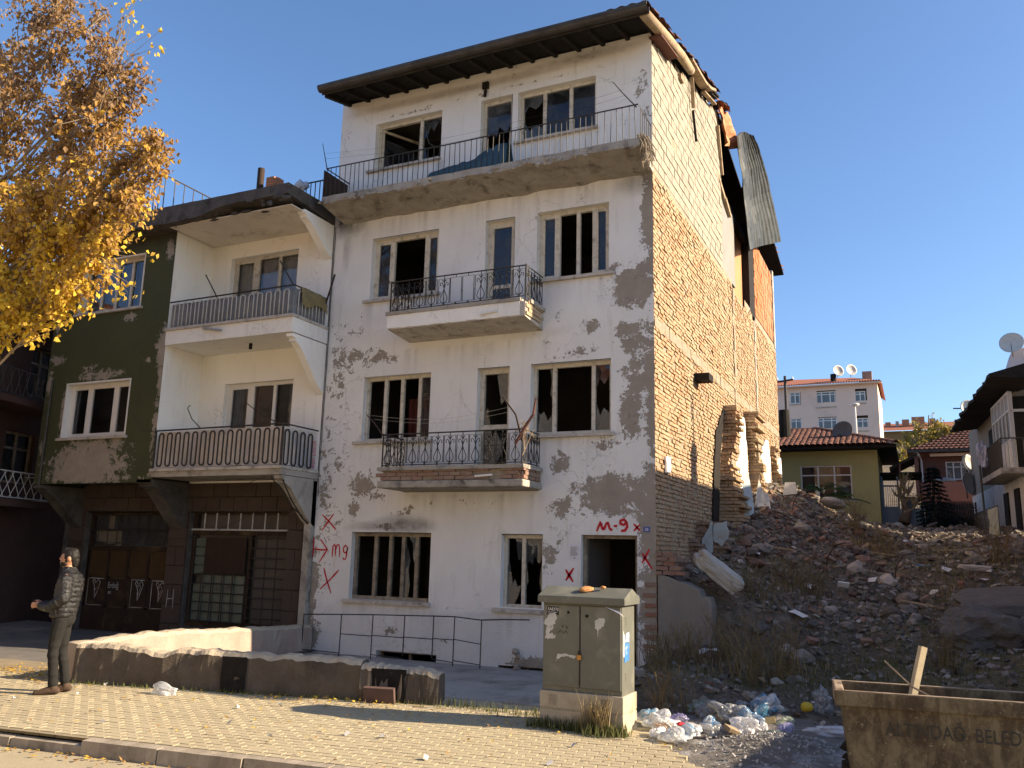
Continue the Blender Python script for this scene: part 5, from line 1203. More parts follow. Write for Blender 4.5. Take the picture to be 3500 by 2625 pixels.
patch([(13.5,3.9),(13.45,4.6),(13.7,5.1),(14.75,5.2),(14.95,4.2),(14.9,3.9)], 4, 'white_int', HB, amp=.04)
patch([(.55,3.4),(.55,3.68),(.85,3.7),(.82,3.42)], 5, 'white_int', HB, amp=.02)
M['dirty_plaster'] = simple('dirty_room_plaster', (.5,.48,.44), (.36,.33,.29), 3, .95, .5, 16, .012, dirt=(.2,.16,.13), dscale=3)
# pieces of fallen plaster and slab leaning in the gap
def leaning(name, pts, th, mat, lab, cat='plaster slab'):
    pts = [Vector(p) for p in pts]; n = (pts[1]-pts[0]).cross(pts[2]-pts[0]).normalized()*th; k = len(pts)
    q = MB(); q.raw(pts+[p+n for p in pts], [tuple(range(k)), tuple(range(2*k-1,k-1,-1))]+[((i+1)%k,i,i+k,(i+1)%k+k) for i in range(k)])
    c = sum(pts, Vector())/k; o = q.build(name, M[mat], None, org=(c.x,c.y,min(p.z for p in pts))); return tag(o, lab, cat)
leaning('plaster_slab', [(.35,6.0,2.6),(.55,6.1,2.6),(.5,6.5,3.2),(.46,6.5,3.5),(.4,6.45,3.95),(.3,6.3,3.8)], .05, 'blue_int', 'tall pale blue plaster piece propped beside the brick stub')
leaning('plaster_slab', [(.45,6.9,3.1),(.8,7.05,3.1),(.72,7.35,3.45),(.6,7.3,3.55),(.5,7.35,3.85)], .05, 'dirty_plaster', 'pale triangular plaster piece at the foot of the stub')
leaning('plaster_slab', [(.8,9.2,3.6),(1.15,9.3,3.65),(1.1,9.4,3.95),(.85,9.35,3.95)], .05, 'dirty_plaster', 'small white plaster piece on top of the debris mound')
SB = thing('blue_wall_stump', 'stepped brick stump with pale blue plaster faces near the corner', 'ruin', (.3,3,1.6))
stub(SB, 2.9, 3.3, lambda t: .62-.1*abs(math.sin(t*5)), 1.55, 2.62, 6, bme2); stub(SB, 2.3, 2.9, lambda t: .3-.15*t, 1.5, 2.3, 7, bme2); stub(SB, 1.5, 2.3, lambda t: .25-.2*t, 1.5, 2.0, 8, bme2)
MB().prism(jag_poly([(.05,2.05),(.1,2.2),(.28,2.66),(.32,2.66),(.32,2.1),(.2,1.9)], 3, .02, 4), 'y', 2.84, 2.885).build('plaster_patch', M['blue_int'], SB)
MB().prism(jag_poly([(.34,2.3),(.36,2.62),(.6,2.68),(.63,2.4),(.5,2.2)], 4, .02, 4), 'y', 2.83, 2.88).build('plaster_patch', M['blue_int'], SB)
MB().box(-.02,.5,2.95,3.25,1.4,2.55).build('mortar_core', M['mortar'], SB)
# low retaining wall continuing the front of the house
RW = thing('retaining_wall', 'broken grey rendered retaining wall at the corner of the lot', 'wall', (.45,.1,0))
M['greyrender'] = simple('grey_render', (.25,.225,.195), (.18,.165,.14), 1.8, .95, .6, 18, .015, dirt=(.2,.18,.15), dscale=1.2)
MB().prism([(.02,-.3),(.02,1.7),(.2,1.66),(.35,1.6),(.5,1.56),(.62,1.5),(.7,1.47),(.74,1.36),(.86,1.36),(.9,1.2),(.88,.9),(.93,.5),(.95,-.3)], 'y', -.02, .35).build('wall', M['greyrender'], RW, bevel=.02)
stub(RW, -.02, .3, lambda t: .5-.3*t, 1.68, 2.05, 9, bme2, .02)
for k in range(7): inst('brick', bme2, RW, (-.1+U(-.02,.02),-.01,.55+.16*k+U(-.02,.02)), (U(-.05,.05),0,U(-.05,.05)), (.2,.05,.062))
fs_ = MB().rock((0,0,0), (1.0,.5,.34), 6, .16, 4, rot=(.25,R(38),.35), boxy=.85).build('fallen_slab', M['concrete'], None); fs_.location = (.92,.38,1.76); tag(fs_, 'thick broken wall slab tipped against the retaining wall', 'wall slab')
# ------------------------------------------------------------------ rubble
M['rub'] = simple('grey_rubble', (.27,.24,.205), (.17,.15,.13), 2.5, .97, .8, 26, .02, per=.55, dirt=(.06,.052,.044), dscale=2)
M['rub_r'] = simple('reddish_rubble', (.23,.145,.11), (.16,.105,.085), 2.5, .97, .8, 26, .02, per=.5, dirt=(.09,.075,.062), dscale=2)
M['rub_p'] = simple('pale_rubble', (.45,.41,.36), (.33,.3,.26), 2.5, .97, .6, 26, .02, per=.35, dirt=(.14,.12,.1), dscale=2)
rr = random.Random(77); ROCK = {}
for key in ('rub','rub_r','rub_p'):
    ROCK[key] = []
    for k in range(7):
        me = MB().rock((0,0,0),(1,1,1),k+rr.random()*9,.45,2,boxy=.45 if k % 2 else .15).mesh('stone'); me.materials.append(M[key]); ROCK[key].append(me)
def dens(x, y):
    d = .25
    d += 1.2*math.exp(-((x-2.0)/1.6)**2-((y-3.2)/3.0)**2)+.9*math.exp(-((x-1.4)/1.3)**2-((y-8)/2.6)**2)+.7*math.exp(-((x-6.4)/1.2)**2-((y-11)/3.)**2)+.8*math.exp(-((x-5.6)/1.4)**2-((y-.8)/1.4)**2)+.5*math.exp(-((x-3.2)/1.6)**2-((y-13.)/1.5)**2)
    return d*(.35+.9*max(0, .5+fbm(x*.7,y*.7,5.)))
LBL = {'rub': ('rubble_stone','rough grey rubble stone lying on the debris slope','stone','grey stones of the debris slope'),
       'rub_r': ('brick_lump','reddish lump of broken brickwork on the debris slope','brick lump','red brick lumps of the debris slope'),
       'rub_p': ('plaster_lump','pale lump of broken plaster on the debris slope','plaster lump','pale plaster lumps of the debris slope')}
def inview(x, y, z, mrg=.02):
    p = Vector((x,y,z))-CAM; dz = p.dot(cf); return dz > 0 and abs(p.dot(cr)/dz) < .6+mrg and abs(p.dot(cu)/dz) < .45+mrg
cnt = {'rub': 0, 'rub_r': 0, 'rub_p': 0}; cap = {'rub': 170, 'rub_r': 70, 'rub_p': 60}; tries = 0
while sum(cnt.values()) < 280 and tries < 20000:
    tries += 1; x, y = rr.uniform(.15,8.5), rr.uniform(-2.8,18)
    if rr.random() > dens(x, y)*.8 or not inview(x, y, H(x,y)): continue
    red = math.exp(-((x-1.4)/1.5)**2-((y-7.5)/3.2)**2); key = 'rub_r' if rr.random() < .1+.4*red else ('rub_p' if rr.random() < .2 else 'rub')
    if cnt[key] >= cap[key]: continue
    cnt[key] += 1; s_ = rr.uniform(.1,.27)*(1.5 if rr.random() < .2 else 1)*(1+.03*max(0,y)); fl = rr.uniform(.35,.8)
    o = inst(LBL[key][0], rr.choice(ROCK[key]), None, (x,y,H(x,y)+s_*fl*.22), (rr.uniform(-.5,.5),rr.uniform(-.5,.5),rr.uniform(0,6.3)), (s_,s_*rr.uniform(.6,1),s_*fl)); tag(o, *LBL[key][1:])
def small_stuff(n, smin, smax, mat, name, lab, seed, flat=.6, dn=dens):
    r = random.Random(seed); q = MB(); c = 0; t_ = 0
    while c < n and t_ < n*40:
        t_ += 1; x, y = r.uniform(.1,8.5), r.uniform(-3.4,19)
        if r.random() > dn(x, y) or not inview(x, y, H(x,y), .05): continue
        c += 1; s_ = smin+(smax-smin)*r.random()**2; s_ *= 1+.03*max(0,y)
        Mx = Euler((r.uniform(-.7,.7),r.uniform(-.7,.7),r.uniform(0,6.3))).to_matrix(); cc = Vector((x,y,H(x,y)+s_*.12)); a, b, h = s_/2, s_/2*r.uniform(.5,1), s_/2*r.uniform(.3,flat)
        q.hexa([cc+Mx@Vector((sx*a*r.uniform(.6,1),sy*b*r.uniform(.6,1),sz*h*r.uniform(.6,1))) for sz in (-1,1) for sx, sy in ((-1,-1),(1,-1),(1,1),(-1,1))])
    o = q.build(name, M[mat], None, fix=False); tag(o, lab, 'rubble', kind='stuff')
small_stuff(9000,.03,.14,'rub','rubble','loose small grey rubble strewn over the lot',1)
small_stuff(2400,.03,.14,'rub_r','brick_rubble','loose small red brick rubble strewn over the lot',2, dn=lambda x,y: math.exp(-((x-1.4)/1.5)**2-((y-7.5)/3.4)**2)+.12*dens(x,y)+.6*math.exp(-((x-6.6)/1.)**2-((y-12)/3.)**2))
small_stuff(900,.03,.12,'rub_p','plaster_rubble','loose pale plaster crumbs strewn over the lot',3,.3)
# special large pieces
def bigrock(name, c, d, seed, mat, lab, rot=(0,0,0), boxy=.3, rough=.35, cat='boulder', sub=4):
    q = MB().rock((0,0,0), d, seed, rough, sub, rot=rot, boxy=boxy); o = q.build(name, M[mat], None, smooth=False); o.location = c; return tag(o, lab, cat)
M['conglom'] = simple('rough_broken_concrete', (.2,.178,.155), (.13,.118,.105), 4, .97, 1., 30, .05, dirt=(.19,.175,.155), dscale=9)
bigrock('concrete_slab', (5.75,3.6,1.28), (3.2,2.3,.62), 3, 'conglom', 'large flat slab of broken concrete at the right of the lot', (R(8),R(-4),R(15)), .55, .22, 'concrete slab')
bigrock('concrete_boulder', (4.78,1.15,.95), (1.25,1.0,.75), 8, 'conglom', 'big rough brown concrete boulder behind the container', (.2,.1,.4), .3, .45)
bigrock('concrete_boulder', (5.85,.75,1.0), (.8,.7,.6), 12, 'rub', 'grey concrete boulder at the right edge behind the container', (.4,.3,.2), .6, .3)
bigrock('concrete_slab', (5.0,7.4,1.9), (.8,.4,.13), 4, 'rub_p', 'thin pale concrete slab lying flat in the grass', (.12,.05,.2), .75, .15, 'concrete slab')
bigrock('sandbag', (1.75,12.3,3.62), (.8,.45,.3), 5, 'rub', 'grey slumped sack on the crest of the mound', (.1,.2,.5), .1, .2, 'sack')
o = MB().box(-.1,.1,-.01,.01,-.06,.06).build('white_board', M['white_paint'], None); o.location = (2.6,3.4,1.55); o.rotation_euler = (.8,.1,.2); tag(o, 'small white board piece lying in the middle of the rubble', 'board')
# ------------------------------------------------------------------ distribution cabinet
CA = 0.; CE = Vector((math.cos(CA),math.sin(CA),0)); CN = Vector((-math.sin(CA),math.cos(CA),0)); CO = Vector((-.03,-4.71,0))
def PC(u, z, d): return CO+CE*u+CN*d+Vector((0,0,z))
CB = thing('electric_cabinet', 'grey-green two-door street cabinet on a pale plinth', 'street cabinet', (.42,-4.45,.1))
M['cabinet'] = simple('grey_green_cabinet_paint', (.125,.13,.108), (.105,.11,.093), 2.2, .5, .08, 30, .003, spec=.4, dirt=(.2,.2,.165), dscale=2.6)
M['plinth'] = simple('beige_grp_plinth', (.42,.37,.28), (.36,.315,.24), 2.5, .75, .15, 30, .004, dirt=(.2,.17,.12), dscale=2.2)
M['torn'] = simple('torn_white_paper', (.55,.55,.53), (.42,.42,.4), 14, .9, .3, 40, .004)
def cbx(mb, u0, u1, d0, d1, z0, z1): return mb.hexa([PC(u0,z0,d0),PC(u1,z0,d0),PC(u1,z0,d1),PC(u0,z0,d1),PC(u0,z1,d0),PC(u1,z1,d0),PC(u1,z1,d1),PC(u0,z1,d1)])
W_ = .97; DP = .5
q = MB(); cbx(q,.0,W_,0,DP,.02,.285); cbx(q,.004,W_-.004,.004,DP-.004,.285,.3); cbx(q,0,W_,0,DP,.3,.48); q.build('plinth', M['plinth'], CB, bevel=.008)
for u in (.1,.72):
    q = MB(); cbx(q,u,u+.115,-.004,.001,.325,.455); e = q.build('embossed_panel', M['plinth'], CB, bevel=.003)
    q = MB(); cbx(q,u+.012,u+.103,-.0065,-.0035,.337,.443); q.build('emblem', M['kerb'], e)
q = MB(); cbx(q,.02,W_-.02,.03,DP-.02,.48,1.43); q.build('body', M['cabinet'], CB, bevel=.006)
for (a, b) in ((.03,.462),(.474,W_-.03)):
    q = MB(); cbx(q,a,b,.012,.032,.535,1.405); q.build('door', M['cabinet'], CB, bevel=.005)
q = MB(); cbx(q,.464,.472,.006,.04,.56,1.4); q.build('lock_bar', M['iron'], CB)
ov = .03; zr = 1.43
q = MB(); pr = [(-ov,zr),(-ov,zr+.075),(DP*.5,zr+.175),(DP+ov,zr+.075),(DP+ov,zr)]
n = len(pr); q.raw([PC(-ov,z,d) for d,z in pr]+[PC(W_+ov,z,d) for d,z in pr], [tuple(range(n)), tuple(range(2*n-1,n-1,-1))]+[((i+1)%n,i,i+n,(i+1)%n+n) for i in range(n)]); q.build('roof', M['cabinet'], CB, bevel=.006)
q = MB(); cbx(q,.445,.495,-.02,.008,.83,.885); pk = q.build('padlock', simple('brass', (.45,.25,.07), (.38,.2,.06), 8, .4, .1, 30, .001, metal=.6), CB, bevel=.005)
MB().tube([PC(.455,.885,-.006),PC(.456,.915,-.006),PC(.47,.928,-.006),PC(.484,.915,-.006),PC(.485,.885,-.006)], .005, 6).build('shackle', M['iron'], pk)
def PCf(u, v, d): return PC(u, v, .0105+d)
q = MB(); q.face([PCf(.075,1.295,0),PCf(.215,1.295,0),PCf(.215,1.385,0),PCf(.075,1.385,0)]); st = q.build('sticker', flat('black_sticker', (.012,.012,.012), .5), CB, fix=False)
lettering('SAE372', .032, PCf(.082,1.342,-.002), CE, (0,0,1), 'lettering', M['white_paint'], st, .95)
q = MB()
for k in range(2): q.face([PCf(.085,1.322-.014*k,-.002),PCf(.2-.03*k,1.322-.014*k,-.002),PCf(.2-.03*k,1.328-.014*k,-.002),PCf(.085,1.328-.014*k,-.002)])
q.build('small_print', M['chalk'], st, fix=False)
def torn(pts, seed, amp=.012): MB().face([PCf(x,z,-.0015) for x,z in jag_poly(pts, seed, amp, 6)]).build('torn_poster', M['torn'], CB, fix=False)
torn([(.03,1.2),(.09,1.16),(.15,1.17),(.2,1.27),(.17,1.32),(.1,1.3)], 1); torn([(.05,1.03),(.17,1.04),(.18,1.08),(.1,1.1),(.16,1.16),(.07,1.16)], 2); torn([(.64,1.18),(.68,1.16),(.74,1.2),(.76,1.27),(.7,1.3),(.64,1.24)], 3); torn([(.17,.76),(.2,.82),(.3,.86),(.41,.84),(.42,.87),(.3,.885),(.21,.88)], 4, .008)
torn([(.68,1.08),(.69,1.16),(.67,1.16)], 6, .003)
mark([[(.25,1.17),(.27,1.19),(.26,1.15)],[(.3,1.19),(.31,1.15),(.33,1.18)],[(.2,1.1),(.24,1.13),(.28,1.1),(.3,1.13),(.33,1.1)]], .008, 'faded_scrawl', lambda u, v, d: PCf(u, v, d*.3), 'blackpaint', CB)
MB().tube([PC(.55,1.3,.012),PC(.55,1.3,.006)], .018, 10).build('keyhole', M['char'], CB); MB().tube([PC(.33,1.33,.012),PC(.33,1.33,.008)], .016, 10).build('keyhole', M['char'], CB)
def PCs(u, v, d): return PC(W_-.018-d, v, u)    # right side face
MB().face([PCs(.1,.82,-.002),PCs(.27,.84,-.002),PCs(.28,1.02,-.002),PCs(.12,1.03,-.002)]).build('poster', simple('blue_poster', (.035,.14,.42), (.05,.2,.5), 9, .6, .1, 30, .001, dirt=(.4,.45,.5), dscale=12), CB, fix=False)
MB().face([PCs(x,z,-.002) for x,z in jag_poly([(.12,1.035),(.28,1.025),(.27,1.14),(.16,1.13)], 5, .006, 4)]).build('poster', simple('pale_poster', (.4,.46,.52), (.3,.38,.5), 14, .6, .1, 30, .001), CB, fix=False)
MB().face([PCs(x,z,-.002) for x,z in jag_poly([(.05,.9),(.1,.88),(.12,1.1),(.06,1.16)], 7, .01, 4)]).build('torn_poster', M['torn'], CB, fix=False)
for k in range(5): MB().hexa([PCs(.13,1.2+.022*k,-.001),PCs(.19,1.2+.022*k,-.001),PCs(.19,1.2+.022*k,.004),PCs(.13,1.2+.022*k,.004),PCs(.13,1.207+.022*k,-.004),PCs(.19,1.207+.022*k,-.004),PCs(.19,1.207+.022*k,.004),PCs(.13,1.207+.022*k,.004)]).build('vent_slot', M['cabinet'], CB)
for k in range(4): MB().hexa([PCs(.13,.63+.022*k,-.001),PCs(.17,.63+.022*k,-.001),PCs(.17,.63+.022*k,.004),PCs(.13,.63+.022*k,.004),PCs(.13,.637+.022*k,-.004),PCs(.17,.637+.022*k,-.004),PCs(.17,.637+.022*k,.004),PCs(.13,.637+.022*k,.004)]).build('vent_slot', M['cabinet'], CB)
MB().face([PC(.76,1.415,-.005),PC(.93,1.37,-.03),PC(.99,1.31,-.02),PC(.97,1.335,-.05)]).build('paper_strip', M['paper'], CB, fix=False)
M['bread'] = simple('bread_crust', (.5,.26,.1), (.38,.18,.07), 20, .85, .5, 60, .006)
o = MB().rock((0,0,0),(.15,.11,.045),3,.35,3).build('bread_piece', M['bread'], None, smooth=True); o.location = PC(.5,1.585,.13); o.rotation_euler = (.45,0,.3); tag(o, 'larger flat piece of bread on the cabinet roof', 'bread')
o = MB().rock((0,0,0),(.07,.05,.035),5,.35,2).build('bread_piece', M['bread'], None, smooth=True); o.location = PC(.68,1.61,.17); tag(o, 'small bread crumb near the cabinet roof ridge', 'bread')
# ------------------------------------------------------------------ refuse container
KO = Vector((3.22,-6.37,0))
def PK(u, z, d): return KO+ES*u+ET*d+Vector((0,0,z))
KT = thing('refuse_container', 'rusty open refuse container with faded stencilled lettering', 'container', (4.2,-6.0,0))
t = MT('rusty_container_paint'); v = t.noise(7, 9, .75, dist=.4, vec=t.mapv(t.pos(), (1,1,.45)))
a = t.mix(t.ramp(v, .42, .58), (.07,.052,.032), (.165,.137,.088)); a = t.mix(t.ramp(t.noise(3, 6, .7), .5, .66), a, (.06,.042,.026)); a = t.mix(t.ramp(t.noise(30, 5, .75), .6, .68), a, (.27,.24,.175))
a = t.mix(t.math('MULTIPLY', t.ramp(t.noise(2.2, 6, .7, vec=t.mapv(t.pos(), (6,6,.7))), .55, .7), .5), a, (.05,.035,.02))
M['skip'] = t.pr(a, .8, t.bump(t.noise(40, 6, .7), .5, .006), .15, .3)
M['skiprim'] = simple('worn_steel_rim', (.2,.14,.09), (.34,.27,.19), 9, .6, .3, 40, .004, dirt=(.08,.05,.03), dscale=5)
LN, DW = 1.85, .62; zt = .95
def kb(mb, u0, u1, d0, d1, z0, z1, tu=0, td=0): return mb.hexa([PK(u0+tu,z0,d0+td),PK(u1-tu,z0,d0+td),PK(u1-tu,z0,d1-td),PK(u0+tu,z0,d1-td),PK(u0,z1,d0),PK(u1,z1,d0),PK(u1,z1,d1),PK(u0,z1,d1)])
q = MB()
def wallq(u0,u1,d0,d1): 
    return None
ins = .045
# front, back, ends as thin plates leaning in
def plate(p): # 4 points outer, thickness inward given
    return p
q.hexa([PK(.12,.05,.06),PK(LN-.12,.05,.06),PK(LN-.12,.05,.075),PK(.12,.05,.075),PK(ins,zt-.1,.03),PK(LN-ins,zt-.1,.03),PK(LN-ins,zt-.1,.045),PK(ins,zt-.1,.045)])
q.hexa([PK(.12,.05,DW-.08),PK(LN-.12,.05,DW-.08),PK(LN-.12,.05,DW-.065),PK(.12,.05,DW-.065),PK(ins,zt-.1,DW-.045),PK(LN-ins,zt-.1,DW-.045),PK(LN-ins,zt-.1,DW-.03),PK(ins,zt-.1,DW-.03)])
q.hexa([PK(.12,.05,.075),PK(.135,.05,.075),PK(.135,.05,DW-.08),PK(.12,.05,DW-.08),PK(ins,zt-.1,.045),PK(ins+.015,zt-.1,.045),PK(ins+.015,zt-.1,DW-.045),PK(ins,zt-.1,DW-.045)])
q.hexa([PK(LN-.135,.05,.075),PK(LN-.12,.05,.075),PK(LN-.12,.05,DW-.08),PK(LN-.135,.05,DW-.08),PK(LN-ins-.015,zt-.1,.045),PK(LN-ins,zt-.1,.045),PK(LN-ins,zt-.1,DW-.045),PK(LN-ins-.015,zt-.1,DW-.045)])
q.hexa([PK(.12,.04,.06),PK(LN-.12,.04,.06),PK(LN-.12,.04,DW-.06),PK(.12,.04,DW-.06),PK(.12,.055,.06),PK(LN-.12,.055,.06),PK(LN-.12,.055,DW-.06),PK(.12,.055,DW-.06)])
q.build('body', M['skip'], KT)
q = MB(); kb(q,0,LN,0,.05,zt-.11,zt); q.build('front_rim', M['skip'], KT, bevel=.006); q = MB(); kb(q,0,LN,DW-.05,DW,zt-.11,zt+.004); q.build('back_rim', M['skip'], KT, bevel=.006)
q = MB(); kb(q,0,.075,.052,DW-.052,zt-.11,zt+.012); q.build('end_rim', M['skiprim'], KT, bevel=.012); q = MB(); kb(q,LN-.075,LN,.052,DW-.052,zt-.11,zt+.012); q.build('end_rim', M['skiprim'], KT, bevel=.012)
q = MB(); kb(q,.002,LN,.004,.046,zt,zt+.006); q.build('rim_edge', M['skiprim'], KT); q = MB(); kb(q,.002,LN,DW-.046,DW-.004,zt+.004,zt+.01); q.build('rim_edge', M['skiprim'], KT)
for u in (.2,LN-.2): MB().tube([PK(u,.0,.2),PK(u,.0,.26)], .07, 12).build('wheel', M['char'], KT)
lettering('ALTINDAĞ  BELEDİYESİ', .105, PK(.36,.64,.029), ES, (0,0,1), 'lettering', M['blackpaint'], KT, .78)
o = MB().beam(PK(.52,.55,.42), PK(.72,1.28,.5), .055, .05); o = o.build('wooden_lath', simple('pale_new_wood', (.6,.5,.32), (.5,.41,.26), 6, .8, .2, 30, .003), None, org=PK(.52,.55,.42)); tag(o, 'pale wooden lath sticking up out of the container', 'lath')
o = MB().tube([PK(.42,1.15,.5),PK(.6,.98,.3),PK(.78,.9,.15)], .008, 5).build('dry_stalk', M['wood'], None, org=PK(.6,.9,.3)); tag(o, 'thin dry stalk leaning across the wooden lath', 'stalk')
q = MB()
for k in range(60): q.rock(PK(.12+1.6*U(0,1),.3+U(0,.25),.1+.42*U(0,1)), (U(.1,.3),U(.1,.25),U(.06,.2)), k, .4, 1)
q.build('rubbish', M['char'], KT)['kind'] = 'stuff'
# ------------------------------------------------------------------ litter
def plastic(name, c, c2=None, tr=.35):
    t = MT(name); col = c if not c2 else t.mix(t.ramp(t.noise(6, 3), .45, .55), c, c2); nr = t.bump(t.noise(16, 5, .6), .6, .03)
    d = t.n('BsdfDiffuse', {0: col, 'Normal': nr}); tl = t.n('BsdfTranslucent', {0: col}); g = t.n('BsdfGlossy', {0: (1,1,1), 'Roughness': .25, 'Normal': nr})
    a = t.n('MixShader', {0: tr, 1: d, 2: tl}); a = t.n('MixShader', {0: .1, 1: a, 2: g}); a = t.n('MixShader', {0: t.rng(t.noise(7,4,.6), .35, .65, .1, .6), 1: a, 2: t.n('BsdfTransparent')}); return t.out(a)
PLA = [plastic('clear_bag', (.62,.64,.66)), plastic('white_bag', (.72,.73,.76)), plastic('printed_bag', (.68,.7,.72), (.1,.3,.5)), plastic('orange_bag', (.6,.4,.25), (.6,.6,.58)), plastic('grey_bag', (.33,.35,.37)), plastic('blue_bag', (.06,.2,.42), (.5,.55,.6)), plastic('violet_bag', (.3,.28,.55), (.55,.55,.62)), plastic('greenish_bag', (.32,.38,.3))]
def crumple(seed, sub=4):
    bm = bmesh.new(); bmesh.ops.create_icosphere(bm, subdivisions=sub, radius=.5); off = Vector((seed*2.7,seed*1.3,seed))
    for v in bm.verts:
        p = v.co.copy(); r = abs(noise.noise(p*1.9+off))*.9+abs(noise.noise(p*4.2+off))*.3+.5*noise.noise(p*1.3+off)
        v.co = p*(.62+r); v.co.z = max(v.co.z, -.33)
    me = bpy.data.meshes.new('bag'); bm.to_mesh(me); bm.free(); return me
bags = [(1.16,-4.2,.17,.36,0,'bright clear plastic bag heap against the cabinet plinth'),(1.02,-4.02,.2,.26,2,'tall pale bag with blue print beside the cabinet'),(1.33,-3.85,.17,.25,6,'violet striped plastic bag behind the clear ones'),(1.28,-4.3,.16,.2,3,'orange printed wrapper on top of the litter heap'),(1.5,-4.45,.15,.24,2,'blue and white printed bag at the pavement end'),(1.48,-4.72,.15,.3,0,'large clear bag at the corner of the paving'),(1.28,-4.6,.14,.2,1,'small white bag on the paving edge'),(1.6,-4.3,.14,.2,1,'white crumpled bag behind the large clear one'),
 (1.55,-3.3,.17,.34,4,'grey shaded plastic bag in the litter row'),(1.78,-3.35,.2,.42,4,'large dim grey bag in the middle of the litter'),(1.35,-3.05,.17,.34,7,'greenish plastic bag nearest the dark bushes'),(2.15,-3.0,.26,.5,2,'big pale bag with coloured print at the right of the litter'),(2.0,-3.4,.18,.3,5,'bright blue and orange wrapper among the litter'),(1.65,-3.75,.14,.26,5,'blue plastic scrap between the bags'),(2.05,-3.75,.14,.34,1,'whitish plastic sheet on the litter front edge'),(2.45,-3.75,.13,.2,6,'small round bluish bag at the end of the litter'),(2.2,-3.65,.13,.16,1,'tiny white bottle-shaped bag among the litter'),(1.85,-3.0,.18,.34,4,'dull grey sack behind the litter row'),(2.4,-3.3,.15,.22,7,'yellowish green wrapper below the big pale bag'),(1.75,-4.05,.13,.24,4,'thin grey film in front of the bags')]
for k, (x, y, z, s_, mi, lb) in enumerate(bags):
    me = crumple(k+3); me.materials.append(PLA[mi]); o = inst('plastic_bag', me, None, (x,y,z), (0,0,k*1.3), (s_*.95,s_*.8,s_*.6)); tag(o, lb, 'plastic bag')
me = crumple(41); me.materials.append(PLA[0]); o = inst('plastic_bag', me, None, (-4.92,-5.42,.14), (0,0,.2), (.36,.16,.13)); tag(o, 'clear carrier bag lying on the paving before the low wall', 'plastic bag')
me = crumple(42); me.materials.append(PLA[6]); o = inst('plastic_bag', me, None, (5.45,1.25,1.35), (0,0,.2), (.3,.25,.35)); tag(o, 'blue and white bag on the rocks behind the container', 'plastic bag')
me = crumple(43); me.materials.append(PLA[1]); o = inst('plastic_bag', me, None, (2.95,-3.6,.15), (0,0,.1), (.75,.3,.15)); tag(o, 'flat white plastic sheet lying left of the container', 'plastic sheet')
me = crumple(44); me.materials.append(PLA[4]); o = inst('plastic_bag', me, None, (2.75,-2.6,.3), (0,0,.1), (.25,.25,.4)); tag(o, 'upright grey plastic scrap on the shaded earth', 'plastic bag')
o = MB().rock((0,0,0),(.14,.12,.12),3,.2,2).build('yellow_tub', simple('yellow_plastic', (.5,.36,.03), (.42,.3,.03), 5, .5, .1), None, smooth=True); o.location = (2.6,-2.9,.28); tag(o, 'small yellow plastic tub beside the big pale bag', 'tub')
r = random.Random(31); M['scrap'] = simple('scrap_paper', (.6,.59,.56), (.48,.47,.45), 9, .9, .1, 40, .002)
for k in range(46):
    if k < 30: x, y = r.uniform(.8,7), r.uniform(-2.5,15); z = H(x,y)+.1; nm, lb, gp = 'paper_scrap', 'small white scrap lying on the debris slope', 'white scraps on the debris slope'
    else: x, y = r.uniform(-6.5,1.5), r.uniform(-7.2,-5.2); z = .115; nm, lb, gp = 'litter_scrap', 'tiny white scrap on the sunlit paving', 'scraps on the paving'
    if not inview(x,y,z): continue
    s_ = r.uniform(.05,.16) if k < 30 else r.uniform(.02,.05)
    o = MB().face([(-s_,-s_*.6,.0),(s_*.8,-s_*.5,.02),(s_,s_*.5,0),(0,s_*.7,.03),(-s_*.9,s_*.4,.0)]).build(nm, M['scrap'], None, fix=False); o.location = (x,y,z); o.rotation_euler = (r.uniform(-.5,.5),r.uniform(-.5,.5),r.uniform(0,6)); tag(o, lb, 'scrap', gp)
for (x,y,lb) in ((3.95,7.2,'bright blue plastic scrap high on the rubble'),(2.75,6.0,'sky blue plastic scrap among grey stones')):
    o = MB().face([(-.14,-.08,0),(.12,-.07,.03),(.14,.07,.0),(-.08,.09,.04)]).build('blue_scrap', PLA[5], None, fix=False); o.location = (x,y,H(x,y)+.12); tag(o, lb, 'scrap')
# ash heap by the container
q = MB()
for k in range(700):
    a, b = r.gauss(0,.45), r.gauss(0,.5); x, y = 2.55+a, -4.45+b; s_ = r.uniform(.005,.02); z = .075+.15*math.exp(-(a*a+b*b)/.3)
    if y < -5.6 or x > 3.15: continue
    Mx = Euler((r.uniform(-1,1),r.uniform(-1,1),r.uniform(0,6))).to_matrix(); q.hexa([Vector((x,y,z))+Mx@Vector((sx*s_,sy*s_*.5,sz*s_*.25)) for sz in (-1,1) for sx,sy in ((-1,-1),(1,-1),(1,1),(-1,1))])
tag(q.build('ash_heap', simple('pale_ash', (.42,.42,.42), (.28,.28,.28), 6, .95, .4, 30, .01, per=.5), None, fix=False), 'pale grey heap of ash and chips left of the container', 'ash', kind='stuff')
q = MB(); n = 26
for i in range(n):
    for j in range(n):
        def C(i, j):
            a, b = -1.3+2.6*i/n, -1.4+2.6*j/n; x, y = 2.6+a, -4.3+b; return (x, y, max(H(x,y)+.005, .02)+.17*math.exp(-(a*a+b*b)/.5)+.02*fbm(x*4,y*4))
        q.face([C(i,j),C(i+1,j),C(i+1,j+1),C(i,j+1)])
struct(q.build('ash_ground', simple('ashy_earth', (.17,.155,.14), (.11,.1,.09), 2, .97, .8, 22, .03, dirt=(.42,.42,.43), dscale=2.4), None, fix=False, smooth=True))

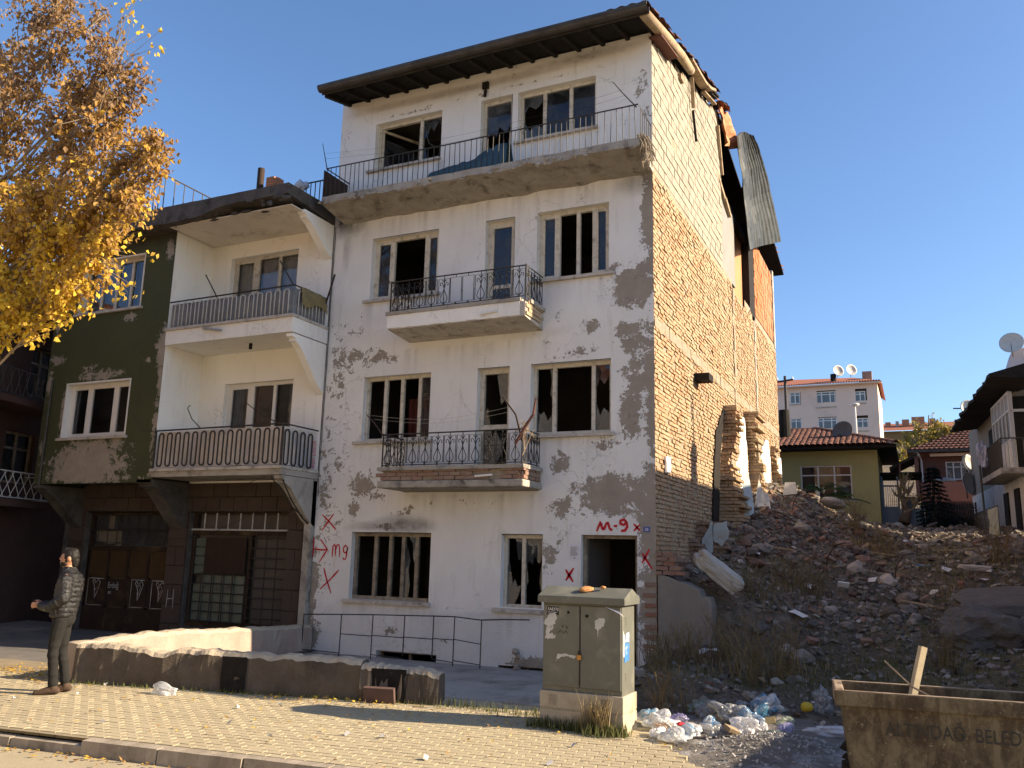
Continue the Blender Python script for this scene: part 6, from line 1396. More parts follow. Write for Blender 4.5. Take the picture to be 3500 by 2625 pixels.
# loose bricks, laths and bent rods among the rubble, small litter by the bags
r = random.Random(57); lb_me = MB().box(-.1,.1,-.05,.05,-.032,.032).mesh('loose_brick'); lb_me.materials.append(M['brick_dk'])
c = 0
while c < 60:
    x, y = r.gauss(1.7,1.1), r.gauss(6,3.6)
    if not (.5 < x < 6.5 and -.5 < y < 15 and inview(x,y,H(x,y))): continue
    c += 1; o = inst('loose_brick', lb_me, None, (x,y,H(x,y)+.05), (r.uniform(-.6,.6),r.uniform(-.6,.6),r.uniform(0,6.3))); tag(o, 'whole red brick lying loose on the debris slope', 'brick', 'loose bricks on the debris slope')
for k, (x, y, L, lb) in enumerate(((2.6,5.2,.9,'weathered timber lath across the grey stones'),(1.6,9.2,1.1,'long timber lath near the mound crest'),(3.9,3.1,.7,'short timber lath low in the rubble'),(1.3,4.2,.8,'timber lath beside the blue plaster stump'),(3.0,8.2,.8,'thin timber lath by the golden weeds'),(4.9,10.4,1.0,'timber lath on the grassy side of the lot'))):
    a = r.uniform(0,3.1); d = V(math.cos(a)*L/2,math.sin(a)*L/2,.05); c_ = V(x,y,H(x,y)+.1); tag(MB().beam(c_-d,c_+d,.06,.03).build('timber_lath', M['wood'], None, org=c_), lb, 'lath')
for k, (x, y, lb) in enumerate(((1.2,7.6,'bent rusty rod sticking out by the brick stub'),(2.2,4.3,'bent rusty rod in the middle of the rubble'),(3.4,6.1,'rusty rod curving out of grey stones'),(1.5,11,'rusty rod on the mound crest'))):
    c_ = V(x,y,H(x,y)); tag(MB().tube([c_-V(0,0,.1),c_+V(.05,.1,.3),c_+V(.2,.1,.55),c_+V(.42,.05,.6)], .012, 5).build('bent_rod', M['iron_rust'], None, org=c_), lb, 'rod')
def bottle(c, rot, lb, mat):
    o = MB().lathe([(0,0),(.035,0),(.035,.15),(.012,.2),(.012,.23),(0,.23)], (0,0,0), 10).build('plastic_bottle', mat, None, smooth=True); o.location = c; o.rotation_euler = rot; tag(o, lb, 'bottle')
bottle((1.62,-4.05,.16), (1.5,0,.8), 'clear plastic bottle lying between the litter bags', PLA[0]); bottle((2.3,-3.95,.13), (1.55,0,2.2), 'greenish plastic bottle at the front of the litter', PLA[7])
for (x, y, s_, m_, lb) in ((1.42,-4.15,.11,'red_print','small red carton crushed among the bags'),(1.95,-4.05,.13,'wood','brown cardboard piece before the bags'),(1.3,-4.0,.1,'paper','white carton wedged between bags'),(2.25,-3.35,.12,'khaki_cloth','folded khaki rag in the litter')):
    o = MB().obox((0,0,0),(s_*1.4,s_,s_*.4)).build('carton', M[m_], None, bevel=.006); o.location = (x,y,.15); o.rotation_euler = (r.uniform(-.4,.4),r.uniform(-.4,.4),r.uniform(0,3)); tag(o, lb, 'carton')
# ------------------------------------------------------------------ house off the right edge whose shadow lies over the lot
SH = thing('corner_house', 'plain two-storey rendered house on the far side of the empty lot', 'house', (9.3,6,0))
MB().box(8.2,10.4,-1.0,14.2,-.5,7.12).build('wall', M['lilac'], SH)
MB().prism([(-1.2,7.1),(-1.2,7.4),(6.2,7.5),(14.5,7.4),(14.5,7.1)], 'x', 8.0, 10.6).build('roof', M['tile_bright'], SH)
MB().box(8.25,8.7,4.85,5.3,7.3,8.35).build('chimney', M['brick'], SH); MB().tube([(8.5,5.08,8.3),(8.5,5.08,9.45)], .05, 8).build('flue', M['iron'], SH)
for y in (0.5,3.4,6.5,9.6,12.2):
    for z in (1.6,4.5): w_ = MB().box(8.15,8.19,y,y+1.2,z,z+1.3).build('window', M['upvc'], SH); MB().box(8.135,8.148,y+.07,y+1.13,z+.07,z+1.23).build('pane', M['glass_clean'], w_)
MB().box(6.25,6.45,-5.6,-1.02,-.3,2.1).build('shade_wall', M['greyrender'], SH)  # added wall out of view, sized to shade the ash ground
# ------------------------------------------------------------------ green bungalow
GH = thing('green_bungalow', 'yellow-green single-storey house with tiled hip roof above the lot', 'house', (0,22,3.4))
def P20(u, v, d): return Vector((u, 20+d, v))
gw = (.04,1.85,4.21,5.5)
o = wall_sheet('wall', M['greenhouse'], GH, P20, -3.2, 2.76, 3.2, 6.12, [gw], .25, .2); lo(o, -.66)
lo(MB().box(2.62,2.76,20.02,25,3.2,6.1).build('side_wall', M['greenhouse'], GH))
MB().box(-3.2,2.6,20.25,25,3.2,6.1).build('house_core', M['room'], GH)
o = window(GH, P20, *gw, .06, (.345,.665), ('glass','glass','glass'), M['upvc'], fw=.05, trans=(.72,), sill=(.03,.15,.06,.06), glass=M['glass_clean'])
MB().face([(gw[0],20.18,gw[2]),(gw[1],20.18,gw[2]),(gw[1],20.18,gw[3]),(gw[0],20.18,gw[3])]).build('curtain', simple('dull_red_curtain', (.1,.055,.05), (.08,.05,.045), 2, .95, .1), o, fix=False)
ez, rz = 6.14, 7.2; q = MB()
q.face([(-3.6,19.3,ez),(3.42,19.3,ez),(.4,22.5,rz),(-3.6,22.5,rz)]); q.face([(3.42,19.3,ez),(3.42,25.7,ez),(.4,22.5,rz)]); q.face([(-3.6,25.7,ez),(-3.6,22.5,rz),(.4,22.5,rz),(3.42,25.7,ez)])
GRF = q.build('roof', M['tile'], GH, fix=False); MB().box(-3.6,3.4,19.3,25.6,ez-.1,ez-.02).build('eave_board', M['char'], GRF)
n_r = 10
for i in range(n_r):
    t0 = i/n_r; y = 19.26+3.2*t0; z = ez+(rz-ez)*t0; xr = 3.42-3.0*t0
    x = -1.6
    while x < xr-.05: inst('tile', TILE, GRF, (x,y,z+.02), (.32,0,U(-.04,.04)), (1,.9,1)); x += .2
for k in range(20): t_ = k/20; inst('ridge_tile', TILE, GRF, (3.42-3.0*t_,19.3+3.2*t_,ez+(rz-ez)*t_+.05), (.24,0,R(43)), (1.3,.7,1.3))
for k in range(9): inst('ridge_tile', TILE, GRF, (.35-.36*k,22.5,rz+.02), (0,0,math.pi/2), (1.3,1,1.3))
tag(MB().tube([(-.6,21,6.5),(-.6,21,7.2),(-.6,21,7.84)], [.24,.23,.2], 12).build('round_chimney', M['char'], None, org=(-.6,21,6.5)), 'fat sooty round chimney on the green house roof', 'chimney')
PT = thing('utility_pole', 'dark T-shaped utility pole behind the green house', 'pole', (-.87,24,3.4))
MB().tube([(-.87,24,3.2),(-.89,24,9.85)], .06, 8).build('mast', M['iron'], PT); MB().beam((-1.25,24,9.6),(-.55,24,9.68),.07,.07).build('crossarm', M['iron'], PT)
for x in (-1.22,-.58): MB().lathe([(0,0),(.05,.02),(.04,.1),(0,.12)], (x,24,9.68), 8).build('insulator', M['white_paint'], PT)
SL = thing('street_lamp', 'slim white street lamp rising behind the green house', 'street lamp', (1.57,30,3.6))
MB().tube([(1.58,30,3.4),(1.55,30,9.4)], [.07,.045], 8).build('mast', M['upvc'], SL); MB().lathe([(0,0),(.07,.02),(.22,.1),(.2,.16),(0,.18)], (1.55,30,9.36), 14).build('lamp_head', M['upvc'], SL, smooth=True)
def dish(name, c, r_, az, tilt, mat, lab, pole=None):
    Mx = Euler((tilt,0,az)).to_matrix(); q = thing(name, lab, 'satellite dish', c); c = Vector(c)
    MB().lathe([(r_*k/6, .0+r_*.3*(k/6)**2) for k in range(7)]+[(r_*k/6, .02+r_*.3*(k/6)**2) for k in range(6,-1,-1)], c, 20, Mx).build('reflector', mat, q, smooth=True)
    MB().tube([c+Mx@Vector((0,-r_*.95,.25*r_)), c+Mx@Vector((0,-r_*.35,r_*.95))], .015, 5).build('feed_arm', M['iron'], q)
    MB().tube([c+Mx@Vector((0,0,-.02)), c+Vector((0,0,-(pole or r_*1.2)))], .03, 6).build('mount', M['iron'], q)
M['dish'] = simple('pale_dish_metal', (.55,.53,.49), (.46,.44,.4), 5, .5, .05, 20, .002)
M['dishdk'] = simple('grey_dish_metal', (.13,.13,.13), (.1,.1,.1), 5, .6, .05, 20, .002)
dish('satellite_dish', (1.6,20.8,6.85), .4, R(-20), R(75), M['dishdk'], 'dark grey dish on the green house roof')
# gate and porch beside the bungalow
GT = thing('blue_gate', 'tall grey-blue sheet metal gate beside the green house', 'gate', (3.2,20.5,3.4))
M['bluemetal'] = simple('grey_blue_gate_paint', (.12,.165,.22), (.1,.14,.19), 3, .6, .15, 20, .004, dirt=(.16,.16,.16), dscale=2)
for x in (2.8,3.34): MB().box(x,x+.06,20.48,20.54,3.3,5.1).build('post', M['bluemetal'], GT)
MB().box(2.86,3.34,20.5,20.52,3.4,4.0).build('sheet', M['bluemetal'], GT); MB().box(2.86,3.34,20.49,20.53,4.72,4.78).build('rail', M['bluemetal'], GT)
for k in range(7): MB().box(2.88+.068*k,2.895+.068*k,20.48,20.5,3.45,4.72).build('bar', M['bluemetal'], GT)
MB().box(3.45,3.9,20.5,20.53,3.3,4.35).build('side_panel', M['bluemetal'], GT)
MB().box(2.78,4.2,20.8,23.5,5.2,5.28).build('porch_roof', M['char'], GT)
# ------------------------------------------------------------------ apartment block on the hill
AP = thing('apartment_block', 'pale pink three-storey apartment block with red roof on the hill', 'apartment block', (-4,85,10))
M['apt'] = simple('pale_pink_render', (.8,.6,.48), (.72,.54,.43), .35, .9, .1, 4, .01, dirt=(.6,.46,.38), dscale=.25)
def P80(u, v, d): return Vector((u, 80+d, v))
aw = [(-10.3,-9.3,18.4,19.65),(-7.52,-6.47,18.42,19.68),(-4.85,-2.94,17.96,19.58),(-1.06,-.03,18.2,19.42),(-10.3,-9.3,15.5,16.85),(-7.56,-6.42,15.66,16.86),(-4.8,-2.92,15.2,16.8),(-1.0,.1,15.3,16.6),(-7.56,-6.42,12.7,13.9),(-4.8,-2.92,12.3,13.9)]
wall_sheet('wall', M['apt'], AP, P80, -13, 1.16, 8, 20.25, aw, 1.2, .15); MB().box(-13,1.0,80.3,92,8,20.2).build('house_core', M['room'], AP); MB().box(.98,1.16,80.02,92,8,20.2).build('side_wall', M['apt'], AP)
for (a,b,c,d) in aw:
    o = window(AP, P80, a, b, c, d, .05, (.28,.72) if b-a > 1.5 else (.5,), ('glass',)*(3 if b-a > 1.5 else 2), M['upvc'], fw=.1, trans=(.2,.8) if b-a > 1.5 else (.75,), sill=(.05,.05,.1,.1), glass=M['glass_clean'])
    MB().face([(a,80.16,c),(b,80.16,c),(b,80.16,d),(a,80.16,d)]).build('curtain', M['curtain'], o, fix=False)
q = MB(); q.face([(-13.6,79.4,20.3),(1.6,79.4,20.3),(-1.4,85,21.9),(-13.6,85,22.2)]); q.face([(1.6,79.4,20.3),(1.6,92,20.3),(-1.4,85,21.9)]); ARF = q.build('roof', M['tile_bright'], AP, fix=False)
q = MB()
for k in range(52):
    x = -12+.26*k; q.prism([(x,20.36),(x+.1,20.46),(x+.2,20.36)], 'y', 79.35, 79.6)
q.build('eave_tiles', M['tile_bright'], ARF)['kind'] = 'stuff'
MB().box(-13.6,1.6,79.42,80.0,20.14,20.27).build('eave_board', M['apt'], ARF)
MB().box(-.35,.6,82.5,83.5,20.4,22.0).build('chimney', M['brick_dk'], ARF); MB().tube([(-3.2,82,20.9),(-3.2,82,21.8)], .3, 8).build('chimney', M['char'], ARF)
dish('satellite_dish', (-2.75,82,22.1), .62, R(35), R(80), M['dish'], 'left pale dish on the apartment roof ridge'); dish('satellite_dish', (-1.45,82,22.1), .62, R(35), R(80), M['dish'], 'right pale dish on the apartment roof near the chimney')
FB_ = thing('ochre_block', 'ochre building with red roof and chimneys beyond the yellow tree', 'building', (5,115,14))
MB().box(-1.,12,110,122,12,19.3).build('wall', simple('ochre_render', (.32,.19,.08), (.28,.165,.07), 1, .9, .1, 5, .01), FB_)
q = MB(); q.face([(-1.5,109.3,19.3),(12.5,109.3,19.3),(12.5,116,21.2),(-1.5,116,21.2)]); fr = q.build('roof', M['tile_bright'], FB_, fix=False)
for x, w2_, z in ((.9,.7,21.0),(2.2,.4,21.1),(3.0,.9,21.3),(4.2,1.6,21.6),(6.4,.7,21.3)): MB().box(x,x+w2_,113,114,20,z).build('chimney', M['hollow'] if w2_ != .4 else M['concrete'], fr)
for x in (.6,3.6,6.6): w_ = MB().box(x,x+.9,109.9,109.98,16.9,18.2).build('window', M['upvc'], FB_); MB().box(x+.1,x+.8,109.86,109.895,17.0,18.1).build('pane', M['glass_clean'], w_)
# ------------------------------------------------------------------ brick-red house
PH = thing('red_brown_house', 'red-brown house with tiled roof and balcony behind the dark fir', 'house', (5.8,34,3.6))
M['pinkred'] = simple('red_brown_render', (.16,.075,.058), (.13,.062,.05), 1.5, .9, .15, 8, .01)
def P32(u, v, d): return Vector((u, 32+d, v))
wall_sheet('wall', M['pinkred'], PH, P32, 4.2, 10, 3.0, 7.35, [(5.35,6.35,5.95,6.82),(4.75,5.1,4.9,6.4)], .6, .15); MB().box(4.2,10,32.2,39,3,7.3).build('house_core', M['room'], PH); MB().box(4.2,4.3,32.02,39,3,7.3).build('side_wall', M['pinkred'], PH)
o = window(PH, P32, 5.35, 6.35, 5.95, 6.82, .05, (.33,.66), ('glass','glass','glass'), M['upvc'], fw=.05, trans=(.7,), glass=M['glass_clean']); MB().face([(5.35,32.16,5.95),(6.35,32.16,5.95),(6.35,32.16,6.82),(5.35,32.16,6.82)]).build('curtain', M['curtain'], o, fix=False)
q = MB(); q.face([(3.7,31.2,7.35),(10,31.2,7.35),(10,35.5,8.9),(6.6,35.5,8.9)]); q.face([(3.7,31.2,7.35),(6.6,35.5,8.9),(3.7,39.5,7.35)]); prf = q.build('roof', M['tile'], PH, fix=False)
for i in range(9):
    t0 = i/9; x = 3.75+2.9*t0
    q = MB()
    while x < 8.6: q.prism([(x,7.36+1.55*t0),(x+.1,7.44+1.55*t0),(x+.2,7.36+1.55*t0)], 'y', 31.15+4.3*t0, 31.65+4.3*t0); x += .21
    q.build('tile_row', M['tile'], prf)['kind'] = 'stuff'
MB().box(3.7,10,31.2,31.3,7.22,7.36).build('gutter', M['gutter'], prf); MB().box(4.7,8,31.6,31.7,7.05,7.18).build('awning_box', M['apt'], PH)
MB().tube([(4.1,31.4,7.25),(4.22,31.5,7.1),(4.3,31.9,6.9),(4.35,31.95,3.4)], .05, 6).build('downpipe', M['upvc'], PH)
b_ = MB().box(4.2,8,30.8,32,4.72,4.85).build('balcony', M['pinkred'], PH); MB().box(4.2,8,30.78,30.86,4.85,5.75).build('parapet', simple('pink_parapet', (.3,.14,.1), (.26,.12,.09), 1.5, .9, .1), b_)
MB().rock((5.25,30.9,5.85),(.9,.3,.25),3,.4,2).build('washing', PLA[4], b_)
MB().prism([(2.9,6.35),(4.15,7.0),(4.15,7.1),(2.9,6.45)], 'y', 30.5, 34).build('lean_to_roof', M['char'], PH); MB().tube([(3.35,30.6,3.4),(3.35,30.6,6.6)], .04, 6).build('lean_to_post', M['wood_red'], PH); MB().box(4.0,4.15,30.6,34,5.0,6.9).build('lean_to_wall', M['pinkred'], PH)
FN_ = thing('picket_fence', 'grey picket fence in shade below the red-brown house', 'fence', (5.6,27,3.3))
me = MB().box(-.035,.035,-.012,.012,0,1.25).mesh('picket'); me.materials.append(M['gutter'])
for k in range(34): inst('picket', me, FN_, (4.2+.1*k,27,3.3+U(-.03,.03)))
for z in (3.6,4.3): MB().box(4.1,7.6,27.02,27.05,z,z+.06).build('rail', M['gutter'], FN_)
MB().box(6.35,6.75,26.6,26.9,2.5,4.6).build('gate_pier', M['pinkred'], FN_)
dish('satellite_dish', (6.05,28,6.25), .42, R(50), R(75), M['dish'], 'upper leaning pale dish before the red-brown house'); dish('satellite_dish', (5.95,27.5,5.35), .5, R(55), R(80), M['dish'], 'lower big weathered dish before the red-brown house')
AC = thing('aerial_pole', 'aerial pole with a dish on the chimney behind the red-brown house', 'aerial', (6.6,38,8))
MB().box(6.15,7.2,38,38.8,7.6,9.75).build('chimney', M['mortar'], AC); MB().tube([(6.6,37.6,7.6),(6.55,37.6,10.6)], .04, 6).build('mast', M['iron'], AC); MB().beam((6.1,37.6,10.3),(7.0,37.6,10.25),.06,.06).build('crossarm', M['iron'], AC)
dish('satellite_dish', (6.8,37.7,10.3), .42, R(20), R(82), M['dish'], 'small pale dish on the aerial pole')
# ------------------------------------------------------------------ grey-white house with glazed balcony on the right
RH = thing('balcony_house', 'grey-white house with glazed balcony and sagging dark eave at the right edge', 'house', (8,18,2.8))
a_ = R(4.2); RE = Vector((-math.sin(a_),math.cos(a_),0)); RN = Vector((math.cos(a_),math.sin(a_),0)); RO = Vector((6.69,16,0))
def PR_(u, v, d): return RO+RE*u+RN*d+Vector((0,0,v))     # side face: u back, d to the right
M['rhwall'] = simple('grey_white_render', (.6,.58,.55), (.5,.48,.46), .8, .9, .2, 8, .01, dirt=(.26,.25,.24), dscale=.9)
def rb_(mb, u0, u1, d0, d1, z0, z1): return mb.hexa([PR_(u0,z0,d0),PR_(u1,z0,d0),PR_(u1,z0,d1),PR_(u0,z0,d1),PR_(u0,z1,d0),PR_(u1,z1,d0),PR_(u1,z1,d1),PR_(u0,z1,d1)])
q = MB(); rb_(q,.3,12,.35,9,2.2,4.85); q.build('lower_wall', M['rhwall'], RH); q = MB(); rb_(q,1.2,12,.4,9,4.85,7.6); q.build('upper_wall', simple('cream_render', (.26,.23,.19), (.22,.2,.165), 1, .9, .1), RH)
q = MB(); rb_(q,-.1,4.2,-.35,2.4,4.72,4.9); bl = q.build('balcony', M['concrete'], RH)
# glazed side
for u in (.0,.62,1.25,1.9,2.55,3.2): q = MB(); rb_(q,u,u+.07,0,.06,4.9,7.25); q.build('mullion', M['iron_white'], bl)
for z in (5.75,6.65,7.2): q = MB(); rb_(q,.0,3.27,.01,.05,z,z+.07); q.build('transom', M['iron_white'], bl)
q = MB(); rb_(q,.05,3.2,.02,.035,6.7,7.2); q.build('upper_panel', M['panel'], bl)
q = MB(); rb_(q,.05,3.2,.02,.035,4.92,5.75); q.build('lower_panel', M['rhwall'], bl)
for k in range(5): q = MB(); rb_(q,.07+.64*k,.62+.64*k,.025,.03,5.82,6.65); q.build('pane', M['glass_clean'], bl)
for u in (0.,): 
    for d in (.05,.9,1.8): q = MB(); rb_(q,u,u+.06,d,d+.07,4.9,7.25); q.build('mullion', M['iron_white'], bl)
q = MB(); rb_(q,.0,.05,.06,2.3,6.62,6.7); q.build('transom', M['iron_white'], bl); q = MB(); rb_(q,.6,.63,.06,2.3,4.9,7.2); q.build('dark_screen', M['char'], bl)
for k in range(26): MB().tube([PR_(-.05+.16*k,4.9,-.3),PR_(-.05+.16*k,5.8,-.3)], .012, 4).build('railing_bar', M['iron'], bl)
for k in range(12): MB().tube([PR_(-.05,4.9,-.3+.2*k),PR_(-.05,5.8,-.3+.2*k)], .012, 4).build('railing_bar', M['iron'], bl)
MB().tube([PR_(4.1,5.8,-.3),PR_(-.05,5.8,-.3),PR_(-.05,5.8,2.3)], .02, 5).build('handrail', M['iron'], bl)
q = MB(); n = 30
for i in range(n):
    def E(k, up): u = -1.0+10.5*k/n; return PR_(u, 7.55+up+.07*fbm(k*.7,3)-.02*k*.4, -.6+.14*fbm(k*.5,9))
    def F(k, up): u = -1.0+10.5*k/n; return PR_(u, 7.5+up, .5)
    def Gq(k, up): u = -1.0+10.5*k/n; return PR_(u, 9.2+up, 5)
    q.hexa([E(i,0),E(i+1,0),F(i+1,-.05),F(i,-.05),E(i,.1),E(i+1,.1),Gq(i+1,0),Gq(i,0)])
q.build('roof', M['char'], RH)
for (u0,u1) in ((1.4,2.2),(3.4,4.2)): q = MB(); rb_(q,u0,u1,.3,.36,3.0,4.4); q.build('window', M['char'], RH)
q = MB(); rb_(q,5.6,6.4,.34,.38,5.6,6.9); q.build('window', M['char'], RH)
for k in range(24): MB().tube([PR_(-2.5+.2*k,2.3,-.9),PR_(-2.5+.2*k,3.6,-.9)], .012, 4).build('yard_bar', M['iron'], RH)
MB().tube([PR_(-2.5,3.6,-.9),PR_(2.2,3.6,-.9)], .018, 4).build('yard_rail', M['iron'], RH); MB().tube([PR_(1.2,2.3,-.7),PR_(1.2,5.1,-.75)], .035, 6).build('vine_post', M['iron'], RH)
o = crumple(61); o.materials.append(plastic('laundry_white', (.55,.53,.62))); l_ = inst('hanging_laundry', o, None, PR_(2.7,5.55,-.42), (0,0,.3), (.35,.5,1.1)); tag(l_, 'white laundry hanging over the balcony rail', 'laundry')
WB = thing('white_attic', 'white gabled attic storey rising above the sagging eave', 'building', (12,40,8))
def P40(u, v, d): return Vector((u, 40+d, v))
MB().prism([(8.2,5),(8.2,10.8),(8.55,11.2),(9.4,13.9),(14,14.2),(14,5)], 'y', 40, 42.5).build('wall', simple('lilac_white_render', (.5,.46,.5), (.44,.41,.45), 1, .9, .1, 5, .01), WB)
MB().box(8.0,8.7,39.8,40.6,10.6,11.3).build('parapet_pier', M['rhwall'], WB); MB().box(9.9,11.5,39.95,40.0,12.9,13.7).build('window', M['upvc'], WB); MB().box(10.0,11.4,39.93,39.948,13.0,13.6).build('pane', M['glass_clean'], WB)
dish('satellite_dish', (9.35,39.6,14.1), .62, R(-10), R(75), M['dish'], 'pale dish on top of the white attic')
# ------------------------------------------------------------------ added houses across the street, behind the camera, turned sunward for warm fill
M['cream'] = simple('cream_render', (.5,.43,.35), (.45,.39,.32), .6, .9, .1, 6, .01)
HA = R(-13); HU = Vector((math.cos(HA),math.sin(HA),0)); HN = Vector((-math.sin(HA),math.cos(HA),0)); HO = Vector((4,-23,0))
def PH_(u, z, d): return HO+HU*u-HN*d+Vector((0,0,z))
def hb(mb, u0, u1, d0, d1, z0, z1): return mb.hexa([PH_(u0,z0,d0),PH_(u1,z0,d0),PH_(u1,z0,d1),PH_(u0,z0,d1),PH_(u0,z1,d0),PH_(u1,z1,d0),PH_(u1,z1,d1),PH_(u0,z1,d1)])
for k, (x0, x1, h_) in enumerate(((-38,-26,9.5),(-25.6,-13,10.5),(-12.6,0,9),(.4,12,10))):
    T = thing('fill_house', ('leftmost','second','third','rightmost')[k]+' cream house added across the street, out of view, as warm fill', 'house', PH_((x0+x1)/2,0,4))
    q = MB(); hb(q,x0,x1,0,9,-.1,h_); q.build('wall', M['cream'], T)
    q = MB(); q.hexa([PH_(x0-.2,h_,-.4),PH_(x1+.2,h_,-.4),PH_(x1+.2,h_,9.4),PH_(x0-.2,h_,9.4),PH_(x0-.2,h_+1.8,4.4),PH_(x1+.2,h_+1.8,4.4),PH_(x1+.2,h_+1.8,4.6),PH_(x0-.2,h_+1.8,4.6)]); q.build('roof', M['tile_bright'], T)
    for z in (1.2,4.2,6.8):
        for i in range(4):
            xx = x0+1.2+i*(x1-x0-2)/4; q = MB(); hb(q,xx,xx+1.3,-.05,-.005,z,z+1.4); w_ = q.build('window', M['upvc'], T); q = MB(); hb(q,xx+.08,xx+1.22,-.06,-.052,z+.08,z+1.32); q.build('pane', M['glass_clean'], w_)
# ------------------------------------------------------------------ vegetation
def leaf_mat(name, cols, tr=.35, rough=.6):
    t = MT(name); r = t.n('NewGeometry', out=8); a = t.attr('tone')
    rp = t.t.nodes.new('ShaderNodeValToRGB'); e = rp.color_ramp.elements
    t.t.links.new(t.math('ADD', a, t.math('MULTIPLY', t.math('SUBTRACT', r, .5), .55), clamp=True), rp.inputs[0])
    e[0].color = (*cols[0],1); e[-1].color = (*cols[-1],1); e[-1].position = 1
    for i, c in enumerate(cols[1:-1]): k = e.new((i+1)/(len(cols)-1)); k.color = (*c,1)
    col = rp.outputs[0]; d = t.n('BsdfPrincipled', {'Base Color': col, 'Roughness': rough, 'Specular IOR Level': .3}); tl = t.n('BsdfTranslucent', {0: col})
    return t.out(t.n('MixShader', {0: tr, 1: d, 2: tl}))
M['bark'] = simple('grey_brown_bark', (.16,.125,.09), (.1,.078,.058), 7, .95, .6, 30, .01)
M['twig'] = simple('pale_twig', (.3,.24,.17), (.2,.155,.11), 9, .9, .3, 30, .004)
M['autumn'] = leaf_mat('autumn_leaves', [(.25,.16,.085),(.36,.21,.075),(.5,.3,.06),(.64,.43,.05),(.74,.55,.055)], .45)
M['yellowgreen'] = leaf_mat('yellow_green_leaves', [(.25,.17,.05),(.36,.26,.05),(.4,.33,.06),(.3,.3,.07)])
M['green'] = leaf_mat('green_leaflets', [(.05,.09,.022),(.07,.125,.03),(.09,.15,.035)])
M['firgreen'] = leaf_mat('dark_fir_needles', [(.006,.011,.007),(.011,.018,.01),(.016,.026,.014)], .1)
M['drygrass'] = leaf_mat('dry_grass', [(.12,.095,.05),(.2,.15,.075),(.3,.23,.12),(.4,.32,.18)], .25, .9)
M['grass'] = leaf_mat('green_grass', [(.075,.095,.03),(.1,.115,.04),(.15,.135,.055)], .25, .9)
def leaf(mb, tones, c, d, n, L, W, tone):
    """folded pointed leaf: 4 triangles"""
    d = d.normalized(); s_ = d.cross(n); s_ = s_.normalized() if s_.length > 1e-4 else d.orthogonal().normalized(); n = s_.cross(d)
    b = len(mb.v); mb.v += [tuple(c), tuple(c+d*L*.45+s_*W/2+n*W*.18), tuple(c+d*L), tuple(c+d*L*.45-s_*W/2+n*W*.18)]
    mb.f += [(b,b+1,b+2),(b,b+2,b+3)]; mb.mi += [0,0]; tones += [tone]*4
def setTone(o, tones): a = o.data.attributes.new('tone', 'FLOAT', 'POINT'); a.data.foreach_set('value', tones)
def rv(r): 
    while True:
        v = Vector((r.uniform(-1,1),r.uniform(-1,1),r.uniform(-1,1)))
        if .05 < v.length < 1: return v
r = random.Random(99)
TREE = thing('autumn_tree', 'tall street tree with brown and yellow autumn leaves at the left edge', 'tree', (-11.6,-5.9,.1))
# limbs: from the trunk to lobes of the crown, then twigs carrying leaves
lobes = [((-10.6,-5.6,10.4),1.4,.2),((-9.1,-5.4,9.6),1.15,.22),((-8.4,-5.3,8.6),.95,.3),((-7.3,-5.5,9.5),.62,.15),((-7.2,-5.5,8.4),.85,.32),((-6.4,-5.5,7.75),.62,.3),((-8.2,-5.6,7.2),1.05,.52),((-6.9,-5.6,7.1),.75,.45),((-6.25,-5.6,7.1),.5,.35),((-9.3,-5.5,7.4),1.1,.5),((-9.2,-5.6,6.2),.95,.72),((-7.9,-5.7,6.2),.8,.75),((-7.1,-5.7,6.15),.6,.6),((-8.7,-5.8,5.75),.65,.78),((-7.95,-5.8,5.5),.42,.7),((-9.9,-5.6,5.9),.8,.75),((-10.2,-5.5,8.6),1.2,.3),((-6.5,-5.7,6.35),.38,.55),((-8.9,-5.5,10.9),.8,.12),((-7.9,-5.45,9.1),.7,.2),((-7.55,-5.55,7.75),.6,.38),((-8.0,-5.5,10.3),.75,.12),((-6.9,-5.5,9.0),.6,.2),((-6.1,-5.6,7.9),.42,.3),((-5.95,-5.6,7.5),.3,.35),((-7.3,-5.7,5.6),.45,.7),((-8.2,-5.8,5.45),.5,.8),((-7.6,-5.6,6.7),.7,.6),((-8.6,-5.6,6.5),.8,.65),((-10.3,-5.5,6.6),.9,.6),((-10.6,-5.5,7.6),.9,.45)]
trunk = MB(); tr_pts = [V(-11.6,-5.9,-.1),V(-11.55,-5.9,1.5),V(-11.4,-5.85,3.2),V(-11.0,-5.8,5.0),V(-10.7,-5.7,7.0),V(-10.6,-5.6,9.0),V(-10.4,-5.6,11.0)]
trunk.tube(tr_pts, [.26,.22,.19,.15,.11,.07,.03], 10); trunk.build('trunk', M['bark'], TREE, smooth=True)
lv = MB(); tn = []; tw = MB()
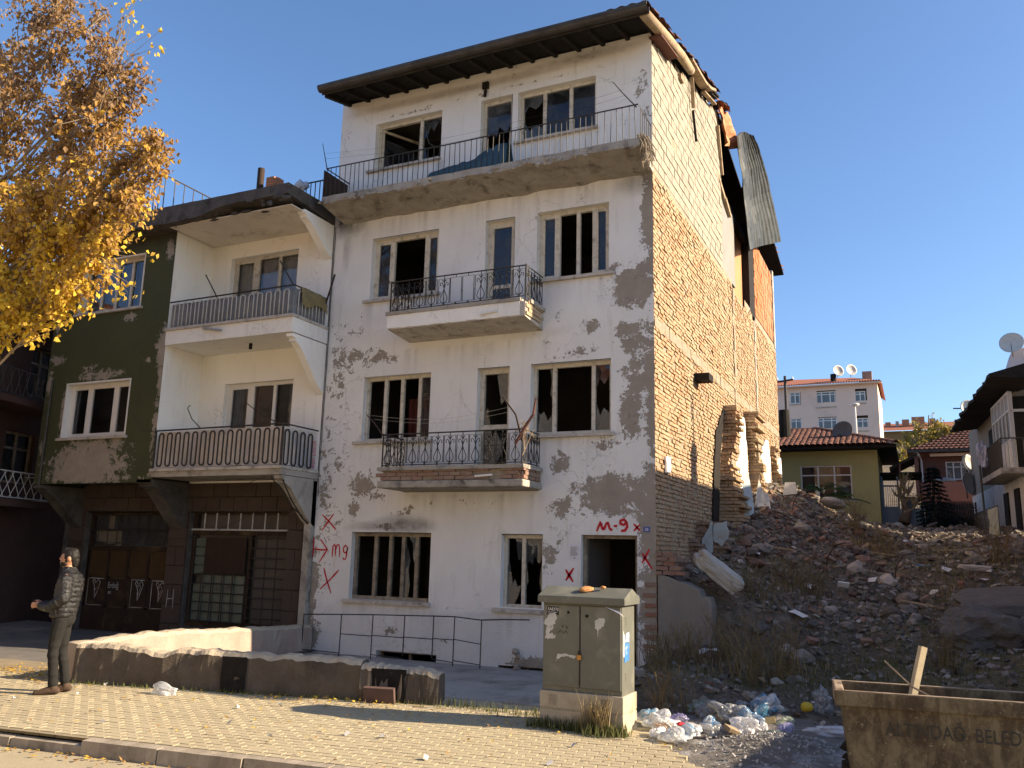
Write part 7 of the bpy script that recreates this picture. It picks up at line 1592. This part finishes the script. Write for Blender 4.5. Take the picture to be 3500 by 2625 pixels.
for li, (c, rad, tone) in enumerate(lobes):
    c = Vector(c); hz_ = max(2.6, c.z-1.2-.35*abs(c.x+10.8)); base = min(tr_pts, key=lambda p: abs(p.z-hz_)); mid = base.lerp(c, .5)+Vector((0,0,-.15))+rv(r)*.15
    lb_ = MB(); lb_.tube([base, mid, c, c+(c-mid).normalized()*rad*.5], [.035,.024,.014,.005], 6); lb_.build('limb', M['twig'], TREE, smooth=True)
    for k in range(int(18*rad**2)+7):
        st = mid.lerp(c, r.uniform(.2,1)) if r.random() < .6 else c; off = rv(r)*rad; off.z *= 1.0; off.y *= .8; end = c+off
        bend = (st+end)/2+rv(r)*.12; tw.tube([st, bend, end, end+rv(r)*.18], [.011,.008,.005,.002], 4, caps=False)
        nl = int(r.uniform(26,50)*(1.5 if tone > .4 else 1.05))
        for j in range(nl):
            t_ = r.uniform(.25,1.1); p = (st.lerp(bend, t_*2) if t_ < .5 else bend.lerp(end, min(1.15,(t_-.5)*2)))+rv(r)*.14
            d = rv(r)+Vector((0,0,-.7)); tt = tone+.16*(6.8-p.z)*.25+r.gauss(0,.1); L = r.uniform(.055,.12)
            leaf(lv, tn, p, d, rv(r), L, L*.72, min(1,max(0,tt)))
# bare twigs in the gaps
for (a, b) in (((-6.9,-5.7,6.2),(-5.9,-5.75,6.0)),((-6.8,-5.7,6.15),(-6.1,-5.75,5.75)),((-6.7,-5.7,6.3),(-6.2,-5.75,6.6)),((-7.3,-5.5,9.6),(-6.8,-5.5,10.2)),((-7.2,-5.5,9.3),(-6.6,-5.5,9.8))):
    a, b = Vector(a), Vector(b); 
    for k in range(5):
        e = b+rv(r)*.35; tw.tube([a,(a+e)/2+rv(r)*.08,e], [.008,.005,.002], 4, caps=False)
        for j in range(4): leaf(lv, tn, e+rv(r)*.12, rv(r)+Vector((0,0,-.6)), rv(r), .09, .065, .8)
tw.build('twigs', M['twig'], TREE, fix=False); o = lv.build('crown', M['autumn'], TREE, fix=False); setTone(o, tn)
# yellow-green tree far behind
def crown_tree(name, lab, base, top, lobes, mat, n, L, seed, twigs=0, twigmat='twig'):
    r = random.Random(seed); T = thing(name, lab, 'tree', base); lv = MB(); tn = []; tw = MB(); b = Vector(base); tp = Vector(top)
    MB().tube([b, b.lerp(tp,.4)+rv(r)*.2, b.lerp(tp,.75)+rv(r)*.2, tp], [.2,.15,.09,.02], 8).build('trunk', M['bark'], T, smooth=True)
    for (c, rad) in lobes:
        c = Vector(c); st = b.lerp(tp, min(.9,max(.25,(c.z-b.z-.8*rad)/max(.1,(tp.z-b.z)))))
        tw.tube([st,(st+c)/2+rv(r)*.1,c], [.05,.035,.015], 5)
        for k in range(int(n*rad)):
            e = c+rv(r)*rad; tw.tube([c.lerp(st,.3*r.random()),(c+e)/2+rv(r)*.1,e], [.014,.01,.004], 3, caps=False)
            for j in range(14): leaf(lv, tn, c.lerp(e, r.uniform(.4,1.05))+rv(r)*.16, rv(r)+Vector((0,0,-.4)), rv(r), L*r.uniform(.7,1.2), L*.7, r.random())
        for k in range(twigs):
            e = c+Vector((r.uniform(-.7,.7),r.uniform(-.4,.4),r.uniform(.6,1.5)))*rad; tw.tube([c,(c+e)/2+rv(r)*.1,e], [.03,.022,.012], 3, caps=False)
            for j in range(3): leaf(lv, tn, e+rv(r)*.15, rv(r), rv(r), L, L*.7, r.random())
    tw.build('branches', M[twigmat], T, fix=False); o = lv.build('crown', M[mat], T, fix=False); setTone(o, tn); return T
crown_tree('yellow_tree', 'thin yellow-green tree with bare top twigs beyond the houses', (4.8,44,5.5), (5.0,44,11.0), [((3.7,44,9.3),.6),((4.4,44,9.9),.7),((5.2,44,10.0),.75),((6.0,44,9.9),.7),((6.6,44,9.6),.6),((4.2,43,9.0),.7),((5.0,43.5,9.2),.7),((5.8,43.5,9.2),.6),((3.5,42.5,8.4),.6),((3.3,42,7.9),.6),((4.2,43,8.3),.7),((5.2,43,8.6),.6)], 'yellowgreen', 34, .17, 5, 6)
crown_tree('bare_shrub', 'leafless reddish shrub beside the blue gate', (3.5,20.2,3.4), (3.55,20.2,4.5), [((3.4,20.2,4.3),.35),((3.7,20.2,4.4),.4),((3.9,20.2,4.0),.3),((3.6,20.2,4.75),.3)], 'yellowgreen', 12, .05, 6, 16)
# dark fir
FT = thing('fir_tree', 'small very dark fir tree in front of the red-brown house', 'tree', (4.6,24.5,3.1)); lv = MB(); tn = []
MB().tube([(4.6,24.5,2.9),(4.6,24.5,6.0)], [.09,.015], 7).build('trunk', M['bark'], FT)
for lev in range(17):
    z = 3.15+2.75*lev/17; R_ = 1.05*(1-lev/17.5)+.1
    for k in range(11):
        a = 2*math.pi*k/11+lev*.5; L = R_*r.uniform(.8,1.1); tip = Vector((4.6+L*math.cos(a),24.5+L*math.sin(a),z-.22*L)); st = Vector((4.6,24.5,z+.05))
        for j in range(26): p = st.lerp(tip, r.uniform(.15,1)); leaf(lv, tn, p, Vector((math.cos(a+r.uniform(-1,1)),math.sin(a+r.uniform(-1,1)),r.uniform(-.7,.3))), rv(r), .13, .035, r.random())
o = lv.build('crown', M['firgreen'], FT, fix=False); setTone(o, tn)
FS = thing('dark_bush', 'low dark bush at the foot of the fir', 'bush', (5.4,24,3.0)); lv = MB(); tn = []
for k in range(2600): p = Vector((5.3,24,3.25))+Vector((r.gauss(0,.55),r.gauss(0,.3),abs(r.gauss(0,.33)))); leaf(lv, tn, p, rv(r), rv(r), .1, .04, r.random())
o = lv.build('foliage', M['firgreen'], FS, fix=False); setTone(o, tn); MB().tube([(5.3,24,2.9),(5.3,24,3.4)], .03, 5).build('stem', M['bark'], FS)
# feathery green sapling by the bungalow
AS = thing('green_sapling', 'bright green feathery sapling below the bungalow window', 'sapling', (1.1,18.2,3.4)); lv = MB(); tn = []
for k in range(26):
    a = r.uniform(-.2,math.pi+.2); L = r.uniform(.5,1.0); b0 = Vector((1.0+r.uniform(-.75,.75),18.1+r.uniform(-.2,.2),4.05+r.uniform(-.25,.5))); d = Vector((math.cos(a)*1.1,r.uniform(-.4,.3),.35+.3*math.sin(a)))*L
    pts = [b0+d*t_-Vector((0,0,.45*L*t_*t_)) for t_ in (0,.25,.5,.75,1)]; MB().tube(pts, .009, 3, caps=False).build('frond_stalk', M['green'], AS)
    for j in range(16):
        t_ = .15+.85*j/15; i = min(3,int(t_*4)); p = pts[i].lerp(pts[i+1], t_*4-i)
        for s_ in (-1,1): leaf(lv, tn, p, Vector((d.y*s_,-d.x*s_,-.15)).normalized()*.7+d.normalized()*.4+Vector((0,0,-.35)), Vector((0,0,1)), .17, .05, r.random())
MB().tube([(1.1,18.2,3.2),(1.05,18.15,4.4)], .03, 5).build('stem', M['bark'], AS); o = lv.build('foliage', M['green'], AS, fix=False); setTone(o, tn)
# grass and weeds
def blades(name, pts, hmin, hmax, mat, lab, cat, seed, wd=.008, lean=.4, kind='stuff', parent=None, zf=H):
    r = random.Random(seed); mb = MB(); tn = []
    for (x, y, hs) in pts:
        h = r.uniform(hmin,hmax)*hs; a = r.uniform(0,6.3); dx, dy = math.cos(a), math.sin(a); l = r.uniform(.1,lean)*h; z = zf(x,y)-.02; b = len(mb.v); t_ = r.random(); px, py = -dy*wd*(.6+h), dx*wd*(.6+h)
        mb.v += [(x-px,y-py,z),(x+px,y+py,z),(x+dx*l*.4+px*.7,y+dy*l*.4+py*.7,z+h*.6),(x+dx*l*.4-px*.7,y+dy*l*.4-py*.7,z+h*.6),(x+dx*l,y+dy*l,z+h)]
        mb.f += [(b,b+1,b+2,b+3),(b+3,b+2,b+4)]; mb.mi += [0,0]; tn += [t_]*5
    o = mb.build(name, M[mat], parent, fix=False); setTone(o, tn)
    if not parent: tag(o, lab, cat, kind=kind)
    return o
def scatter(n, cs, seed, x0=.3, x1=8.5, y0=-2.6, y1=18):
    r = random.Random(seed); out = []
    while len(out) < n:
        c = r.choice(cs); x, y = r.gauss(c[0],c[2]), r.gauss(c[1],c[3])
        if x0 < x < x1 and y0 < y < y1: out.append((x,y,1))
    return out
gc = [(4.2,8.5,1.,1.5),(5.2,6.5,.9,1.2),(4.6,4.2,.7,1.2),(3.6,1.6,.8,1.),(6.5,8,1,1.5),(2.4,-1.,.9,.6),(3.4,-.5,1.,.8),(4.2,11,1.,1.5)]
blades('lot_grass', scatter(7000,gc,4), .05,.16,'grass','sparse green grass on the shaded lot','grass',5)
dc = [(2.3,10.2,.5,.9),(2.6,9.,.4,.6),(1.6,2.4,.35,.6),(3.2,9.6,.5,.7),(5.6,9.5,.7,.9),(4.4,5.2,.5,.7),(1.9,-.7,.4,.35),(.9,-.9,.45,.4)]
blades('lot_dry_grass', scatter(3200,dc,6), .06,.24,'drygrass','dry straw-coloured grass in patches on the lot','dry grass',7)
weeds = [(1.75,2.6,.75,'tall brown dry weed clump in the middle of the rubble'),(2.15,2.9,.6,'brown dry weed clump right of the tall one'),(1.35,1.2,.6,'thin dry weed beside the tipped slab'),(1.75,-1.6,.85,'large brown dry weed behind the litter'),(2.15,-1.4,.75,'brown dry weed above the big pale bag'),(.75,-1.1,.6,'grey-green weed at the foot of the retaining wall'),(.45,-1.6,.55,'dark weed clump behind the cabinet'),(2.45,10.,.9,'golden dry weed below the bungalow'),(3.15,8.6,.8,'golden dry weed near the grey sack'),(5.6,9.2,.9,'tall thin dry weed on the right of the lot'),(1.05,-3.2,.5,'dry stalks behind the litter by the cabinet'),(4.1,-.3,.55,'heap of grey dead stalks behind the container'),(1.2,-.6,.65,'dim weed clump beside the wall corner')]
for k, (x, y, h, lb) in enumerate(weeds):
    T = thing('dry_weed', lb, 'weed', (x,y,H(x,y))); rr2 = random.Random(300+k); mb = MB(); tn = []
    for j in range(46):
        a = rr2.uniform(0,6.3); l = rr2.uniform(.1,.55)*h; bx, by = x+rr2.gauss(0,.12), y+rr2.gauss(0,.12); z = H(bx,by)-.02; hh = h*rr2.uniform(.5,1.1); p0, p1, p2 = V(bx,by,z), V(bx+math.cos(a)*l*.4,by+math.sin(a)*l*.4,z+hh*.55), V(bx+math.cos(a)*l,by+math.sin(a)*l,z+hh)
        mb.tube([p0,p1,p2], [.006,.005,.002], 3, caps=False)
        for i in range(4):
            q0 = p1.lerp(p2, rr2.random()); mb.tube([q0, q0+rv(rr2)*.14*h+Vector((0,0,.1*h))], [.003,.0015], 3, caps=False)
    o = mb.build('stalks', M['drygrass'], T, fix=False); setTone(o, [.15+.5*rr2.random()*0+.35*((i*7919) % 97)/97 for i in range(len(o.data.vertices))])
flatz = lambda x, y: .1
cp = []
rr3 = random.Random(12)
for k in range(1500):
    u = rr3.random(); 
    if u < .55: p = PC(rr3.uniform(-.1,1.05), 0, rr3.gauss(-.06,.06))
    elif u < .75: p = PC(rr3.gauss(.7,.15), 0, rr3.gauss(-.1,.1))
    else: p = Vector((rr3.uniform(-1.8,-.05), -4.2+.1*rr3.gauss(0,1), 0))+Vector((0,0,0))
    cp.append((p.x,p.y,rr3.choice((.5,.7,1)) if u > .75 else 1))
blades('verge_grass', cp, .04,.17,'grass','short grass tufts along the paving edge and cabinet foot','grass',9, zf=flatz)
TF = thing('straw_tuft', 'tall straw-coloured grass tuft in front of the cabinet plinth', 'grass tuft', PC(.7,.1,-.08))
blades('blades', [(*(PC(.7+rr3.gauss(0,.09),0,-.07+rr3.gauss(0,.035)).xy),1) for k in range(150)], .2,.5,'drygrass','','',10, .006, .5, None, TF, flatz)
cp = [(-6.66+5.0*t_+rr3.gauss(0,.05), -5.42+1.2*t_+rr3.gauss(-.03,.05), .8) for t_ in [rr3.random() for _ in range(900)]]
blades('wall_foot_grass', cp, .03,.12,'grass','thin moss and grass along the foot of the low wall','grass',11, zf=flatz)
# fallen leaves on the paving
mb = MB(); tn = []
for k in range(1300):
    u = rr3.random()
    if u < .35: x, y = rr3.uniform(-9,-6.6), rr3.gauss(-5.2,.25)
    elif u < .6: p = ST(rr3.uniform(-6,3), rr3.gauss(-.12,.09), 0); x, y = p[0], p[1]
    elif u < .8: x, y = rr3.uniform(-9,2), rr3.uniform(-8,-4.4)
    else: x, y = rr3.gauss(-3.2,1.2), -4.75+.24*(rr3.gauss(0,1))
    z = .118 if (Vector((x,y,0))-O7).dot(ET) > .1 else -.025
    leaf(mb, tn, Vector((x,y,z)), Vector((rr3.uniform(-1,1),rr3.uniform(-1,1),.1)), Vector((rr3.uniform(-.4,.4),rr3.uniform(-.4,.4),1)), rr3.uniform(.03,.07), rr3.uniform(.02,.045), rr3.uniform(.2,.9))
o = mb.build('fallen_leaves', M['autumn'], None, fix=False); setTone(o, tn); tag(o, 'fallen yellow leaves scattered over the paving and gutter', 'fallen leaves', kind='stuff')
# moss tufts under the balcony slab
# ------------------------------------------------------------------ the man on the pavement
MAN = thing('person', 'man in black quilted jacket and dark trousers standing on the paving, hands held together', 'person', (-6.07,-6.11,.1))
MF = Vector((-.78,-.63,0)).normalized(); ML = Vector((-MF.y,MF.x,0)); MO = Vector((-6.07,-6.11,.1))
def W3(p): return MO+MF*p[0]+ML*p[1]+Vector((0,0,p[2]))
def capsule(mb, pts, rad, n=10):
    P, Rr = [Vector(p) for p in pts], list(rad); d0 = (P[1]-P[0]).normalized(); d1 = (P[-1]-P[-2]).normalized()
    pp = [P[0]-d0*Rr[0]*.85, P[0]-d0*Rr[0]*.5]+P+[P[-1]+d1*Rr[-1]*.5, P[-1]+d1*Rr[-1]*.85]; rr_ = [Rr[0]*.45, Rr[0]*.85]+Rr+[Rr[-1]*.85, Rr[-1]*.45]
    mb.tube(pp, rr_, n)
def ell(mb, c, rx, ry, rz, rot=0):
    n = 12; M_ = Euler((0,rot,0)).to_matrix(); c = Vector(c); b = len(mb.v); m2 = 8
    for i in range(m2+1):
        a = -math.pi/2+math.pi*i/m2
        for j in range(n): t = 2*math.pi*j/n; mb.v.append(tuple(c+M_@Vector((rx*math.cos(a)*math.cos(t),ry*math.cos(a)*math.sin(t),rz*math.sin(a)))))
    for i in range(m2):
        for j in range(n): j2 = (j+1) % n; mb.f.append((b+i*n+j,b+i*n+j2,b+(i+1)*n+j2,b+(i+1)*n+j)); mb.mi.append(0)
def rings(mb, rg, n=16):
    b = len(mb.v)
    for (c, rx, ry) in rg:
        for j in range(n): t = 2*math.pi*j/n; mb.v.append((c[0]+rx*math.cos(t), c[1]+ry*math.sin(t), c[2]))
    k = len(rg)
    for i in range(k-1):
        for j in range(n): j2 = (j+1) % n; mb.f.append((b+i*n+j,b+i*n+j2,b+(i+1)*n+j2,b+(i+1)*n+j)); mb.mi.append(0)
    mb.f.append(tuple(b+j for j in reversed(range(n)))); mb.f.append(tuple(b+(k-1)*n+j for j in range(n))); mb.mi += [0,0]
def fuse(mb, name, mat, vox, disp=None, it=4, parent=MAN):
    me = mb.mesh(name+'_src'); o = bpy.data.objects.new('tmp', me); COL.objects.link(o)
    m1 = o.modifiers.new('r', 'REMESH'); m1.mode = 'VOXEL'; m1.voxel_size = vox; m2 = o.modifiers.new('s', 'SMOOTH'); m2.factor = .5; m2.iterations = it
    dg = bpy.context.evaluated_depsgraph_get(); me2 = bpy.data.meshes.new_from_object(o.evaluated_get(dg)); bpy.data.objects.remove(o)
    me2.name = name; org = ORG[parent.name] if parent else Vector(); ns = [v.normal.copy() for v in me2.vertices]
    for v, nn in zip(me2.vertices, ns):
        p = v.co.copy()
        if disp: p += nn*disp(p)
        v.co = W3(p)-org
    me2.polygons.foreach_set('use_smooth', [True]*len(me2.polygons)); me2.materials.clear(); me2.materials.append(mat); me2.update()
    o = bpy.data.objects.new(name, me2); COL.objects.link(o); o.parent = parent; ORG[o.name] = org; return o
SKIN = simple('skin', (.42,.22,.14), (.36,.185,.115), 8, .55, .1, 60, .002, spec=.4)
HAIR = simple('black_hair', (.006,.005,.004), (.011,.009,.007), 40, .6, .5, 120, .006)
t = MT('black_quilted_nylon'); M_JK = t.pr(t.mix(t.noise(5,3), (.008,.008,.009), (.014,.014,.015)), .36, t.bump(t.noise(16,6,.7,dist=.8), .9, .03), 0, .5)
TRO = simple('charcoal_trousers', (.017,.016,.015), (.011,.0105,.01), 6, .9, .5, 18, .015)
SHO = simple('brown_suede_shoes', (.07,.045,.03), (.05,.032,.022), 12, .85, .3, 60, .004)
def arm(s): return [(-.03,s*.195,1.43),(-.05,s*.265,1.17),(.14,s*.19,1.06),(.25,s*.1,1.075)]
# body: one continuous surface with head, neck, limbs and hands
b = MB()
rings(b, [((0,0,.9),.1,.14),((0,0,1.0),.1,.14),((-.01,0,1.15),.095,.13),((-.02,0,1.32),.11,.165),((-.025,0,1.44),.095,.17),((-.02,0,1.5),.06,.08)])
capsule(b, [(-.015,0,1.48),(.0,0,1.56)], [.058,.055])
ell(b, (.012,0,1.672), .098, .077, .112); ell(b, (.045,0,1.605), .062, .056, .062); ell(b, (.085,0,1.62), .03,.032,.035)
capsule(b, [(.105,0,1.69),(.122,0,1.655)], [.008,.011]); capsule(b, [(.098,-.025,1.695),(.1,.025,1.695)], [.012,.012]); capsule(b, [(.104,-.015,1.612),(.106,.015,1.612)], [.011,.011])
for s in (-1,1):
    ell(b, (-.005,s*.08,1.665), .025,.012,.034, .2)
    a = arm(s); capsule(b, a[:2], [.05,.042]); capsule(b, a[1:], [.04,.034,.027])
    capsule(b, [(0,s*.09,.93),(.03 if s > 0 else -.02,s*.1,.5),(.0 if s > 0 else -.09,s*.1,.09)], [.07,.045,.03]); capsule(b, [(.0 if s > 0 else -.09,s*.1,.05),(.15 if s > 0 else .06,s*.11,.03)], [.038,.03])
    h = Vector((.30,s*.065,1.085)); ell(b, h, .045,.02,.04, .3)
    for k in range(4): o0 = h+Vector((.035,0,.028-.02*k)); L = (.05,.058,.054,.042)[k]; capsule(b, [o0, o0+Vector((L*.6,-s*.012,-.004)), o0+Vector((L*.8,-s*.04,-.012))], [.0095,.009,.008], 6)
    o0 = h+Vector((-.005,-s*.01,.035)); capsule(b, [o0, o0+Vector((.025,-s*.02,.018)), o0+Vector((.05,-s*.03,.014))], [.011,.01,.009], 6)
BODY = fuse(b, 'body', SKIN, .0075, None, 2)
# trousers
q = MB(); rings(q, [((0,0,.84),.12,.16),((0,0,.92),.125,.17),((-.01,0,1.03),.115,.16)]); ell(q, (-.06,0,.92),.09,.15,.11)
for s in (-1,1): fx = .0 if s > 0 else -.09; kx = .045 if s > 0 else -.01; capsule(q, [(0,s*.09,.9),(kx*.7,s*.1,.7),(kx,s*.105,.5),(kx*.4+fx*.6,s*.105,.3),(fx,s*.105,.12)], [.098,.082,.066,.06,.058])
fuse(q, 'trousers', TRO, .012, lambda p: .004*math.sin(p.z*55+8*p.x)*(1 if abs(p.z-.5) < .12 or p.z < .25 else .3), 3)
# shoes
for s in (-1,1):
    fx = .0 if s > 0 else -.09; q = MB(); capsule(q, [(fx-.05,s*.105,.05),(fx+.05,s*.108,.055),(fx+.13,s*.112,.035),(fx+.19,s*.115,.025)], [.045,.046,.04,.03]); capsule(q, [(fx-.01,s*.105,.07),(fx,s*.105,.12)], [.048,.05])
    o = fuse(q, 'shoe', SHO, .01, lambda p: min(0, p.z)*0, 2)
    for v in o.data.vertices: v.co.z = max(v.co.z, .004)
# quilted jacket with sleeves and collar
q = MB(); rings(q, [((.01,0,.93),.145,.185),((.0,0,1.0),.155,.195),((-.015,0,1.12),.15,.19),((-.03,0,1.28),.16,.205),((-.04,0,1.4),.15,.21),((-.035,0,1.47),.115,.17),((-.02,0,1.515),.085,.1),((-.01,0,1.56),.075,.078)])
for s in (-1,1): a = arm(s); capsule(q, [(-.03,s*.17,1.42)]+a[:2], [.085,.08,.07]); capsule(q, a[1:], [.07,.064,.05])
def quilt(p):
    for s in (-1,1):
        a = [Vector(x) for x in arm(s)]; acc = 0
        for i in range(3):
            d = a[i+1]-a[i]; L = d.length; tt = max(0,min(1,(p-a[i]).dot(d)/L/L)); dist = (p-(a[i]+d*tt)).length
            if dist < .1 and abs(p.y) > .17 or (dist < .085 and p.x > .12): return .009*abs(math.sin((acc+tt*L)*math.pi/.055))-.003
            acc += L
    return .01*abs(math.sin((p.z-.93)*math.pi/.062))-.003+.008*noise.noise(p*11)
fuse(q, 'jacket', M_JK, .011, quilt, 2)
q = MB(); ell(q, (-.004,0,1.692), .11,.088,.106); capsule(q, [(-.06,0,1.64),(-.06,0,1.59)], [.055,.045]); capsule(q, [(.06,0,1.765),(-.05,0,1.75)], [.045,.05]); 
hr = fuse(q, 'hair', HAIR, .008, lambda p: .004*noise.noise(p*60)-(.03 if (p.x > .062 and p.z < 1.725) or (p.x > .012 and p.z < 1.655) else 0), 1)
q = MB(); ell(q, (.052,0,1.598), .062,.06,.045); capsule(q, [(.03,-.062,1.63),(.03,-.066,1.66)], [.016,.012]); capsule(q, [(.03,.062,1.63),(.03,.066,1.66)], [.016,.012]); fuse(q, 'beard', HAIR, .007, lambda p: -.004 if p.z > 1.625 and p.x > .06 else .001, 1)
for s in (-1,1): q = MB(); ell(q, (.094,s*.032,1.678), .008,.012,.008); fuse(q, 'eye', M['char'], .003, None, 1)
q = MB(); capsule(q, [(.235,.11,1.07),(.26,.09,1.072)], [.036,.036]); fuse(q, 'watch', M['iron_white'], .006, None, 1)
o = MB().obox((0,0,0),(.012,.07,.13)).build('phone', M['char'], None, bevel=.004); o.location = W3((.335,.0,1.095)); o.rotation_euler = (0,R(35),math.atan2(MF.y,MF.x)); tag(o, 'dark phone held in the hands of the standing man', 'phone')
